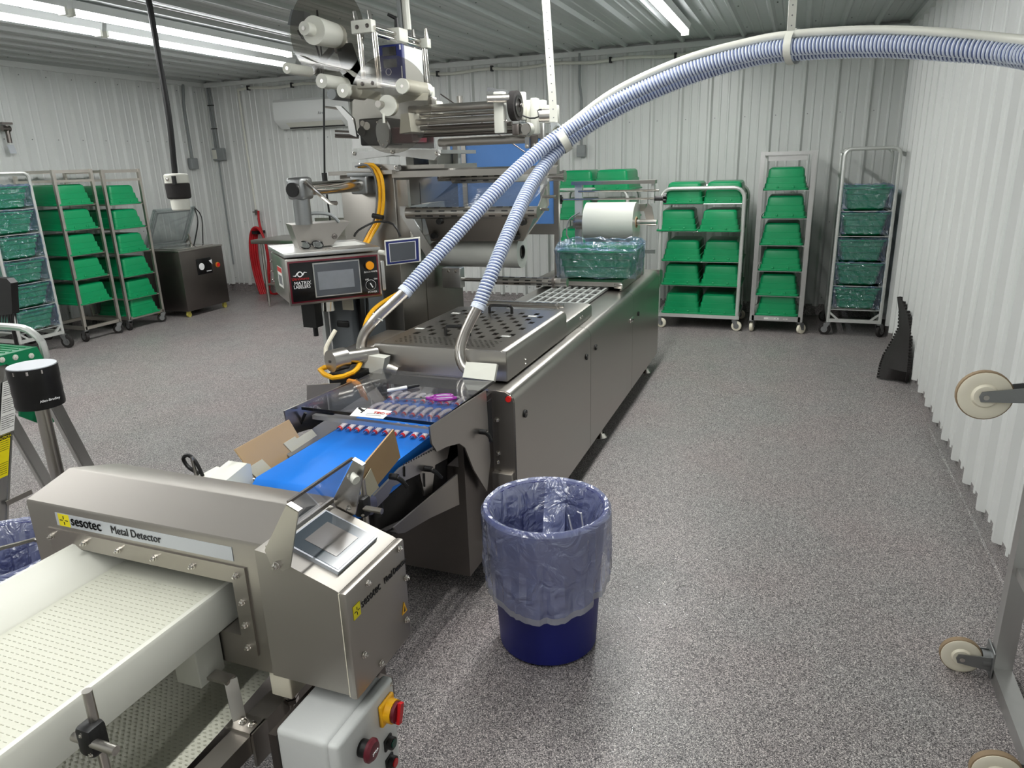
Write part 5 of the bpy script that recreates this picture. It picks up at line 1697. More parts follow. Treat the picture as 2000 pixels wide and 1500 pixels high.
for dz, mm in ((-0.052, 'green_button'), (-0.085, 'red_plastic')):
    q = P(757, 1449, x=EX1) if mm == 'green_button' else P(760, 1486, x=EX1)
    b_ = MB().rbx(EX1 - 0.001, EX1 + 0.005, q.y - 0.017, q.y + 0.015, q.z - 0.016, q.z + 0.016, 0.003).build('push_button', 'black_plastic', en)
    MB().cyl((EX1 + 0.004, q.y, q.z), (EX1 + 0.016, q.y, q.z), 0.015, 18).build('button_bezel', 'black_plastic', b_)
    MB().cyl((EX1 + 0.015, q.y, q.z), (EX1 + 0.019, q.y, q.z), 0.010, 18).build('button_cap', mm, b_)
bolts([(EX1, EY1 - 0.012, EZ1 - 0.014), (EX1, EY1 - 0.012, EZ0 + 0.02), (EX1, EY0 + 0.012, EZ0 + 0.02)], (1, 0, 0), 0.0045, en, h=0.004)
MB().bx(EX0 - 0.022, EX0 - 0.002, EY0 + 0.01, EY1 - 0.05, 0.0, EZ1 - 0.03).build('mounting_post', 'steel_dark', en)
cb = [P(655, 1335, z=0.565), P(630, 1352, z=0.555), P(600, 1365, z=0.53), P(580, 1385, z=0.50), P(566, 1410, z=0.46)]
MB().tube(spline([Vector((-0.93, 1.16, 0.60)), cb[0], cb[1], cb[2], cb[3], cb[4]], 0.02), 0.009, 8).build('cable', 'yellow_cable', en)

# black loop cable and rod standing behind the detector
q = P(385, 918, y=1.55)
t = thing('loop_cable', 'black cable loop tied to a short steel rod behind the detector', 'cable', tuple(q))
lp_ = [P(388, 925, y=1.55), P(368, 912, y=1.55), P(358, 896, y=1.55), P(366, 889, y=1.55), P(378, 896, y=1.55), P(388, 912, y=1.55), P(396, 930, y=1.55)]
MB().tube(spline(lp_, 0.008), 0.006, 8).build('cable', 'black_plastic', t)
MB().cyl(P(374, 893, y=1.545), P(388, 945, y=1.545), 0.005, 10).build('rod', 'steel', t)

# ------------------------------------------------------------------ status beacon on a pole
by, bp_ = 1.52, P(118, 915, y=1.52)
t = thing('status_beacon', 'black round status beacon with grey top on a steel pole', 'beacon', (bp_.x, by, 0))
zt_ = P(74, 715, y=by).z
zb_ = P(92, 792, y=by).z
bxx = (P(38, 760, y=by).x + P(112, 760, y=by).x) / 2 - 0.004
rr_ = (P(112, 760, y=by).x - P(38, 760, y=by).x) / 2 * 0.80
MB().cyl((bxx, by, 0.40), (bxx, by, zb_), rr_ * 0.30, 16).build('pole', 'steel', t)
MB().lathe([(rr_ * 0.8, -0.004), (rr_ * 0.98, 0.0), (rr_, 0.01), (rr_ * 0.98, 0.04), (rr_, 0.045), (rr_ * 0.98, 0.085), (rr_, 0.09), (rr_, zt_ - zb_)], (bxx, by, zb_), 32).build('beacon_body', 'black_plastic', t)
MB().cyl((bxx, by, zt_ - 0.001), (bxx, by, zt_ + 0.003), rr_ * 0.97, 32).build('beacon_top', 'label_silver', t)
vd = Vector((-bxx, -by, 0)).normalized()
tn = Vector((-vd.y, vd.x, 0))
for k in range(3):
    a_ = math.atan2(vd.y, vd.x) + (-0.8 + 0.55 * k)
    MB().bx(bxx + rr_ * math.cos(a_) - 0.0025, bxx + rr_ * math.cos(a_) + 0.0025, by + rr_ * math.sin(a_) - 0.0025, by + rr_ * math.sin(a_) + 0.0025, zt_ - 0.016, zt_ - 0.004).build('reflector', 'steel_bright', t)
a_ = math.atan2(vd.y, vd.x) + 0.35
pc = Vector((bxx + (rr_ + 0.001) * math.cos(a_), by + (rr_ + 0.001) * math.sin(a_), zb_ + 0.026))
lettering('Allen-Bradley', 0.011, pc - Vector((-math.sin(a_), math.cos(a_), 0)) * 0.028, (-math.sin(a_), math.cos(a_), 0), (0, 0, 1), 'print_white', t)
MB().bar((bxx, by, 0.42), (-1.60, 1.40, 0.36), 0.03).build('mounting_arm', 'steel', t)
MB().cyl((bxx, by, 0.0), (bxx, by, 0.42), 0.016, 10).build('mounting_leg', 'steel_dull', t)

# ------------------------------------------------------------------ step ladder at the left edge
LDX, LDX2 = -3.06, -3.46
lad = thing('step_ladder', 'aluminium step ladder with green platform at the left edge', 'ladder', (-3.26, 2.0, 0))
zp = 0.99
MB().rbx(LDX2 - 0.02, LDX - 0.005, 1.70, 2.10, zp - 0.03, zp, 0.008).build('platform', 'green_step', lad)
skirt = [(1.70, zp), (2.095, zp), (2.112, 0.925), (2.09, 0.914), (2.04, 0.902), (1.99, 0.915), (1.95, 0.95), (1.70, 0.955)]
MB().prism(skirt, 'x', LDX - 0.008, LDX + 0.014).build('platform_skirt', 'green_step', lad)
MB().prism(skirt, 'x', LDX2 - 0.02, LDX2).build('platform_skirt', 'green_step', lad)
for k in range(12):
    MB().bx(LDX2 + 0.02, LDX - 0.02, 1.73 + k * 0.03, 1.737 + k * 0.03, zp, zp + 0.004).build('tread_rib', 'green_plastic', lad)
bolts([P(61, 695, x=LDX + 0.014), P(30, 698, x=LDX + 0.014), P(4, 703, x=LDX + 0.014), P(29, 716, x=LDX + 0.014)], (1, 0, 0), 0.010, lad, 'white_plastic', h=0.008)
hp = [Vector((LDX + 0.005, 2.13, 0.93)), Vector((LDX + 0.0, 2.13, 1.0)), P(66, 652, y=2.14), P(45, 641, y=2.14), P(0, 637, y=2.14)]
hp = hp + [Vector((LDX2 - 0.02, 2.14, hp[-1].z))]
MB().tube(spline(hp, 0.03), 0.016, 10).build('guard_rail', 'white_tube', lad)
for x0_ in (LDX - 0.02, LDX2):
    rail = [(1.915, 0.95), (2.000, 0.93), (1.725, 0.0), (1.64, 0.0)]
    MB().prism(rail, 'x', x0_ - 0.012, x0_ + 0.016).build('rail', 'aluminium', lad)
    for f in (0.10, 0.5, 0.92):
        a_ = Vector((x0_ + 0.018, 1.915 + 0.085 * f, 0.93))
        b_ = Vector((x0_ + 0.018, 1.64 + 0.085 * f, 0.01))
        MB().bar(a_, b_, 0.007, 0.007).build('rail_rib', 'aluminium', lad)
    MB().bar((x0_, 2.07, 0.95), (x0_, 2.318, 0.0), 0.026, 0.055).build('rear_leg', 'aluminium', lad)
    MB().bar((x0_ + 0.014, 2.055, 0.93), (x0_ + 0.014, 2.303, 0.0), 0.012, 0.010).build('leg_flange', 'aluminium', lad)
for z, y in ((0.66, 1.86), (0.34, 1.77)):
    MB().rbx(LDX2, LDX - 0.03, y - 0.05, y + 0.06, z - 0.02, z, 0.004).build('step', 'aluminium', lad)
rn = Vector((1, 0, 0))
xl_ = LDX + 0.003


def rail_pt(px, py):
    return P(px, py, x=xl_)


lb = [rail_pt(2, 742), rail_pt(33, 738), rail_pt(27, 840), rail_pt(-5, 846)]
lb = [lb[1] + Vector((0, -0.062, -0.002)), lb[1], lb[2], lb[2] + Vector((0, -0.062, -0.002))]
MB().slab(lb, 0.003, rn).build('text_label', 'paper', lad)
m = MB()
for k in range(24):
    f0 = (k + 0.6) / 25
    if k % 8 == 7:
        continue
    a_ = lb[0] + (lb[3] - lb[0]) * f0
    b_ = lb[1] + (lb[2] - lb[1]) * f0
    m.bar(a_ + (b_ - a_) * 0.06 + rn * 0.0018, a_ + (b_ - a_) * (0.93 if k % 3 else 0.7) + rn * 0.0018, 0.0018, 0.0008, rn)
stuff(m.build('text_lines', 'print_black', lad, smooth=0))
q1, q2 = rail_pt(20, 845), rail_pt(15, 928)
lb = [q1 + Vector((0, -0.064, -0.002)), q1, q2, q2 + Vector((0, -0.064, -0.002))]
MB().slab(lb, 0.003, rn).build('caution_label', 'yellow_sign', lad)
tp = [lb[0] + rn * 0.002, lb[1] + rn * 0.002, lb[1] + (lb[2] - lb[1]) * 0.10 + rn * 0.002, lb[0] + (lb[3] - lb[0]) * 0.10 + rn * 0.002]
MB().slab(tp, 0.001, rn).build('caution_band', 'print_black', lad)
lettering('CAUTION', 0.014, tp[3] + (tp[2] - tp[3]) * 0.06 + (tp[0] - tp[3]) * 0.18 + rn * 0.001, tp[2] - tp[3], tp[0] - tp[3], 'yellow_sign', lad)
m = MB()
for k in range(16):
    if 5 <= k <= 9:
        continue
    f0 = 0.15 + 0.82 * k / 16
    a_ = lb[0] + (lb[3] - lb[0]) * f0
    b_ = lb[1] + (lb[2] - lb[1]) * f0
    m.bar(a_ + (b_ - a_) * 0.08 + rn * 0.0018, a_ + (b_ - a_) * 0.92 + rn * 0.0018, 0.0016, 0.0008, rn)
stuff(m.build('text_lines', 'print_black', lad, smooth=0))
MB().slab([P(38, 735, x=-3.22), P(96, 760, x=-3.22), P(113, 815, x=-3.22), P(92, 833, x=-3.22), P(38, 813, x=-3.22)], 0.014, rn).build('rear_bracket', 'green_step', lad)
MB().bx(LDX2, LDX - 0.02, 2.13, 2.15, 0.64, 0.665).build('spreader', 'aluminium', lad)
MB().bar(P(12, 984, x=LDX + 0.01), P(62, 960, x=LDX + 0.01), 0.005, 0.022).build('spreader', 'steel', lad)

# black brush hanging behind the ladder
q = P(10, 590, y=3.3)
t = thing('brush', 'black bristle brush head standing in front of the wrapped totes', 'brush', tuple(q))
bp0 = [P(-25, 548, y=3.3), P(-10, 541, y=3.3), P(20, 543, y=3.3), P(28, 552, y=3.3), P(31, 612, y=3.3), P(-25, 618, y=3.3)]
MB().slab(bp0, 0.05, (0, 1, 0)).build('brush_back', 'black_plastic', t)
m = MB()
for k in range(22):
    a_ = P(-24 + 54 * k / 21, 612, y=3.28 + 0.03 * (k % 2))
    b_ = P(-24 + 55 * k / 21 + (2 if k % 2 else -2), 634 - (k % 3), y=3.28 + 0.03 * (k % 2))
    m.cyl(a_, b_, 0.006, 5, 0.002)
stuff(m.build('bristles', 'black_plastic', t))
MB().cyl(P(2, 545, y=3.32), Vector((P(2, 545, y=3.32).x - 0.03, 3.34, 0.0)), 0.013, 8).build('broom_stick', 'black_plastic', t)


# ------------------------------------------------------------------ waste bins with liners
def waste_bin(c, r0, r1, h, label, seed, hem=True):
    t = thing('waste_bin', label, 'bin', (c[0], c[1], 0), 0, 'blue waste bins')
    pr = [(r0 * 0.93, 0.0), (r0, 0.012), (r0 + (r1 - r0) * 0.45, h * 0.45), (r1, h - 0.03), (r1 + 0.012, h - 0.028), (r1 + 0.014, h - 0.004), (r1 + 0.006, h), (r1 - 0.006, h - 0.004), (r1 - 0.012, h - 0.04), (r0 - 0.01, 0.03), (0.001, 0.02)]
    MB().lathe(pr, (c[0], c[1], 0), 48).build('body', 'bin_blue', t)
    rnd = random.Random(seed)
    n = 120

    def loop(z, r, amp, drop=0.0, fold=7.0):
        out = []
        for i in range(n):
            a = 2 * PI * i / n
            v1 = noise.noise(Vector((math.cos(a) * 5 + seed, math.sin(a) * 5, z * 6)))
            v2 = noise.noise(Vector((math.cos(a) * 11, math.sin(a) * 11 + seed, z * 9 + 5)))
            f = 1.6 * (0.5 - abs(v1)) + 0.9 * (0.4 - abs(v2)) + 0.8 * v1
            dz = drop * max(0.0, math.cos(a - math.atan2(-c[1], -c[0]) + 0.1)) ** 1.3 * 1.9 + amp * 0.15 * rnd.uniform(-1, 1)
            rr = r + amp * f
            out.append((c[0] + rr * math.cos(a), c[1] + rr * math.sin(a), z - dz))
        return out
    rows = [loop(h * 0.12, r0 * 0.55, 0.012)] + [loop(h * (0.2 + 0.1 * k), r0 * (0.62 + 0.042 * k), 0.014) for k in range(7)] + [loop(h - 0.03, r1 - 0.026, 0.005), loop(h + 0.004, r1 - 0.002, 0.002), loop(h + 0.007, r1 + 0.010, 0.002), loop(h - 0.008, r1 + 0.020, 0.002), loop(h - 0.03, r1 + 0.019, 0.004)] + [loop(h - 0.045 - 0.015 * k, r1 + 0.018 - 0.0009 * k, 0.006 + 0.0009 * k, 0.004 * k) for k in range(12)]
    rnd2 = rnd.getstate()
    last = loop(h - 0.222, r1 + 0.008, 0.016, 0.047)
    MB().grid(rows + [last], closed_u=True).build('liner', 'liner', t, smooth=24)
    if hem:
        h2 = [(x, y, z - 0.024) for x, y, z in last]
        MB().grid([last, h2], closed_u=True).build('liner_hem', 'liner_hem', t, smooth=50)
    return t


wb = waste_bin((-0.735, 2.165), 0.178, 0.208, 0.545, 'blue waste bin with clear plastic liner standing in the aisle', 3)
fa_, fb_ = Vector((-0.80, 2.36, 0.545)), Vector((-0.72, 2.365, 0.545))
MB().slab([fa_, fb_, Vector((-0.70, 2.25, 0.25)), Vector((-0.78, 2.22, 0.25))], 0.002).build('liner_fold', 'liner', wb)
for dx in (0, 0.03):
    MB().cyl((-0.63 + dx, 2.16 + dx, 0.42), (-0.645 + dx * 1.2, 2.14 + dx, 0.53), 0.003, 6).build('straw', 'print_white', wb)
q = P(30, 1085, z=0.56)
waste_bin((q.x - 0.13, q.y + 0.02), 0.178, 0.208, 0.545, 'blue lined waste bin behind the white belt at the left edge', 8, False)
# side bar of the ladder and detector seen above that bin
t = thing('support_rod', 'thin steel rod running from the detector to the left edge', 'rod', tuple(P(40, 1066, y=1.3)))
MB().cyl(P(66, 1054, y=1.25), P(-40, 1082, y=1.05), 0.006, 10).build('rod', 'steel', t)
MB().cyl(P(66, 1054, y=1.25) + Vector((0.12, 0.0, -0.005)), P(66, 1054, y=1.25), 0.006, 8).build('rod_end', 'steel', t)

# ------------------------------------------------------------------ tipped-over cart at the right edge
ct = thing('tipped_cart', 'aluminium cart frame tipped on its side with white casters at the right edge', 'cart', (0.80, 2.4, 0))
cy_ = 2.44
cx_ = P(1938, 1300, y=cy_).x
base = Vector((cx_ + 0.02, cy_, 0))
ptop = P(1998, 760, y=cy_)
MB().bx(cx_ - 0.005, cx_ + 0.05, cy_ - 0.025, cy_ + 0.025, 0.0, 1.15).build('upright', 'aluminium', ct)
MB().bx(cx_ - 0.005, cx_ + 0.05, 1.6, cy_ - 0.025, 0.0, 0.05).build('base_rail', 'aluminium', ct)
MB().bx(cx_ - 0.005, cx_ + 0.05, 1.6, cy_ - 0.025, 1.10, 1.15).build('base_rail', 'aluminium', ct)
MB().bx(cx_ - 0.005, cx_ + 0.05, 1.55, 1.60, 0.0, 1.15).build('upright', 'aluminium', ct)
for z_ in (0.4, 0.75):
    MB().bx(cx_ + 0.005, cx_ + 0.04, 1.6, cy_ - 0.025, z_, z_ + 0.03).build('cross_rail', 'aluminium', ct)


def side_caster(c, wr, parent, plate_z):
    """caster standing out sideways (-x) from the tipped frame"""
    c = Vector(c)
    xp = cx_ - 0.006
    m = MB()
    m.rbx(xp - 0.006, xp, c.y - 0.04, c.y + 0.05, plate_z - 0.05, plate_z + 0.05, 0.003)
    yt = 0.026
    for s in (-1, 1):
        m.slab([(xp - 0.006, c.y + s * yt, plate_z + 0.026), (xp - 0.006, c.y + s * yt, plate_z - 0.026), (c.x - 0.012, c.y + s * yt, c.z - 0.016), (c.x - 0.018, c.y + s * yt, c.z), (c.x - 0.012, c.y + s * yt, c.z + 0.016)], 0.004, (0, 1, 0))
    m.cyl((xp - 0.03, c.y, plate_z), (xp - 0.006, c.y, plate_z), 0.03, 14)
    f = m.build('caster', 'zinc', parent)
    M = Matrix.Translation(c) @ rotm('X', PI / 2)
    MB().lathe([(wr * 0.12, -0.022), (wr * 0.42, -0.022), (wr * 0.5, -0.014), (wr * 0.80, -0.016), (wr * 0.97, -0.012), (wr * 0.97, 0.012), (wr * 0.80, 0.016), (wr * 0.5, 0.014), (wr * 0.42, 0.022), (wr * 0.12, 0.022)], (0, 0, 0), 30, M).build('wheel', 'caster_white', f)
    MB().lathe([(wr * 0.95, -0.011), (wr * 1.02, -0.009), (wr * 1.02, 0.009), (wr * 0.95, 0.011)], (0, 0, 0), 30, M).build('tread', 'caster_tread', f)
    MB().cyl(c + Vector((0, -0.032, 0)), c + Vector((0, 0.032, 0)), 0.008, 10).build('axle', 'steel_bright', f)


w1 = P(1876, 1278, y=cy_)
side_caster(w1, 0.062, ct, w1.z + 0.0)
w2 = P(1925, 775, y=cy_ - 0.02)
cyy = cy_
side_caster((w2.x, cyy, w2.z), 0.075, ct, w2.z + 0.02)
w3 = P(1965, 1512, y=1.86)
side_caster((cx_ - 0.12, 1.86, max(0.07, w3.z)), 0.062, ct, max(0.07, w3.z))

# ------------------------------------------------------------------ label applicator tower
LY = 3.70
la = thing('label_applicator', 'tall stainless label applicator with rollers, blue printer and clear discs', 'labeller', (-2.3, 4.1, 0))


def Q(px, py, dy=0.0):
    return P(px, py, y=LY + dy)


def ycyl(px, py, dy, ln, rpx, name, material, parent=None, n=22, r2=None):
    """cylinder with its axis along y, front end seen at (px, py)"""
    a = Q(px, py, dy)
    r = rpx * (a - Vector((0, 0, CAM_H))).length / FPX
    return MB().cyl(a, a + Vector((0, ln, 0)), r, n, r2).build(name, material, parent or la)


CX0, CX1, CY1, CZ1 = -2.49, -2.13, 4.55, 1.665
MB().rbx(CX0, CX1, LY, CY1, 0.10, CZ1 - 0.01, 0.006, 2).build('cabinet', 'steel_mid', la)
MB().bx(CX0 - 0.04, CX1 + 0.02, LY - 0.05, CY1 + 0.02, CZ1 - 0.01, CZ1 + 0.012).build('top_plate', 'steel', la)
MB().bx(CX1 - 0.003, CX1 + 0.002, LY + 0.30, LY + 0.306, 0.3, 1.6).build('panel_seam', 'steel_dark', la)
for x in (CX0 + 0.05, CX1 - 0.05):
    for y in (LY + 0.06, CY1 - 0.06):
        MB().cyl((x, y, 0), (x, y, 0.11), 0.02, 10).build('foot', 'steel_bright', la)
# grey power box in front of the cabinet, with socket and white post
g0, g1 = P(636, 560, y=3.25), P(690, 655, y=3.25)
MB().rbx(g0.x, g1.x, 3.25, 3.6, 0.30, g0.z, 0.01).build('power_box', 'grey_panel', la)
v0, v1 = P(657, 626, y=3.245), P(682, 640, y=3.245)
MB().rbx(v0.x, v1.x, 3.24, 3.256, v1.z, v0.z, 0.008).build('power_socket', 'black_plastic', la)
v0, v1 = P(668, 583, y=3.245), P(690, 606, y=3.245)
MB().bx(v0.x, v1.x, 3.242, 3.252, v1.z, v0.z).build('terminal_strip', 'ivory_plastic', la)
a = P(633, 600, y=3.22)
MB().bx(a.x - 0.014, a.x + 0.008, 3.20, 3.24, 0.0, a.z + 0.05).build('white_post', 'white_paint', la)
MB().bx(g1.x + 0.01, g1.x + 0.03, 3.3, 3.34, 0.0, 1.2).build('black_post', 'black_plastic', la)
MB().tube(spline([P(716, 575, y=3.4), P(718, 610, y=3.4), P(706, 650, y=3.35), P(700, 690, y=3.3)], 0.04), 0.007, 6).build('black_cable', 'black_plastic', la)
# cross beam over the machine
b0, b1 = Q(772, 333), Q(1088, 326)
MB().prism([(LY - 0.02, 1.635), (LY + 0.03, 1.635), (LY + 0.03, 1.668), (LY + 0.01, 1.678), (LY - 0.02, 1.668)], 'x', CX1, -1.16).build('cross_beam', 'steel', la)
MB().bx(CX1, -1.45, LY + 0.42, LY + 0.47, 1.63, 1.67).build('cross_beam', 'steel', la)
MB().bx(CX1 - 0.001, CX1 + 0.07, LY + 0.02, LY + 0.05, 1.30, 1.62).build('roller_bracket', 'steel', la)

# lift plates and base of the head
m = MB().slab([Q(688, 297), Q(770, 292), Q(850, 292), Q(858, 303), Q(850, 313), Q(770, 303), Q(700, 312), Q(688, 308)], 0.03, (0, 1, 0))
m.build('lift_arm', 'aluminium', la)
MB().slab([Q(690, 318), Q(780, 322), Q(782, 335), Q(770, 340), Q(690, 336)], 0.03, (0, 1, 0)).build('lift_arm', 'aluminium', la)
MB().bx(Q(690, 320).x, Q(860, 320).x, LY + 0.05, LY + 0.5, 1.675, 1.70).build('lift_base', 'steel', la)
MB().bx(Q(690, 300).x, Q(858, 300).x, LY + 0.02, LY + 0.5, 1.755, 1.775).build('lift_deck', 'aluminium', la)
bolts([Q(691, 300, -0.02), Q(766, 297, -0.02), Q(853, 300, -0.02), Q(742, 328, -0.02), Q(773, 327, -0.02), Q(704, 322, -0.02)], (0, -1, 0), 0.009, la, h=0.008)
MB().bx(Q(775, 300).x, Q(790, 300).x, LY + 0.1, LY + 0.4, 1.69, 1.76).build('lift_block', 'white_plastic', la)
MB().bx(Q(820, 300).x, Q(838, 300).x, LY + 0.1, LY + 0.4, 1.69, 1.76).build('lift_block', 'white_plastic', la)

# back plates of the head
hp_ = [Q(690, 185, 0.25), Q(842, 185, 0.25), Q(850, 290, 0.25), Q(690, 290, 0.25)]
MB().slab(hp_, 0.02, (0, 1, 0)).build('head_plate', 'aluminium', la)
MB().slab([Q(800, 225, 0.02), Q(815, 222, 0.02), Q(820, 258, 0.02), Q(798, 262, 0.02)], 0.20, (0, 1, 0)).build('head_block', 'white_plastic', la)
MB().rbx(Q(700, 240).x, Q(750, 240).x, LY + 0.0, LY + 0.2, Q(700, 285).z, Q(700, 232).z, 0.01).build('drive_motor', 'black_plastic', la)
MB().rbx(Q(758, 240).x, Q(800, 240).x, LY + 0.02, LY + 0.2, Q(700, 283).z, Q(700, 252).z, 0.01).build('motor_cover', 'maroon', la)
c = Q(747, 257, -0.03)
pl = [(c.x + 0.042 * math.cos(a), c.z + 0.075 * math.sin(a) * (1.15 if math.sin(a) < 0 else 0.9)) for a in [2 * PI * i / 24 for i in range(24)]]
MB().prism(pl, 'y', c.y, c.y + 0.02).build('oval_plate', 'zinc', la)
bolts([(c.x, c.y, c.z - 0.07), (c.x - 0.028, c.y, c.z - 0.05), (c.x + 0.028, c.y, c.z - 0.05), (c.x - 0.028, c.y, c.z + 0.05), (c.x + 0.028, c.y, c.z + 0.05)], (0, -1, 0), 0.005, la, h=0.006)
ycyl(706, 257, -0.02, 0.05, 8, 'motor_port', 'black_gloss')
ycyl(708, 241, -0.02, 0.06, 5, 'guide_pin', 'steel_bright')
ycyl(716, 246, -0.02, 0.06, 7, 'guide_pin', 'steel_bright')
for py in (256, 263, 267):
    a, b = Q(655, py, 0.05), Q(700, py + 2, 0.05)
    MB().cyl(a, b, 0.006, 8).build('guide_rod', 'steel_dark', la)
for py, px in ((212, 640),):
    a, b = Q(636, 209, 0.0), Q(664, 213, 0.0)
    MB().cyl(a, b, 0.006, 8).build('peel_rod', 'steel', la)
MB().slab([Q(655, 206, 0.0), Q(668, 208, 0.0), Q(692, 232, 0.0), Q(698, 268, 0.0), Q(684, 262, 0.0), Q(680, 236, 0.0)], 0.016, (0, 1, 0)).build('peel_arm', 'aluminium', la)

# big clear discs and label reel hubs (axes along the machine)
ycyl(637, 62, -0.02, 0.006, 74, 'clear_disc', 'smoke_disc', n=48)
ycyl(761, 205, -0.19, 0.006, 83, 'clear_disc', 'smoke_disc', n=56)
ycyl(594, 55, -0.26, 0.07, 11, 'reel_nose', 'white_plastic')
ycyl(612, 59, -0.20, 0.22, 23, 'reel_hub', 'white_plastic', r2=0.062)
ycyl(592, 55, -0.265, 0.01, 3.5, 'reel_bolt', 'steel_bright', n=8)
ycyl(560, 133, -0.26, 0.20, 9, 'idler_roller', 'white_plastic')
ycyl(628, 158, -0.22, 0.22, 12, 'idler_roller', 'white_plastic')
ycyl(669, 177, -0.22, 0.20, 12, 'idler_roller', 'white_plastic')
ycyl(785, 168, -0.20, 0.28, 13, 'idler_roller', 'white_plastic')
ycyl(647, 184, -0.22, 0.18, 9, 'idler_roller', 'grey_box')
for px, py, dy in ((560, 133, -0.262), (628, 158, -0.222), (669, 177, -0.222), (785, 168, -0.202)):
    ycyl(px, py, dy, 0.004, 3, 'roller_bolt', 'steel_bright', n=8)
ycyl(756, 206, -0.20, 0.03, 18, 'reel_flange', 'white_plastic')
ycyl(738, 203, -0.24, 0.10, 6, 'reel_shaft', 'steel')
MB().cyl(Q(749, 222, -0.2), Q(750, 240, -0.2), 0.007, 8).build('reel_lever', 'white_plastic', la)
# swing arms of the top reel
MB().slab([Q(664, 65, 0.06), Q(674, 68, 0.06), Q(690, 160, 0.06), Q(682, 165, 0.06)], 0.025, (0, 1, 0)).build('reel_arm', 'steel', la)
MB().slab([Q(608, 135, 0.0), Q(615, 142, 0.0), Q(662, 88, 0.06), Q(654, 82, 0.06)], 0.02).build('reel_arm', 'steel_dark', la)
MB().rbx(Q(655, 85, 0.05).x, Q(672, 85, 0.05).x, LY + 0.03, LY + 0.10, Q(660, 105, 0.05).z, Q(660, 80, 0.05).z, 0.008).build('arm_pivot', 'steel_dark', la)
MB().slab([Q(668, 85, 0.03), Q(673, 86, 0.03), Q(700, 165, 0.03), Q(694, 168, 0.03)], 0.10, (1, 0, 0)).build('label_web', 'white_plastic', la)
lw_ = [Q(585, 108, -0.05), Q(610, 120, -0.05), Q(640, 128, -0.05), Q(672, 136, -0.05), Q(690, 150, -0.05)]
MB().grid([[p, p + Vector((0, 0.10, 0.004))] for p in spline(lw_, 0.03)]).build('label_web', 'white_plastic', la)
lw_ = [Q(682, 190, -0.1), Q(715, 192, -0.1), Q(742, 198, -0.1)]
MB().grid([[p, p + Vector((0, 0.02, 0.045))] for p in spline(lw_, 0.03)]).build('label_web', 'white_plastic', la)
lw_ = [Q(775, 203, -0.05), Q(800, 197, -0.05), Q(835, 196, -0.05)]
MB().grid([[p, p + Vector((0, 0.02, 0.04))] for p in spline(lw_, 0.03)]).build('label_web', 'white_plastic', la)
MB().slab([Q(575, 20, 0.1), Q(600, 24, 0.1), Q(602, 52, 0.1), Q(568, 50, 0.1)], 0.06, (0, 1, 0)).build('reel_motor', 'grey_panel', la)
MB().tube(spline([Q(582, 60, 0.08), Q(590, 74, 0.06), Q(612, 80, 0.08), Q(624, 110, 0.1), Q(628, 150, 0.1)], 0.03), 0.006, 6).build('black_cable', 'black_plastic', la)

# chrome post frame
F_, B_ = -0.16, 0.36
for px0, py0, px1, py1, dy in ((702, 66, 712, 160, F_), (731, 64, 741, 160, F_), (829, 92, 837, 176, B_), (812, 78, 818, 120, B_)):
    MB().cyl(Q(px0, py0, dy), Q(px1, py1, dy), 0.015, 14).build('chrome_post', 'steel_bright', la)
for px0, py0, px1, py1, dy in ((692, 22, 697, 44, F_), (720, 20, 725, 42, F_), (806, 58, 808, 76, B_), (831, 56, 834, 80, B_)):
    MB().cyl(Q(px0, py0, dy), Q(px1, py1, dy), 0.009, 10, 0.013).build('post_stud', 'steel_bright', la)


def blk(px0, py0, px1, py1, dy, d, name='post_block', m_='white_plastic'):
    a, b = Q(px0, py0, dy), Q(px1, py1, dy)
    return MB().rbx(a.x, b.x, LY + dy - d / 2, LY + dy + d / 2, min(a.z, b.z), max(a.z, b.z), 0.006, 2).build(name, m_, la)


blk(689, 42, 731, 64, F_, 0.05)
blk(700, 155, 742, 172, F_, 0.05)
blk(822, 76, 839, 94, B_, 0.05)
blk(829, 170, 846, 190, B_, 0.06)
bolts([Q(697, 53, F_ - 0.026), Q(717, 50, F_ - 0.026), Q(708, 164, F_ - 0.026), Q(728, 162, F_ - 0.026)], (0, -1, 0), 0.009, la, 'steel_dark', h=0.008)
for px0, py0 in ((731, 54), (731, 66)):
    a = Q(px0, py0, F_)
    MB().cyl(a, (a.x, LY + B_, a.z), 0.011, 12).build('tie_rod', 'steel_bright', la)
a = Q(740, 164, F_)
MB().cyl(a, (a.x, LY + B_, a.z), 0.013, 12).build('tie_rod', 'steel_bright', la)
# label printer
pa, pb = Q(737, 89, 0.0), Q(789, 158, 0.0)
prn = MB().rbx(pa.x, pb.x, LY, LY + 0.03, pb.z, pa.z, 0.006).build('printer', 'blue_navy', la)
MB().rbx(pa.x + 0.004, pb.x - 0.002, LY + 0.028, LY + 0.24, pb.z + 0.006, pa.z - 0.004, 0.006).build('printer_case', 'enclosure_grey', prn)
MB().bx(pa.x + 0.03, pb.x - 0.035, LY - 0.003, LY + 0.001, pa.z - 0.055, pa.z - 0.012).build('printer_window', 'black_gloss', prn)
MB().bx(pa.x + 0.03, pb.x - 0.035, LY - 0.002, LY + 0.001, pa.z - 0.115, pa.z - 0.072).build('printer_display', 'screen_glass', prn)
cc = Vector((pa.x + 0.058, LY - 0.001, pa.z - 0.135))
MB().ring(cc, cc + Vector((0, -0.002, 0)), 0.017, 0.0155, 24).build('printer_ring', 'print_white', prn)
MB().bx(pb.x - 0.014, pb.x - 0.006, LY - 0.002, LY + 0.001, pa.z - 0.030, pa.z - 0.006).bx(pb.x - 0.010, pb.x - 0.006, LY - 0.002, LY + 0.001, pb.z + 0.018, pb.z + 0.075).build('printer_print', 'print_white', prn)
blk(762, 58, 790, 82, 0.10, 0.10, 'printer_mount')
a = Q(775, 56, 0.1)
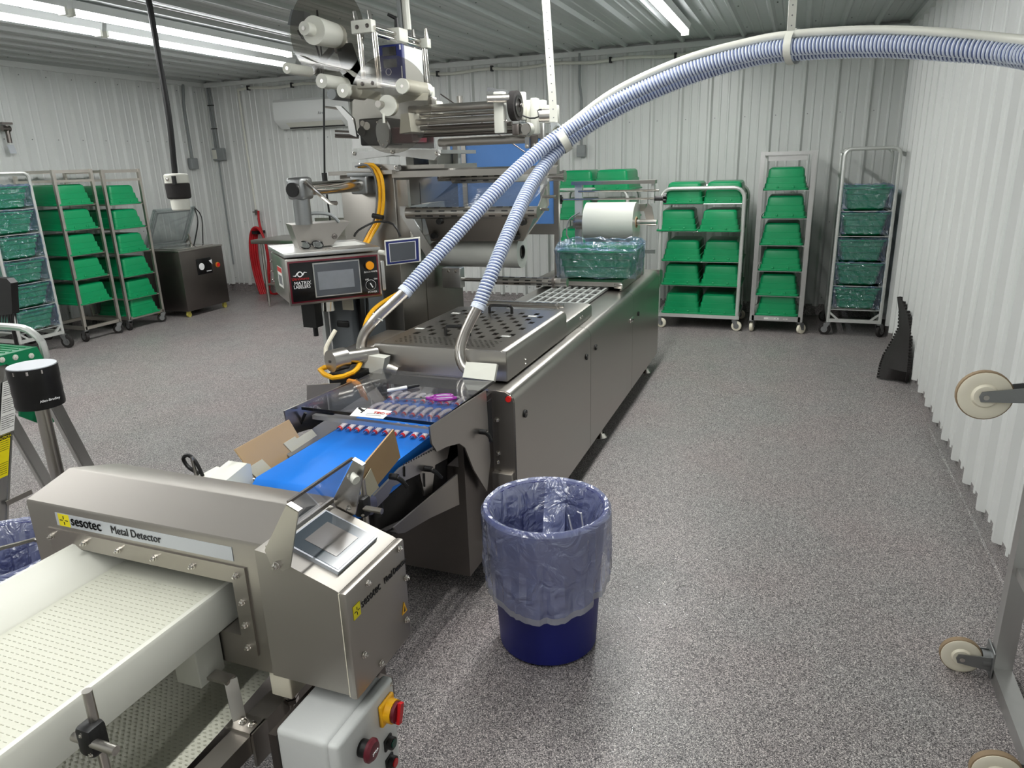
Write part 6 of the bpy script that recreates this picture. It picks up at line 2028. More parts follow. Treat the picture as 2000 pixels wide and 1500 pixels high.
MB().tube([a, a + Vector((0, 0, 0.05)), Q(757, 28, 0.08)], [0.014, 0.012, 0.008], 8).build('clamp_lever', 'black_plastic', la)
a = Q(784, 60, 0.2)
MB().cyl((a.x, LY + 0.2, a.z), (a.x - 0.01, LY + 0.2, ZC + 0.02), 0.016, 10).build('riser_pipe', 'grey_box', la)
MB().cyl((a.x + 0.04, LY + 0.2, a.z), (a.x + 0.03, LY + 0.2, ZC + 0.02), 0.022, 10).build('riser_pipe', 'white_plastic', la)

# long rods reaching to the right, with end brackets
for py, r_, m_, dy, x1 in ((215, 0.021, 'steel', 0.0, 985), (228, 0.012, 'steel_bright', 0.05, 985), (240, 0.017, 'steel', 0.0, 985), (252, 0.012, 'steel_dark', 0.04, 1000), (259, 0.012, 'steel', 0.08, 1010), (266, 0.012, 'steel_dark', 0.1, 1010), (279, 0.021, 'steel', 0.05, 1030)):
    a = Q(800 if py < 270 else 858, py, dy)
    b = Q(x1, py - 4, dy)
    MB().cyl(a, (b.x, a.y, a.z), r_, 16).build('cross_rod', m_, la)
blk(966, 180, 988, 260, 0.0, 0.05, 'end_bracket')
bolts([Q(988, 236, -0.026)], (0, -1, 0), 0.008, la, h=0.008)
a = Q(951, 193, -0.08)
MB().cyl(a, a + Vector((0.10, 0.05, 0)), 0.021, 16).build('stub_shaft', 'steel', la)
a = Q(1000, 207, 0.02)
wh = MB().cyl(a, a + Vector((0.035, 0.0, 0)), 0.074, 28).build('belt_wheel', 'black_rubber', la)
MB().ring(a + Vector((-0.006, 0, 0)), a + Vector((0.040, 0, 0)), 0.052, 0.034, 24).build('wheel_rim', 'black_plastic', wh)
MB().cyl(a + Vector((-0.02, 0, 0)), a + Vector((0.06, 0, 0)), 0.010, 12).build('wheel_axle', 'steel_bright', wh)
a, b = Q(952, 174, 0.05), Q(1003, 183, 0.05)
MB().bar(a, b, 0.006, 0.02).build('scale_strip', 'print_grey', la)
blk(1016, 180, 1027, 235, 0.12, 0.04, 'end_bracket')
blk(1027, 196, 1040, 240, 0.16, 0.04, 'end_bracket')
blk(1038, 192, 1052, 262, 0.12, 0.05, 'end_bracket')
blk(1052, 196, 1066, 222, 0.2, 0.05, 'end_bracket')
blk(1066, 206, 1090, 240, 0.2, 0.06, 'end_bracket')
a = Q(1052, 226, 0.06)
MB().cyl(a, a + Vector((0.05, 0.02, 0)), 0.032, 18).build('sensor_drum', 'steel', la)
MB().tube(spline([Q(1020, 225, 0.0), Q(1035, 231, 0.0), Q(1052, 228, 0.0), Q(1050, 216, 0.02), Q(1058, 214, 0.03)], 0.02), 0.004, 6).build('sensor_cable', 'black_plastic', la)
# cream belt loop at the right end
c = Q(1030, 252, 0.0)
lp = []
for i in range(25):
    a_ = -PI / 2 + PI * i / 24
    lp.append((c.x + 0.030 * math.cos(a_), c.z + 0.032 * math.sin(a_)))
lp = [(c.x - 0.05, c.z - 0.030)] + lp + [(c.x - 0.05, c.z + 0.034)]
inn = [(x - (0.006 if x > c.x else 0), c.z + (z - c.z) * 0.82) for x, z in lp]
MB().grid([[(x, LY - 0.03, z), (x, LY + 0.03, z)] for x, z in lp]).build('belt_loop', 'white_plastic', la)
MB().cyl((c.x, LY - 0.026, c.z), (c.x, LY + 0.03, c.z), 0.026, 20).build('belt_pulley', 'steel', la)
MB().rbx(c.x - 0.075, c.x - 0.035, LY - 0.03, LY + 0.03, c.z - 0.028, c.z + 0.028, 0.006).build('belt_motor', 'steel_dark', la)
MB().slab([Q(1026, 268, -0.01), Q(1034, 268, -0.01), Q(1034, 290, -0.01), Q(1026, 288, -0.01)], 0.012, (0, 1, 0)).build('end_plate', 'zinc', la)
MB().slab([Q(1036, 266, 0.02), Q(1050, 264, 0.02), Q(1050, 288, 0.02), Q(1036, 290, 0.02)], 0.012, (0, 1, 0)).build('end_plate', 'steel_dark', la)
bolts([Q(1029, 286, -0.02), Q(1043, 284, 0.01)], (0, -1, 0), 0.009, la, 'steel', h=0.006)
blk(1056, 240, 1066, 322, 0.25, 0.03, 'support_post', 'aluminium')
MB().cyl(Q(897, 188, 0.4), Q(899, 215, 0.4), 0.018, 12).build('stub_pipe', 'steel', la)
MB().cyl(Q(822, 150, 0.3) + Vector((0.12, 0, -0.1)), Q(1090, 150, 0.3) + Vector((-0.2, 0, -0.38)), 0.004, 6).build('tension_wire', 'steel_dark', la)
blk(848, 198, 860, 212, 0.2, 0.08, 'side_bracket')
blk(838, 190, 850, 206, 0.15, 0.06, 'side_bracket', 'steel')
# posts under the rods
for px in (870, 890):
    a, b = Q(px, 285, 0.3), Q(px + 6, 330, 0.3)
    MB().bx(a.x - 0.012, a.x + 0.02, LY + 0.28, LY + 0.32, 1.66, a.z).build('support_post', 'aluminium', la)

# yellow and brown cables down the cabinet
for k, (dx, m_) in enumerate(((0, 'yellow_cable'), (7, 'yellow_cable'), (-6, 'print_grey'))):
    pth = [Q(700 + dx, 325, -0.02 - 0.01 * k), Q(722 + dx, 322, -0.05 - 0.01 * k), Q(738 + dx, 345, -0.06), Q(742 + dx, 390, -0.06), Q(736 + dx, 430, -0.06), Q(718 + dx, 462, -0.08), Q(702 + dx, 500, -0.2), Q(700 + dx, 560, -0.3)]
    MB().tube(spline(pth, 0.03), 0.010 if k < 2 else 0.006, 8).build('cable', m_, la)
MB().tube([Q(728, 421, -0.075), Q(748, 425, -0.075)], 0.014, 8).build('cable_tie', 'black_plastic', la)

# ------------------------------------------------------------------ film unwind below the beam
def slotted_roller(x0, x1, y, z, r, parent, seed):
    m = MB().cyl((x0, y, z), (x1, y, z), r, 24)
    o = m.build('slotted_roller', 'steel', parent)
    rnd = random.Random(seed)
    s = MB()
    n = int((x1 - x0) / 0.075)
    for i in range(n):
        for a_ in (-0.5, 0.35, 1.2, 2.4):
            xx = x0 + 0.03 + i * 0.075 + (0.035 if int(a_ * 10) % 2 else 0)
            d = Vector((0, -math.cos(a_), math.sin(a_)))
            s.bar(Vector((xx, y, z)) + d * r * 0.99, Vector((xx + 0.036, y, z)) + d * r * 0.99, 0.007, 0.003, d)
    stuff(s.build('slots', 'print_black', o, smooth=0))
    return o


slotted_roller(-2.06, -1.27, LY, 1.44, 0.032, la, 1)
slotted_roller(-2.00, -1.40, 4.2, 1.612, 0.030, la, 2)
slotted_roller(-1.82, -1.30, 4.2, 0.985, 0.026, la, 3)
MB().cyl((-2.10, 4.2, 1.612), (-1.99, 4.2, 1.612), 0.016, 12).build('roller_axle', 'steel_bright', la)
MB().cyl((-1.40, 4.2, 1.612), (-1.275, 4.2, 1.612), 0.028, 18).cyl((-1.285, 4.2, 1.612), (-1.272, 4.2, 1.612), 0.034, 18).build('roller_end', 'steel_bright', la)
MB().cyl((-2.0, 4.2, 0.985), (-1.80, 4.2, 0.985), 0.012, 12).build('roller_axle', 'steel_bright', la)
for x in (-1.79, -1.345):
    MB().cyl((x - 0.008, 4.2, 0.985), (x + 0.008, 4.2, 0.985), 0.040, 22).build('roller_collar', 'steel_dark', la)
MB().cyl((-1.30, 4.2, 0.985), (-1.262, 4.2, 0.985), 0.027, 18).build('roller_end', 'steel_bright', la)
MB().rbx(-2.10, -1.97, 4.17, 4.24, 0.93, 1.06, 0.005).build('roller_bracket', 'aluminium', la)
bolts([(-2.05, 4.17, 1.04), (-2.0, 4.17, 1.04)], (0, -1, 0), 0.008, la, h=0.006)
MB().bx(-1.41, -1.39, LY + 0.03, 4.24, 1.60, 1.64).build('roller_bracket', 'aluminium', la)
MB().bx(-1.415, -1.375, 4.16, 4.22, 1.48, 1.65).build('support_post', 'aluminium', la)
# film from the top roller down to the front roller
fm = []
for i in range(9):
    f = i / 8
    fm.append([(x, 4.2 - 0.035 + (LY - 4.2 + 0.03) * f, 1.606 + (1.462 - 1.606) * f - 0.006 * math.sin(PI * f) + 0.002 * math.sin(x * 40)) for x in [-1.96 + 0.62 * j / 12 for j in range(13)]])
MB().grid(fm).build('film_web', 'clear_film', la)
# left arm plate, tray, knobs and roll
ap = [Q(782, 403), Q(793, 403), Q(852, 500), Q(848, 512), Q(838, 508), Q(786, 425)]
MB().slab(ap, 0.012, (0, 1, 0)).build('arm_plate', 'aluminium', la)
MB().bar(Q(787, 412), Q(787, 412) + Vector((0, 0.5, 0)), 0.04, 0.05).build('arm_block', 'aluminium', la)
tq = [Q(830, 425, 0.03), Q(1042, 425, 0.03), Q(1022, 470, 0.14), Q(842, 470, 0.14)]
MB().slab(tq, 0.006).build('tray', 'steel_dull', la)
MB().slab([Q(842, 470, 0.14), Q(1022, 470, 0.14), Q(1022, 455, 0.45), Q(842, 455, 0.45)], 0.006).build('tray', 'steel_dull', la)
MB().slab([Q(1042, 425, 0.03), Q(1068, 360, 0.35), Q(1072, 400, 0.38), Q(1022, 470, 0.14)], 0.006).build('tray_side', 'steel', la)
for px, py, dy in ((861, 432, 0.02), (1023, 434, 0.02), (850, 460, 0.10), (1010, 463, 0.10)):
    a = Q(px, py, dy)
    MB().cyl(a + Vector((0, -0.03, 0)), a + Vector((0, 0.01, 0)), 0.017, 8).build('tray_knob', 'black_plastic', la)
for py, x0_, x1_ in ((409, 1050, 1072), (384, 1060, 1086)):
    MB().cyl(Q(x0_, py, 0.2), Q(x1_, py, 0.2), 0.008, 10).build('stub_rod', 'steel_bright', la)
rz, ry = Q(900, 490, 0.3).z, LY + 0.3
MB().cyl((-2.10, ry, rz), (P(1020, 490, y=ry).x - 0.01, ry, rz), 0.03, 14).build('unwind_shaft', 'steel', la)
MB().ring((-2.06, ry, rz), (-2.0, ry, rz), 0.055, 0.03, 24).build('unwind_chuck', 'steel', la)
fr2 = thing('film_roll', 'roll of clear film hanging under the steel tray of the labeller', 'film roll', (-1.7, ry, rz))
x0_, x1_ = P(862, 490, y=ry).x, P(1020, 490, y=ry).x
MB().ring((x0_, ry, rz), (x1_, ry, rz), 0.094, 0.040, 36).build('film', 'roll_film', fr2)
MB().ring((x0_ - 0.004, ry, rz), (x1_ + 0.004, ry, rz), 0.040, 0.034, 24).build('core', 'black_plastic', fr2)
# blue tinted safety door further back
y5 = 5.05
d0, d1 = P(872, 283, y=y5), P(1088, 437, y=y5)
sd = thing('safety_door', 'blue tinted safety screen in a steel frame behind the labeller', 'screen', ((d0.x + d1.x) / 2, y5, 0))
zb5 = d1.z
MB().bx(d0.x, d1.x, y5 - 0.004, y5 + 0.004, zb5, d0.z + 0.02).build('blue_sheet', 'blue_glass', sd)
MB().bx(d0.x, d1.x, y5 - 0.015, y5 + 0.015, zb5 - 0.075, zb5).build('frame_rail', 'steel', sd)
MB().bx(d0.x, d1.x, y5 - 0.015, y5 + 0.015, d0.z + 0.02, d0.z + 0.05).build('frame_rail', 'steel', sd)
for x in (d0.x, d0.x + 0.14, d1.x):
    MB().bx(x - 0.018, x + 0.018, y5 - 0.016, y5 + 0.016, 0.0 if x != d0.x + 0.14 else zb5, d0.z + 0.05).build('frame_post', 'steel', sd)

# ------------------------------------------------------------------ labeller control panel on its arm
FLp, FRp = P(558, 507, z=1.28), P(738, 492, z=1.28)
e1 = (FRp - FLp)
CW_ = e1.length
e1.normalize()
e2 = Vector((-e1.y, e1.x, 0))
cz0 = P(573, 595, x=FLp.x).z
cz1 = 1.28
CD = 0.45
cp = thing('control_panel', 'labeller control panel box with touch screen hung on a steel arm', 'control panel', tuple(FLp + e1 * CW_ / 2 + e2 * CD / 2 - Vector((0, 0, cz1 - cz0))))
Mc = Matrix(((e1.x, e2.x, 0, FLp.x), (e1.y, e2.y, 0, FLp.y), (0, 0, 1, cz0), (0, 0, 0, 1)))
CH = cz1 - cz0


def cbox(u0, u1, d0_, d1_, z0, z1, name, m_, par=None, r=0.0):
    m = MB()
    if r:
        m.rbx(u0, u1, d0_, d1_, z0, z1, r, 2, Mc)
    else:
        m.bx(u0, u1, d0_, d1_, z0, z1, Mc)
    return m.build(name, m_, par or cp)


def cpt(u, d_, z):
    return Mc @ Vector((u, d_, z))


cbox(0, CW_, 0.012, CD, 0, CH - 0.004, 'box', 'steel', r=0.006)
cbox(-0.006, CW_ + 0.006, 0.0, 0.016, -0.006, CH, 'door', 'steel', r=0.005)
cbox(-0.01, CW_ + 0.01, -0.015, CD + 0.02, CH + 0.008, CH + 0.028, 'rain_lid', 'aluminium', r=0.004)
cbox(0.004, CW_ - 0.004, -0.003, 0.002, 0.006, CH - 0.012, 'face_border', 'maroon', r=0.001)
cbox(0.012, CW_ - 0.012, -0.005, 0.0, 0.014, CH - 0.020, 'face_plate', 'black_gloss', r=0.001)
s0, s1 = 0.145 * CW_ / 0.46, 0.365 * CW_ / 0.46
su0, su1 = CW_ * 0.265, CW_ * 0.775
cbox(su0, su1, -0.010, -0.002, 0.026, CH - 0.028, 'screen_frame', 'aluminium')
cbox(su0 + 0.006, su1 - 0.006, -0.012, -0.004, 0.032, CH - 0.034, 'screen', 'screen_glass')
cbox(su0 + 0.02, su1 - 0.035, -0.0135, -0.006, 0.062, CH - 0.072, 'screen_picture', 'panel_screen')
am = MB().cyl(cpt(CW_ * 0.885, -0.004, CH * 0.72), cpt(CW_ * 0.885, -0.022, CH * 0.72), 0.021, 20).build('amber_lamp', 'amber', cp)
MB().ring(cpt(CW_ * 0.885, -0.004, CH * 0.72), cpt(CW_ * 0.885, -0.012, CH * 0.72), 0.025, 0.021, 20).build('lamp_ring', 'black_plastic', am)
dl = MB().cyl(cpt(CW_ * 0.885, -0.004, CH * 0.27), cpt(CW_ * 0.885, -0.016, CH * 0.27), 0.021, 20).build('power_dial', 'black_plastic', cp)
MB().bar(cpt(CW_ * 0.872, -0.018, CH * 0.32), cpt(CW_ * 0.898, -0.018, CH * 0.22), 0.006, 0.005).build('dial_mark', 'print_white', dl)
MB().ring(cpt(CW_ * 0.885, -0.0052, CH * 0.27), cpt(CW_ * 0.885, -0.0058, CH * 0.27), 0.027, 0.0255, 24).build('dial_ring', 'print_white', dl)
fu = lambda u, z: cpt(u, -0.0055, z)
lettering('MATRIX', 0.024, fu(CW_ * 0.055, CH * 0.43), e1, (0, 0, 1), 'print_white', cp, xscale=0.95)
lettering('LABELERS', 0.024, fu(CW_ * 0.045, CH * 0.35), e1, (0, 0, 1), 'print_white', cp, xscale=0.80)
lettering('UltraSource', 0.019, fu(CW_ * 0.035, CH * 0.535), e1, (0, 0, 1), 'red_plastic', cp, xscale=0.90)
lettering('BLACK/WHITE', 0.012, fu(CW_ * 0.82, CH * 0.555), e1, (0, 0, 1), 'print_white', cp, xscale=0.9)
lettering('POWER', 0.014, fu(CW_ * 0.845, CH * 0.09), e1, (0, 0, 1), 'print_white', cp)
lettering('OFF', 0.011, fu(CW_ * 0.825, CH * 0.385), e1, (0, 0, 1), 'print_white', cp)
lettering('ON', 0.011, fu(CW_ * 0.925, CH * 0.385), e1, (0, 0, 1), 'print_white', cp)
lc = fu(CW_ * 0.125, CH * 0.66)
MB().ring(lc, lc - e2 * 0.001, 0.014, 0.009, 20).build('emblem', 'print_white', cp)
for sg in (-1, 1):
    MB().tube([lc + e1 * (0.012 * sg) + Vector((0, 0, 0.006 * -sg)) - e2 * 0.001, lc + e1 * (0.022 * sg) + Vector((0, 0, 0.008 * sg)) - e2 * 0.001, lc + e1 * (0.034 * sg) + Vector((0, 0, 0.006 * sg)) - e2 * 0.001], [0.003, 0.003, 0.001], 6).build('emblem_wing', 'print_white', cp)
# side sticker and clamps
cbox(-0.0025, 0.0005, 0.15, 0.28, CH * 0.28, CH * 0.74, 'warning_sticker', 'paper')
cbox(-0.0032, 0.0, 0.155, 0.275, CH * 0.62, CH * 0.73, 'sticker_band', 'print_red')
cbox(-0.0032, 0.0, 0.17, 0.26, CH * 0.34, CH * 0.55, 'sticker_print', 'print_grey')
bolts([cpt(-0.006, CD * 0.9, CH * f) for f in (0.35, 0.55, 0.78)], -e1, 0.007, cp, h=0.012)
cbox(CW_ + 0.008, CW_ + 0.03, 0.0, 0.03, CH * 0.10, CH * 0.80, 'side_handle', 'aluminium', r=0.008)
cbox(CW_ * 0.58, CW_ * 0.95, 0.14, 0.34, CH + 0.028, CH + 0.0295, 'paper_note', 'paper')
cbox(CW_ * 0.44, CW_ * 0.50, 0.02, 0.05, CH + 0.028, CH + 0.033, 'lid_latch', 'steel_bright')
# cable glands under the box
a = cpt(CW_ * 0.25, 0.10, 0)
MB().bx(a.x - 0.04, a.x + 0.04, a.y - 0.03, a.y + 0.03, a.z - 0.14, a.z).build('plug_block', 'black_plastic', cp)
MB().cyl(a + Vector((0.01, 0, -0.19)), a + Vector((0.01, 0, -0.13)), 0.013, 10).build('cable_gland', 'black_plastic', cp)
a = cpt(CW_ * 0.45, 0.12, 0)
MB().cyl(a + Vector((0, 0, -0.07)), a, 0.032, 16, 0.026).build('pipe_stub', 'steel_bright', cp)
# arm: tube from the cabinet, elbow, wedge bracket
AX_, AZ_ = -2.31, 1.600
ay0, ay1 = 3.06, 3.66
MB().cyl((AX_, ay0 - 0.04, AZ_), (AX_, ay1, AZ_), 0.034, 22).build('arm_tube', 'steel_bright', cp)
MB().cyl((AX_, ay0 - 0.046, AZ_), (AX_, ay0 - 0.035, AZ_), 0.035, 22).build('tube_cap', 'black_plastic', cp)
MB().rbx(AX_ - 0.055, AX_ + 0.055, ay1 - 0.05, ay1 + 0.06, AZ_ - 0.05, AZ_ + 0.05, 0.012).build('wall_clamp', 'zinc', cp)
MB().rbx(AX_ - 0.09, AX_ + 0.09, ay1 - 0.02, ay1 + 0.12, AZ_ + 0.045, AZ_ + 0.068, 0.004).build('mount_plate', 'zinc', cp)
MB().rbx(AX_ - 0.05, AX_ + 0.05, ay0 - 0.03, ay0 + 0.07, AZ_ - 0.05, AZ_ + 0.06, 0.02).build('elbow', 'zinc', cp)
MB().cyl((AX_, ay0 + 0.02, AZ_ - 0.17), (AX_, ay0 + 0.02, AZ_ - 0.02), 0.042, 20).build('down_tube', 'zinc', cp)
MB().tube([(AX_ + 0.055, ay0 - 0.01, AZ_ + 0.04), (AX_ + 0.09, ay0 + 0.02, AZ_ - 0.01), (AX_ + 0.11, ay0 + 0.10, AZ_ - 0.07), (AX_ + 0.115, ay0 + 0.15, AZ_ - 0.075)], [0.012, 0.010, 0.010, 0.012], 8).build('lock_lever', 'steel_bright', cp)
w0 = Vector((AX_ - 0.04, ay0 - 0.03, AZ_ - 0.17))
m = MB()
for off in (0.0,):
    a0_ = w0
    top_ = [a0_, a0_ + e1 * 0.30 + Vector((0.0, 0, 0)), a0_ + e1 * 0.30 + e2 * 0.16, a0_ + e2 * 0.16]
    top_ = [p + Vector((0, 0, 0)) for p in top_]
    bot_ = [a0_ + Vector((0, 0, -0.13)) + e1 * 0.03, a0_ + e1 * 0.20 + Vector((0, 0, -0.11)), a0_ + e1 * 0.20 + e2 * 0.14 + Vector((0, 0, -0.11)), a0_ + e2 * 0.14 + Vector((0, 0, -0.13)) + e1 * 0.03]
    m.add(top_ + bot_, [(0, 1, 2, 3), (7, 6, 5, 4), (0, 4, 5, 1), (1, 5, 6, 2), (2, 6, 7, 3), (3, 7, 4, 0)])
m.build('wedge_bracket', 'steel_dull', cp)
zl = cz1 + 0.028
MB().cyl(w0 + e1 * 0.10 + e2 * 0.08 + Vector((0, 0, -0.14)), Vector(((w0 + e1 * 0.10 + e2 * 0.08).x, (w0 + e1 * 0.10 + e2 * 0.08).y, zl - 0.005)), 0.05, 18).build('swivel', 'steel_dull', cp)
bolts([w0 + e1 * 0.12 + e2 * -0.001 + Vector((0, 0, -0.10)), w0 + e1 * 0.21 - e2 * 0.001 + Vector((0, 0, -0.07))], -e2, 0.012, cp, 'steel_dark')
MB().tube(spline([w0 + e1 * 0.03 + Vector((0, 0, 0.01)), w0 + e1 * 0.10 + Vector((0, 0, 0.05)), w0 + e1 * 0.20 + Vector((0, 0, 0.04)), w0 + e1 * 0.24 + Vector((0, 0, 0.0))], 0.02), 0.009, 8).build('grey_cable', 'grey_box', cp)
MB().tube(spline([P(692, 462, y=3.3), P(700, 450, y=3.3), P(735, 433, y=3.3), P(768, 438, y=3.3), P(782, 462, y=3.3)], 0.03), 0.006, 6).build('black_cable', 'black_plastic', cp)
# small second display on a bracket
hm = thing('hand_display', 'small white-framed display with navy border beside the labeller control panel', 'display', tuple(P(788, 492, y=3.12)))
hy = 3.12
hq = [P(751, 470, y=hy - 0.04), P(820, 463, y=hy + 0.03), P(822, 510, y=hy + 0.03), P(755, 518, y=hy - 0.04)]


def inset(q_, f, lift):
    c_ = sum(q_, Vector()) / 4
    n_q = (q_[1] - q_[0]).cross(q_[3] - q_[0]).normalized()
    if n_q.y > 0:
        n_q = -n_q
    return [c_ + (p - c_) * f + n_q * lift for p in q_]


MB().slab(hq, 0.03).build('case', 'white_plastic', hm)
MB().slab(inset(hq, 0.92, 0.016), 0.003).build('navy_border', 'blue_navy', hm)
MB().slab(inset(hq, 0.76, 0.018), 0.002).build('white_line', 'print_white', hm)
MB().slab(inset(hq, 0.72, 0.0195), 0.002).build('screen', 'screen_glass', hm)
MB().cyl(hq[0] + Vector((0, 0.0, -0.06)), hq[0] + Vector((-0.05, 0.03, -0.06)), 0.012, 10).build('bracket_arm', 'white_plastic', hm)
# glasses left on the lid
gq = P(608, 478, z=zl + 0.02)
gl_ = thing('eyeglasses', 'black-framed eyeglasses lying on top of the control panel', 'glasses', (gq.x, gq.y, zl))
gd = Vector((0.62, 0.30, 0)).normalized()
gu = Vector((-0.35, -0.1, 0.9)).normalized()
for sg in (-1, 1):
    c = gq + gd * (0.032 * sg)
    pts = [c + gd * (0.026 * math.cos(a_)) + gu * (0.020 * math.sin(a_)) for a_ in [2 * PI * i / 16 for i in range(17)]]
    MB().tube(pts, 0.003, 6).build('rim', 'black_gloss', gl_)
    MB().slab(pts[:16], 0.001).build('lens', 'clear_lid', gl_)
    t0_ = c + gd * (0.026 * sg) + gu * 0.012
    MB().tube([t0_, t0_ + Vector((-0.06, 0.10, -0.012)), t0_ + Vector((-0.07, 0.125, -0.03))], 0.003, 6).build('temple', 'black_gloss', gl_)
MB().tube([gq - gd * 0.007, gq + gu * 0.004, gq + gd * 0.007], 0.003, 6).build('bridge', 'black_gloss', gl_)


# ------------------------------------------------------------------ vacuum hoses
def hose(name, label, ctrl, r, tube_ctrl, tube_r, plate_quad, grp):
    t = thing(name, label, 'hose', tuple(ctrl[0]), 0, grp)
    path = spline(ctrl, 0.02)
    MB().tube(path, r, 20).build('hose_wall', 'hose_blue', t)
    # white spiral rib, one continuous coil
    fr_ = frames([Vector(p) for p in path])
    L = [0]
    for i in range(1, len(path)):
        L.append(L[-1] + (path[i] - path[i - 1]).length)
    pitch, per = 0.0142, 12
    nst = int(L[-1] / pitch * per)
    sp_ = []
    k = 0
    for i in range(nst):
        s = i * pitch / per
        while k < len(L) - 2 and L[k + 1] < s:
            k += 1
        f = (s - L[k]) / max(1e-6, L[k + 1] - L[k])
        p = path[k] + (path[k + 1] - path[k]) * f
        u, w = fr_[k][1], fr_[k][2]
        a_ = 2 * PI * i / per
        sp_.append(p + (u * math.cos(a_) + w * math.sin(a_)) * (r + 0.0008))
    MB().tube(sp_, 0.0043, 5).build('spiral_rib', 'hose_rib', t)
    if tube_ctrl:
        MB().tube(spline(tube_ctrl, 0.015), tube_r, 18).build('steel_pipe', 'steel', t)
        MB().tube(path[:2], r + 0.004, 20).build('hose_cuff', 'hose_rib', t)
    for q_, th in plate_quad:
        MB().slab(q_, th).build('pipe_clamp', 'white_plastic', t)
    return t, path


y0 = 2.72
h1 = [P(788, 573, y=y0), P(850, 503, y=2.85), P(925, 420, y=3.0), P(1010, 332, y=3.17), P(1096, 262, y=3.3), P(1200, 199, y=3.36), P(1330, 142, y=3.38), P(1450, 108, y=3.36), P(1545, 92, y=3.3), P(1700, 86, y=3.2), P(1850, 92, y=3.08), P(2000, 106, y=2.94), Vector((0.80, 2.58, 1.905)), Vector((0.83, 1.9, 1.86)), Vector((0.83, 0.6, 1.86)), Vector((0.83, -1.2, 1.86)), Vector((0.83, -3.1, 1.86))]
tb1 = [P(794, 567, y=y0), P(762, 597, y=y0 - 0.01), P(732, 625, y=y0 - 0.03), P(712, 652, y=y0 - 0.04), P(706, 680, y=y0 - 0.05), P(718, 701, y=y0 - 0.07), P(744, 713, y=y0 - 0.08), P(775, 726, y=y0 - 0.06)]
pl1 = [P(712, 690, y=2.62), P(757, 697, y=2.62), P(752, 727, y=2.62), P(700, 722, y=2.62)]
hs1, path1 = hose('vacuum_hose', 'blue ribbed vacuum hose with long bent steel pipe at the left of the hood', h1, 0.0285, tb1, 0.0235, [(pl1, 0.05)], 'blue ribbed vacuum hoses')
h2 = [P(932, 604, y=2.72), P(960, 535, y=2.80), P(1000, 440, y=2.98), P(1045, 350, y=3.2), P(1106, 279, y=3.36), P(1210, 212, y=3.44), P(1335, 156, y=3.46), P(1450, 120, y=3.44), P(1545, 104, y=3.38), P(1700, 96, y=3.28), P(1850, 102, y=3.16), P(2000, 116, y=3.02), Vector((0.825, 2.62, 1.85)), Vector((0.85, 1.9, 1.80)), Vector((0.85, 0.6, 1.79)), Vector((0.85, -1.2, 1.79)), Vector((0.85, -3.1, 1.79))]
tb2 = [P(934, 598, y=2.72), P(918, 628, y=2.70), P(904, 660, y=2.68), P(898, 690, y=2.66), P(905, 715, y=2.64), P(924, 728, y=2.64)]
pl2 = [P(912, 708, y=2.60), P(972, 712, y=2.60), P(966, 745, y=2.56), P(905, 738, y=2.56)]
hs2, path2 = hose('vacuum_hose', 'blue ribbed vacuum hose with short bent steel pipe at the right of the hood', h2, 0.0275, tb2, 0.0225, [(pl2, 0.018)], 'blue ribbed vacuum hoses')
for px, py, y_ in ((742, 616, 2.70), (722, 702, 2.63)):
    a = P(px, py, y=y_)
    MB().tube([a + Vector((-0.022, -0.02, 0.012)), a + Vector((0, -0.024, -0.004)), a + Vector((0.022, -0.016, -0.02))], 0.004, 6).build('cable_tie', 'white_plastic', hs1)
# white pipe carried on top of the hoses
wp = [P(1100, 252, y=3.3), P(1200, 178, y=3.36), P(1330, 118, y=3.38), P(1450, 84, y=3.36), P(1545, 67, y=3.3), P(1700, 58, y=3.2), P(1850, 64, y=3.08), P(2000, 78, y=2.94), Vector((0.79, 2.58, 1.952)), Vector((0.83, 1.9, 1.91)), Vector((0.83, 0.6, 1.91)), Vector((0.83, -3.1, 1.91))]
t = thing('air_pipe', 'thin white plastic pipe lying on top of the blue hoses', 'pipe', tuple(wp[0]))
MB().tube(spline(wp, 0.04), 0.0155, 12).build('pipe', 'white_plastic', t)
for k in (15, 32, 47, 60, 72):
    q_ = path1[min(len(path1) - 2, 45 + k)]


def strap(label, top_, bot, w):
    t = thing('hanging_strap', label, 'strap', tuple(bot), 0, 'white hose straps')
    top_, bot = Vector(top_), Vector(bot)
    sd_ = Vector((1, 0.25, 0)).normalized()
    MB().slab([top_ - sd_ * w / 2, top_ + sd_ * w / 2, bot + sd_ * w / 2, bot - sd_ * w / 2], 0.004).build('band', 'white_plastic', t)
    n = int((top_ - bot).length / 0.035)
    nv = sd_.cross(top_ - bot).normalized()
    if nv.y > 0:
        nv = -nv
    m = MB()
    for i in range(n):
        p = bot + (top_ - bot) * ((i + 0.5) / n)
        m.cyl(p + nv * 0.002, p + nv * 0.0028, 0.003, 6)
    stuff(m.build('holes', 'print_grey', t))
    return t


c = P(1096, 262, y=3.3)
s1b = P(1082, 238, y=3.26)
s1t = P(1066, 0, y=3.26)
s1t = s1b + (s1t - s1b) * ((ZC + 0.02 - s1b.z) / (s1t.z - s1b.z))
st1 = strap('white perforated strap holding the hoses in front of the labeller rollers', s1t, s1b, 0.034)
k1 = min(range(len(path1)), key=lambda i: (path1[i] - c).length)
d_ = (path1[k1 + 1] - path1[k1 - 1]).normalized()
u_ = Vector((0, 0, 1)) - d_ * d_.z
u_.normalize()
w_ = d_.cross(u_)
cen = (path1[k1] + min(path2, key=lambda p: (p - path1[k1]).length)) / 2
rows = []
for i in range(25):
    a_ = 2 * PI * i / 24
    o_ = cen + u_ * (0.060 * math.cos(a_)) + w_ * (0.066 * math.sin(a_))
    rows.append([o_ - d_ * 0.018, o_ + d_ * 0.018])
MB().grid(rows).build('loop', 'white_plastic', st1)
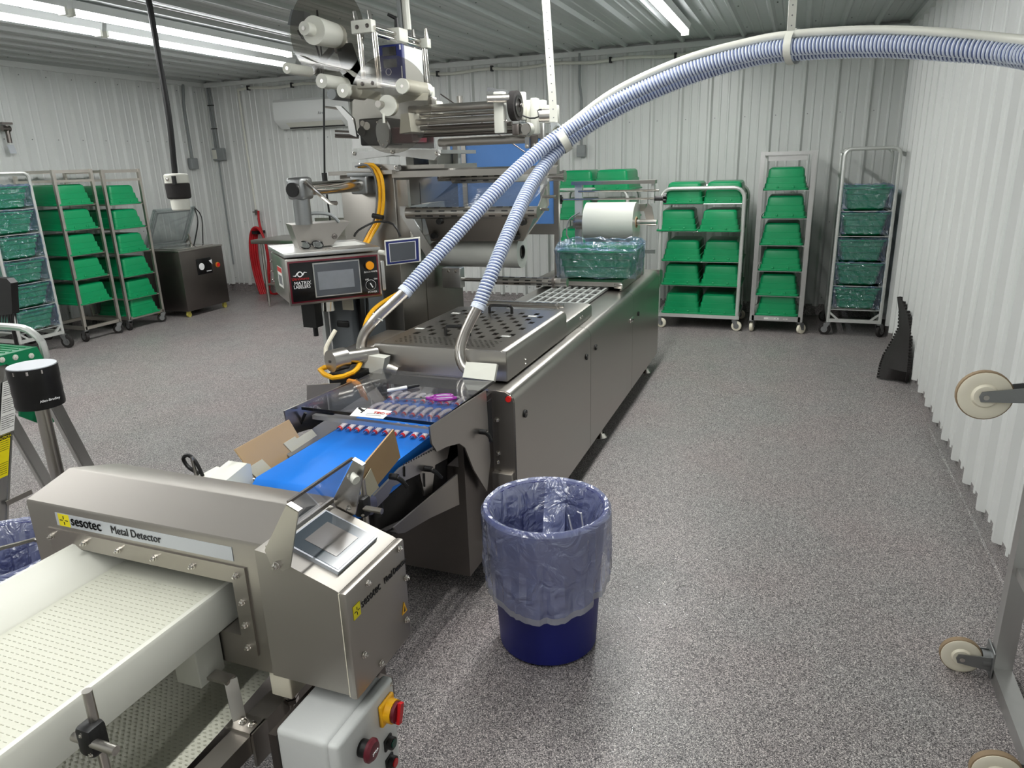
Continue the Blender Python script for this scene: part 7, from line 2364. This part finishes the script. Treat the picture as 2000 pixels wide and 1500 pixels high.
MB().slab([s1b + Vector((-0.017, 0, 0)), s1b + Vector((0.017, 0, 0)), rows[0][1] + Vector((0.01, 0, 0)), rows[0][0]], 0.004).build('band', 'white_plastic', st1)
s2b = P(1545, 60, y=3.22)
s2t = P(1549, 0, y=3.22)
s2t = s2b + (s2t - s2b) * ((ZC + 0.02 - s2b.z) / (s2t.z - s2b.z))
st2 = strap('white perforated strap holding the hoses near the back wall corner', s2t, s2b, 0.030)
c = P(1543, 92, y=3.3)
k1 = min(range(len(path1)), key=lambda i: (path1[i] - c).length)
d_ = (path1[k1 + 1] - path1[k1 - 1]).normalized()
u_ = (Vector((0, 0, 1)) - d_ * d_.z).normalized()
w_ = d_.cross(u_)
cen = (path1[k1] + min(path2, key=lambda p: (p - path1[k1]).length)) / 2 + u_ * 0.012
rows = []
for i in range(25):
    a_ = 2 * PI * i / 24
    o_ = cen + u_ * (0.066 * math.cos(a_)) + w_ * (0.078 * math.sin(a_))
    rows.append([o_ - d_ * 0.015, o_ + d_ * 0.015])
MB().grid(rows).build('loop', 'white_plastic', st2)

# ------------------------------------------------------------------ wet streaks on the floor
rnd = random.Random(12)
m = MB()
for k in range(170):
    x = rnd.gauss(-0.36, 0.10)
    y = rnd.uniform(1.45, 2.9)
    if x < -0.52 or x > 0.1:
        continue
    a_ = rnd.uniform(0.2, 1.9)
    ln = rnd.uniform(0.006, 0.026)
    wv = rnd.uniform(0.0012, 0.0035)
    rows = []
    for j in range(7):
        f = j / 6 * 2 - 1
        a_ += rnd.uniform(-0.5, 0.5)
        x += math.cos(a_) * ln / 3
        y += math.sin(a_) * ln / 3
        n_ = Vector((-math.sin(a_), math.cos(a_), 0))
        w = wv * (1 - f * f) + 0.0004
        c = Vector((x, y, 0.0003))
        rows.append([c - n_ * w, c - n_ * w * 0.5 + Vector((0, 0, w * 0.10)), c + Vector((0, 0, w * 0.13)), c + n_ * w * 0.5 + Vector((0, 0, w * 0.10)), c + n_ * w])
    m.grid(rows)
wet = stuff(m.build('water_streaks', 'water'))
wet['label'] = 'small wet streaks of water on the floor beside the waste bin'
wet['category'] = 'water'
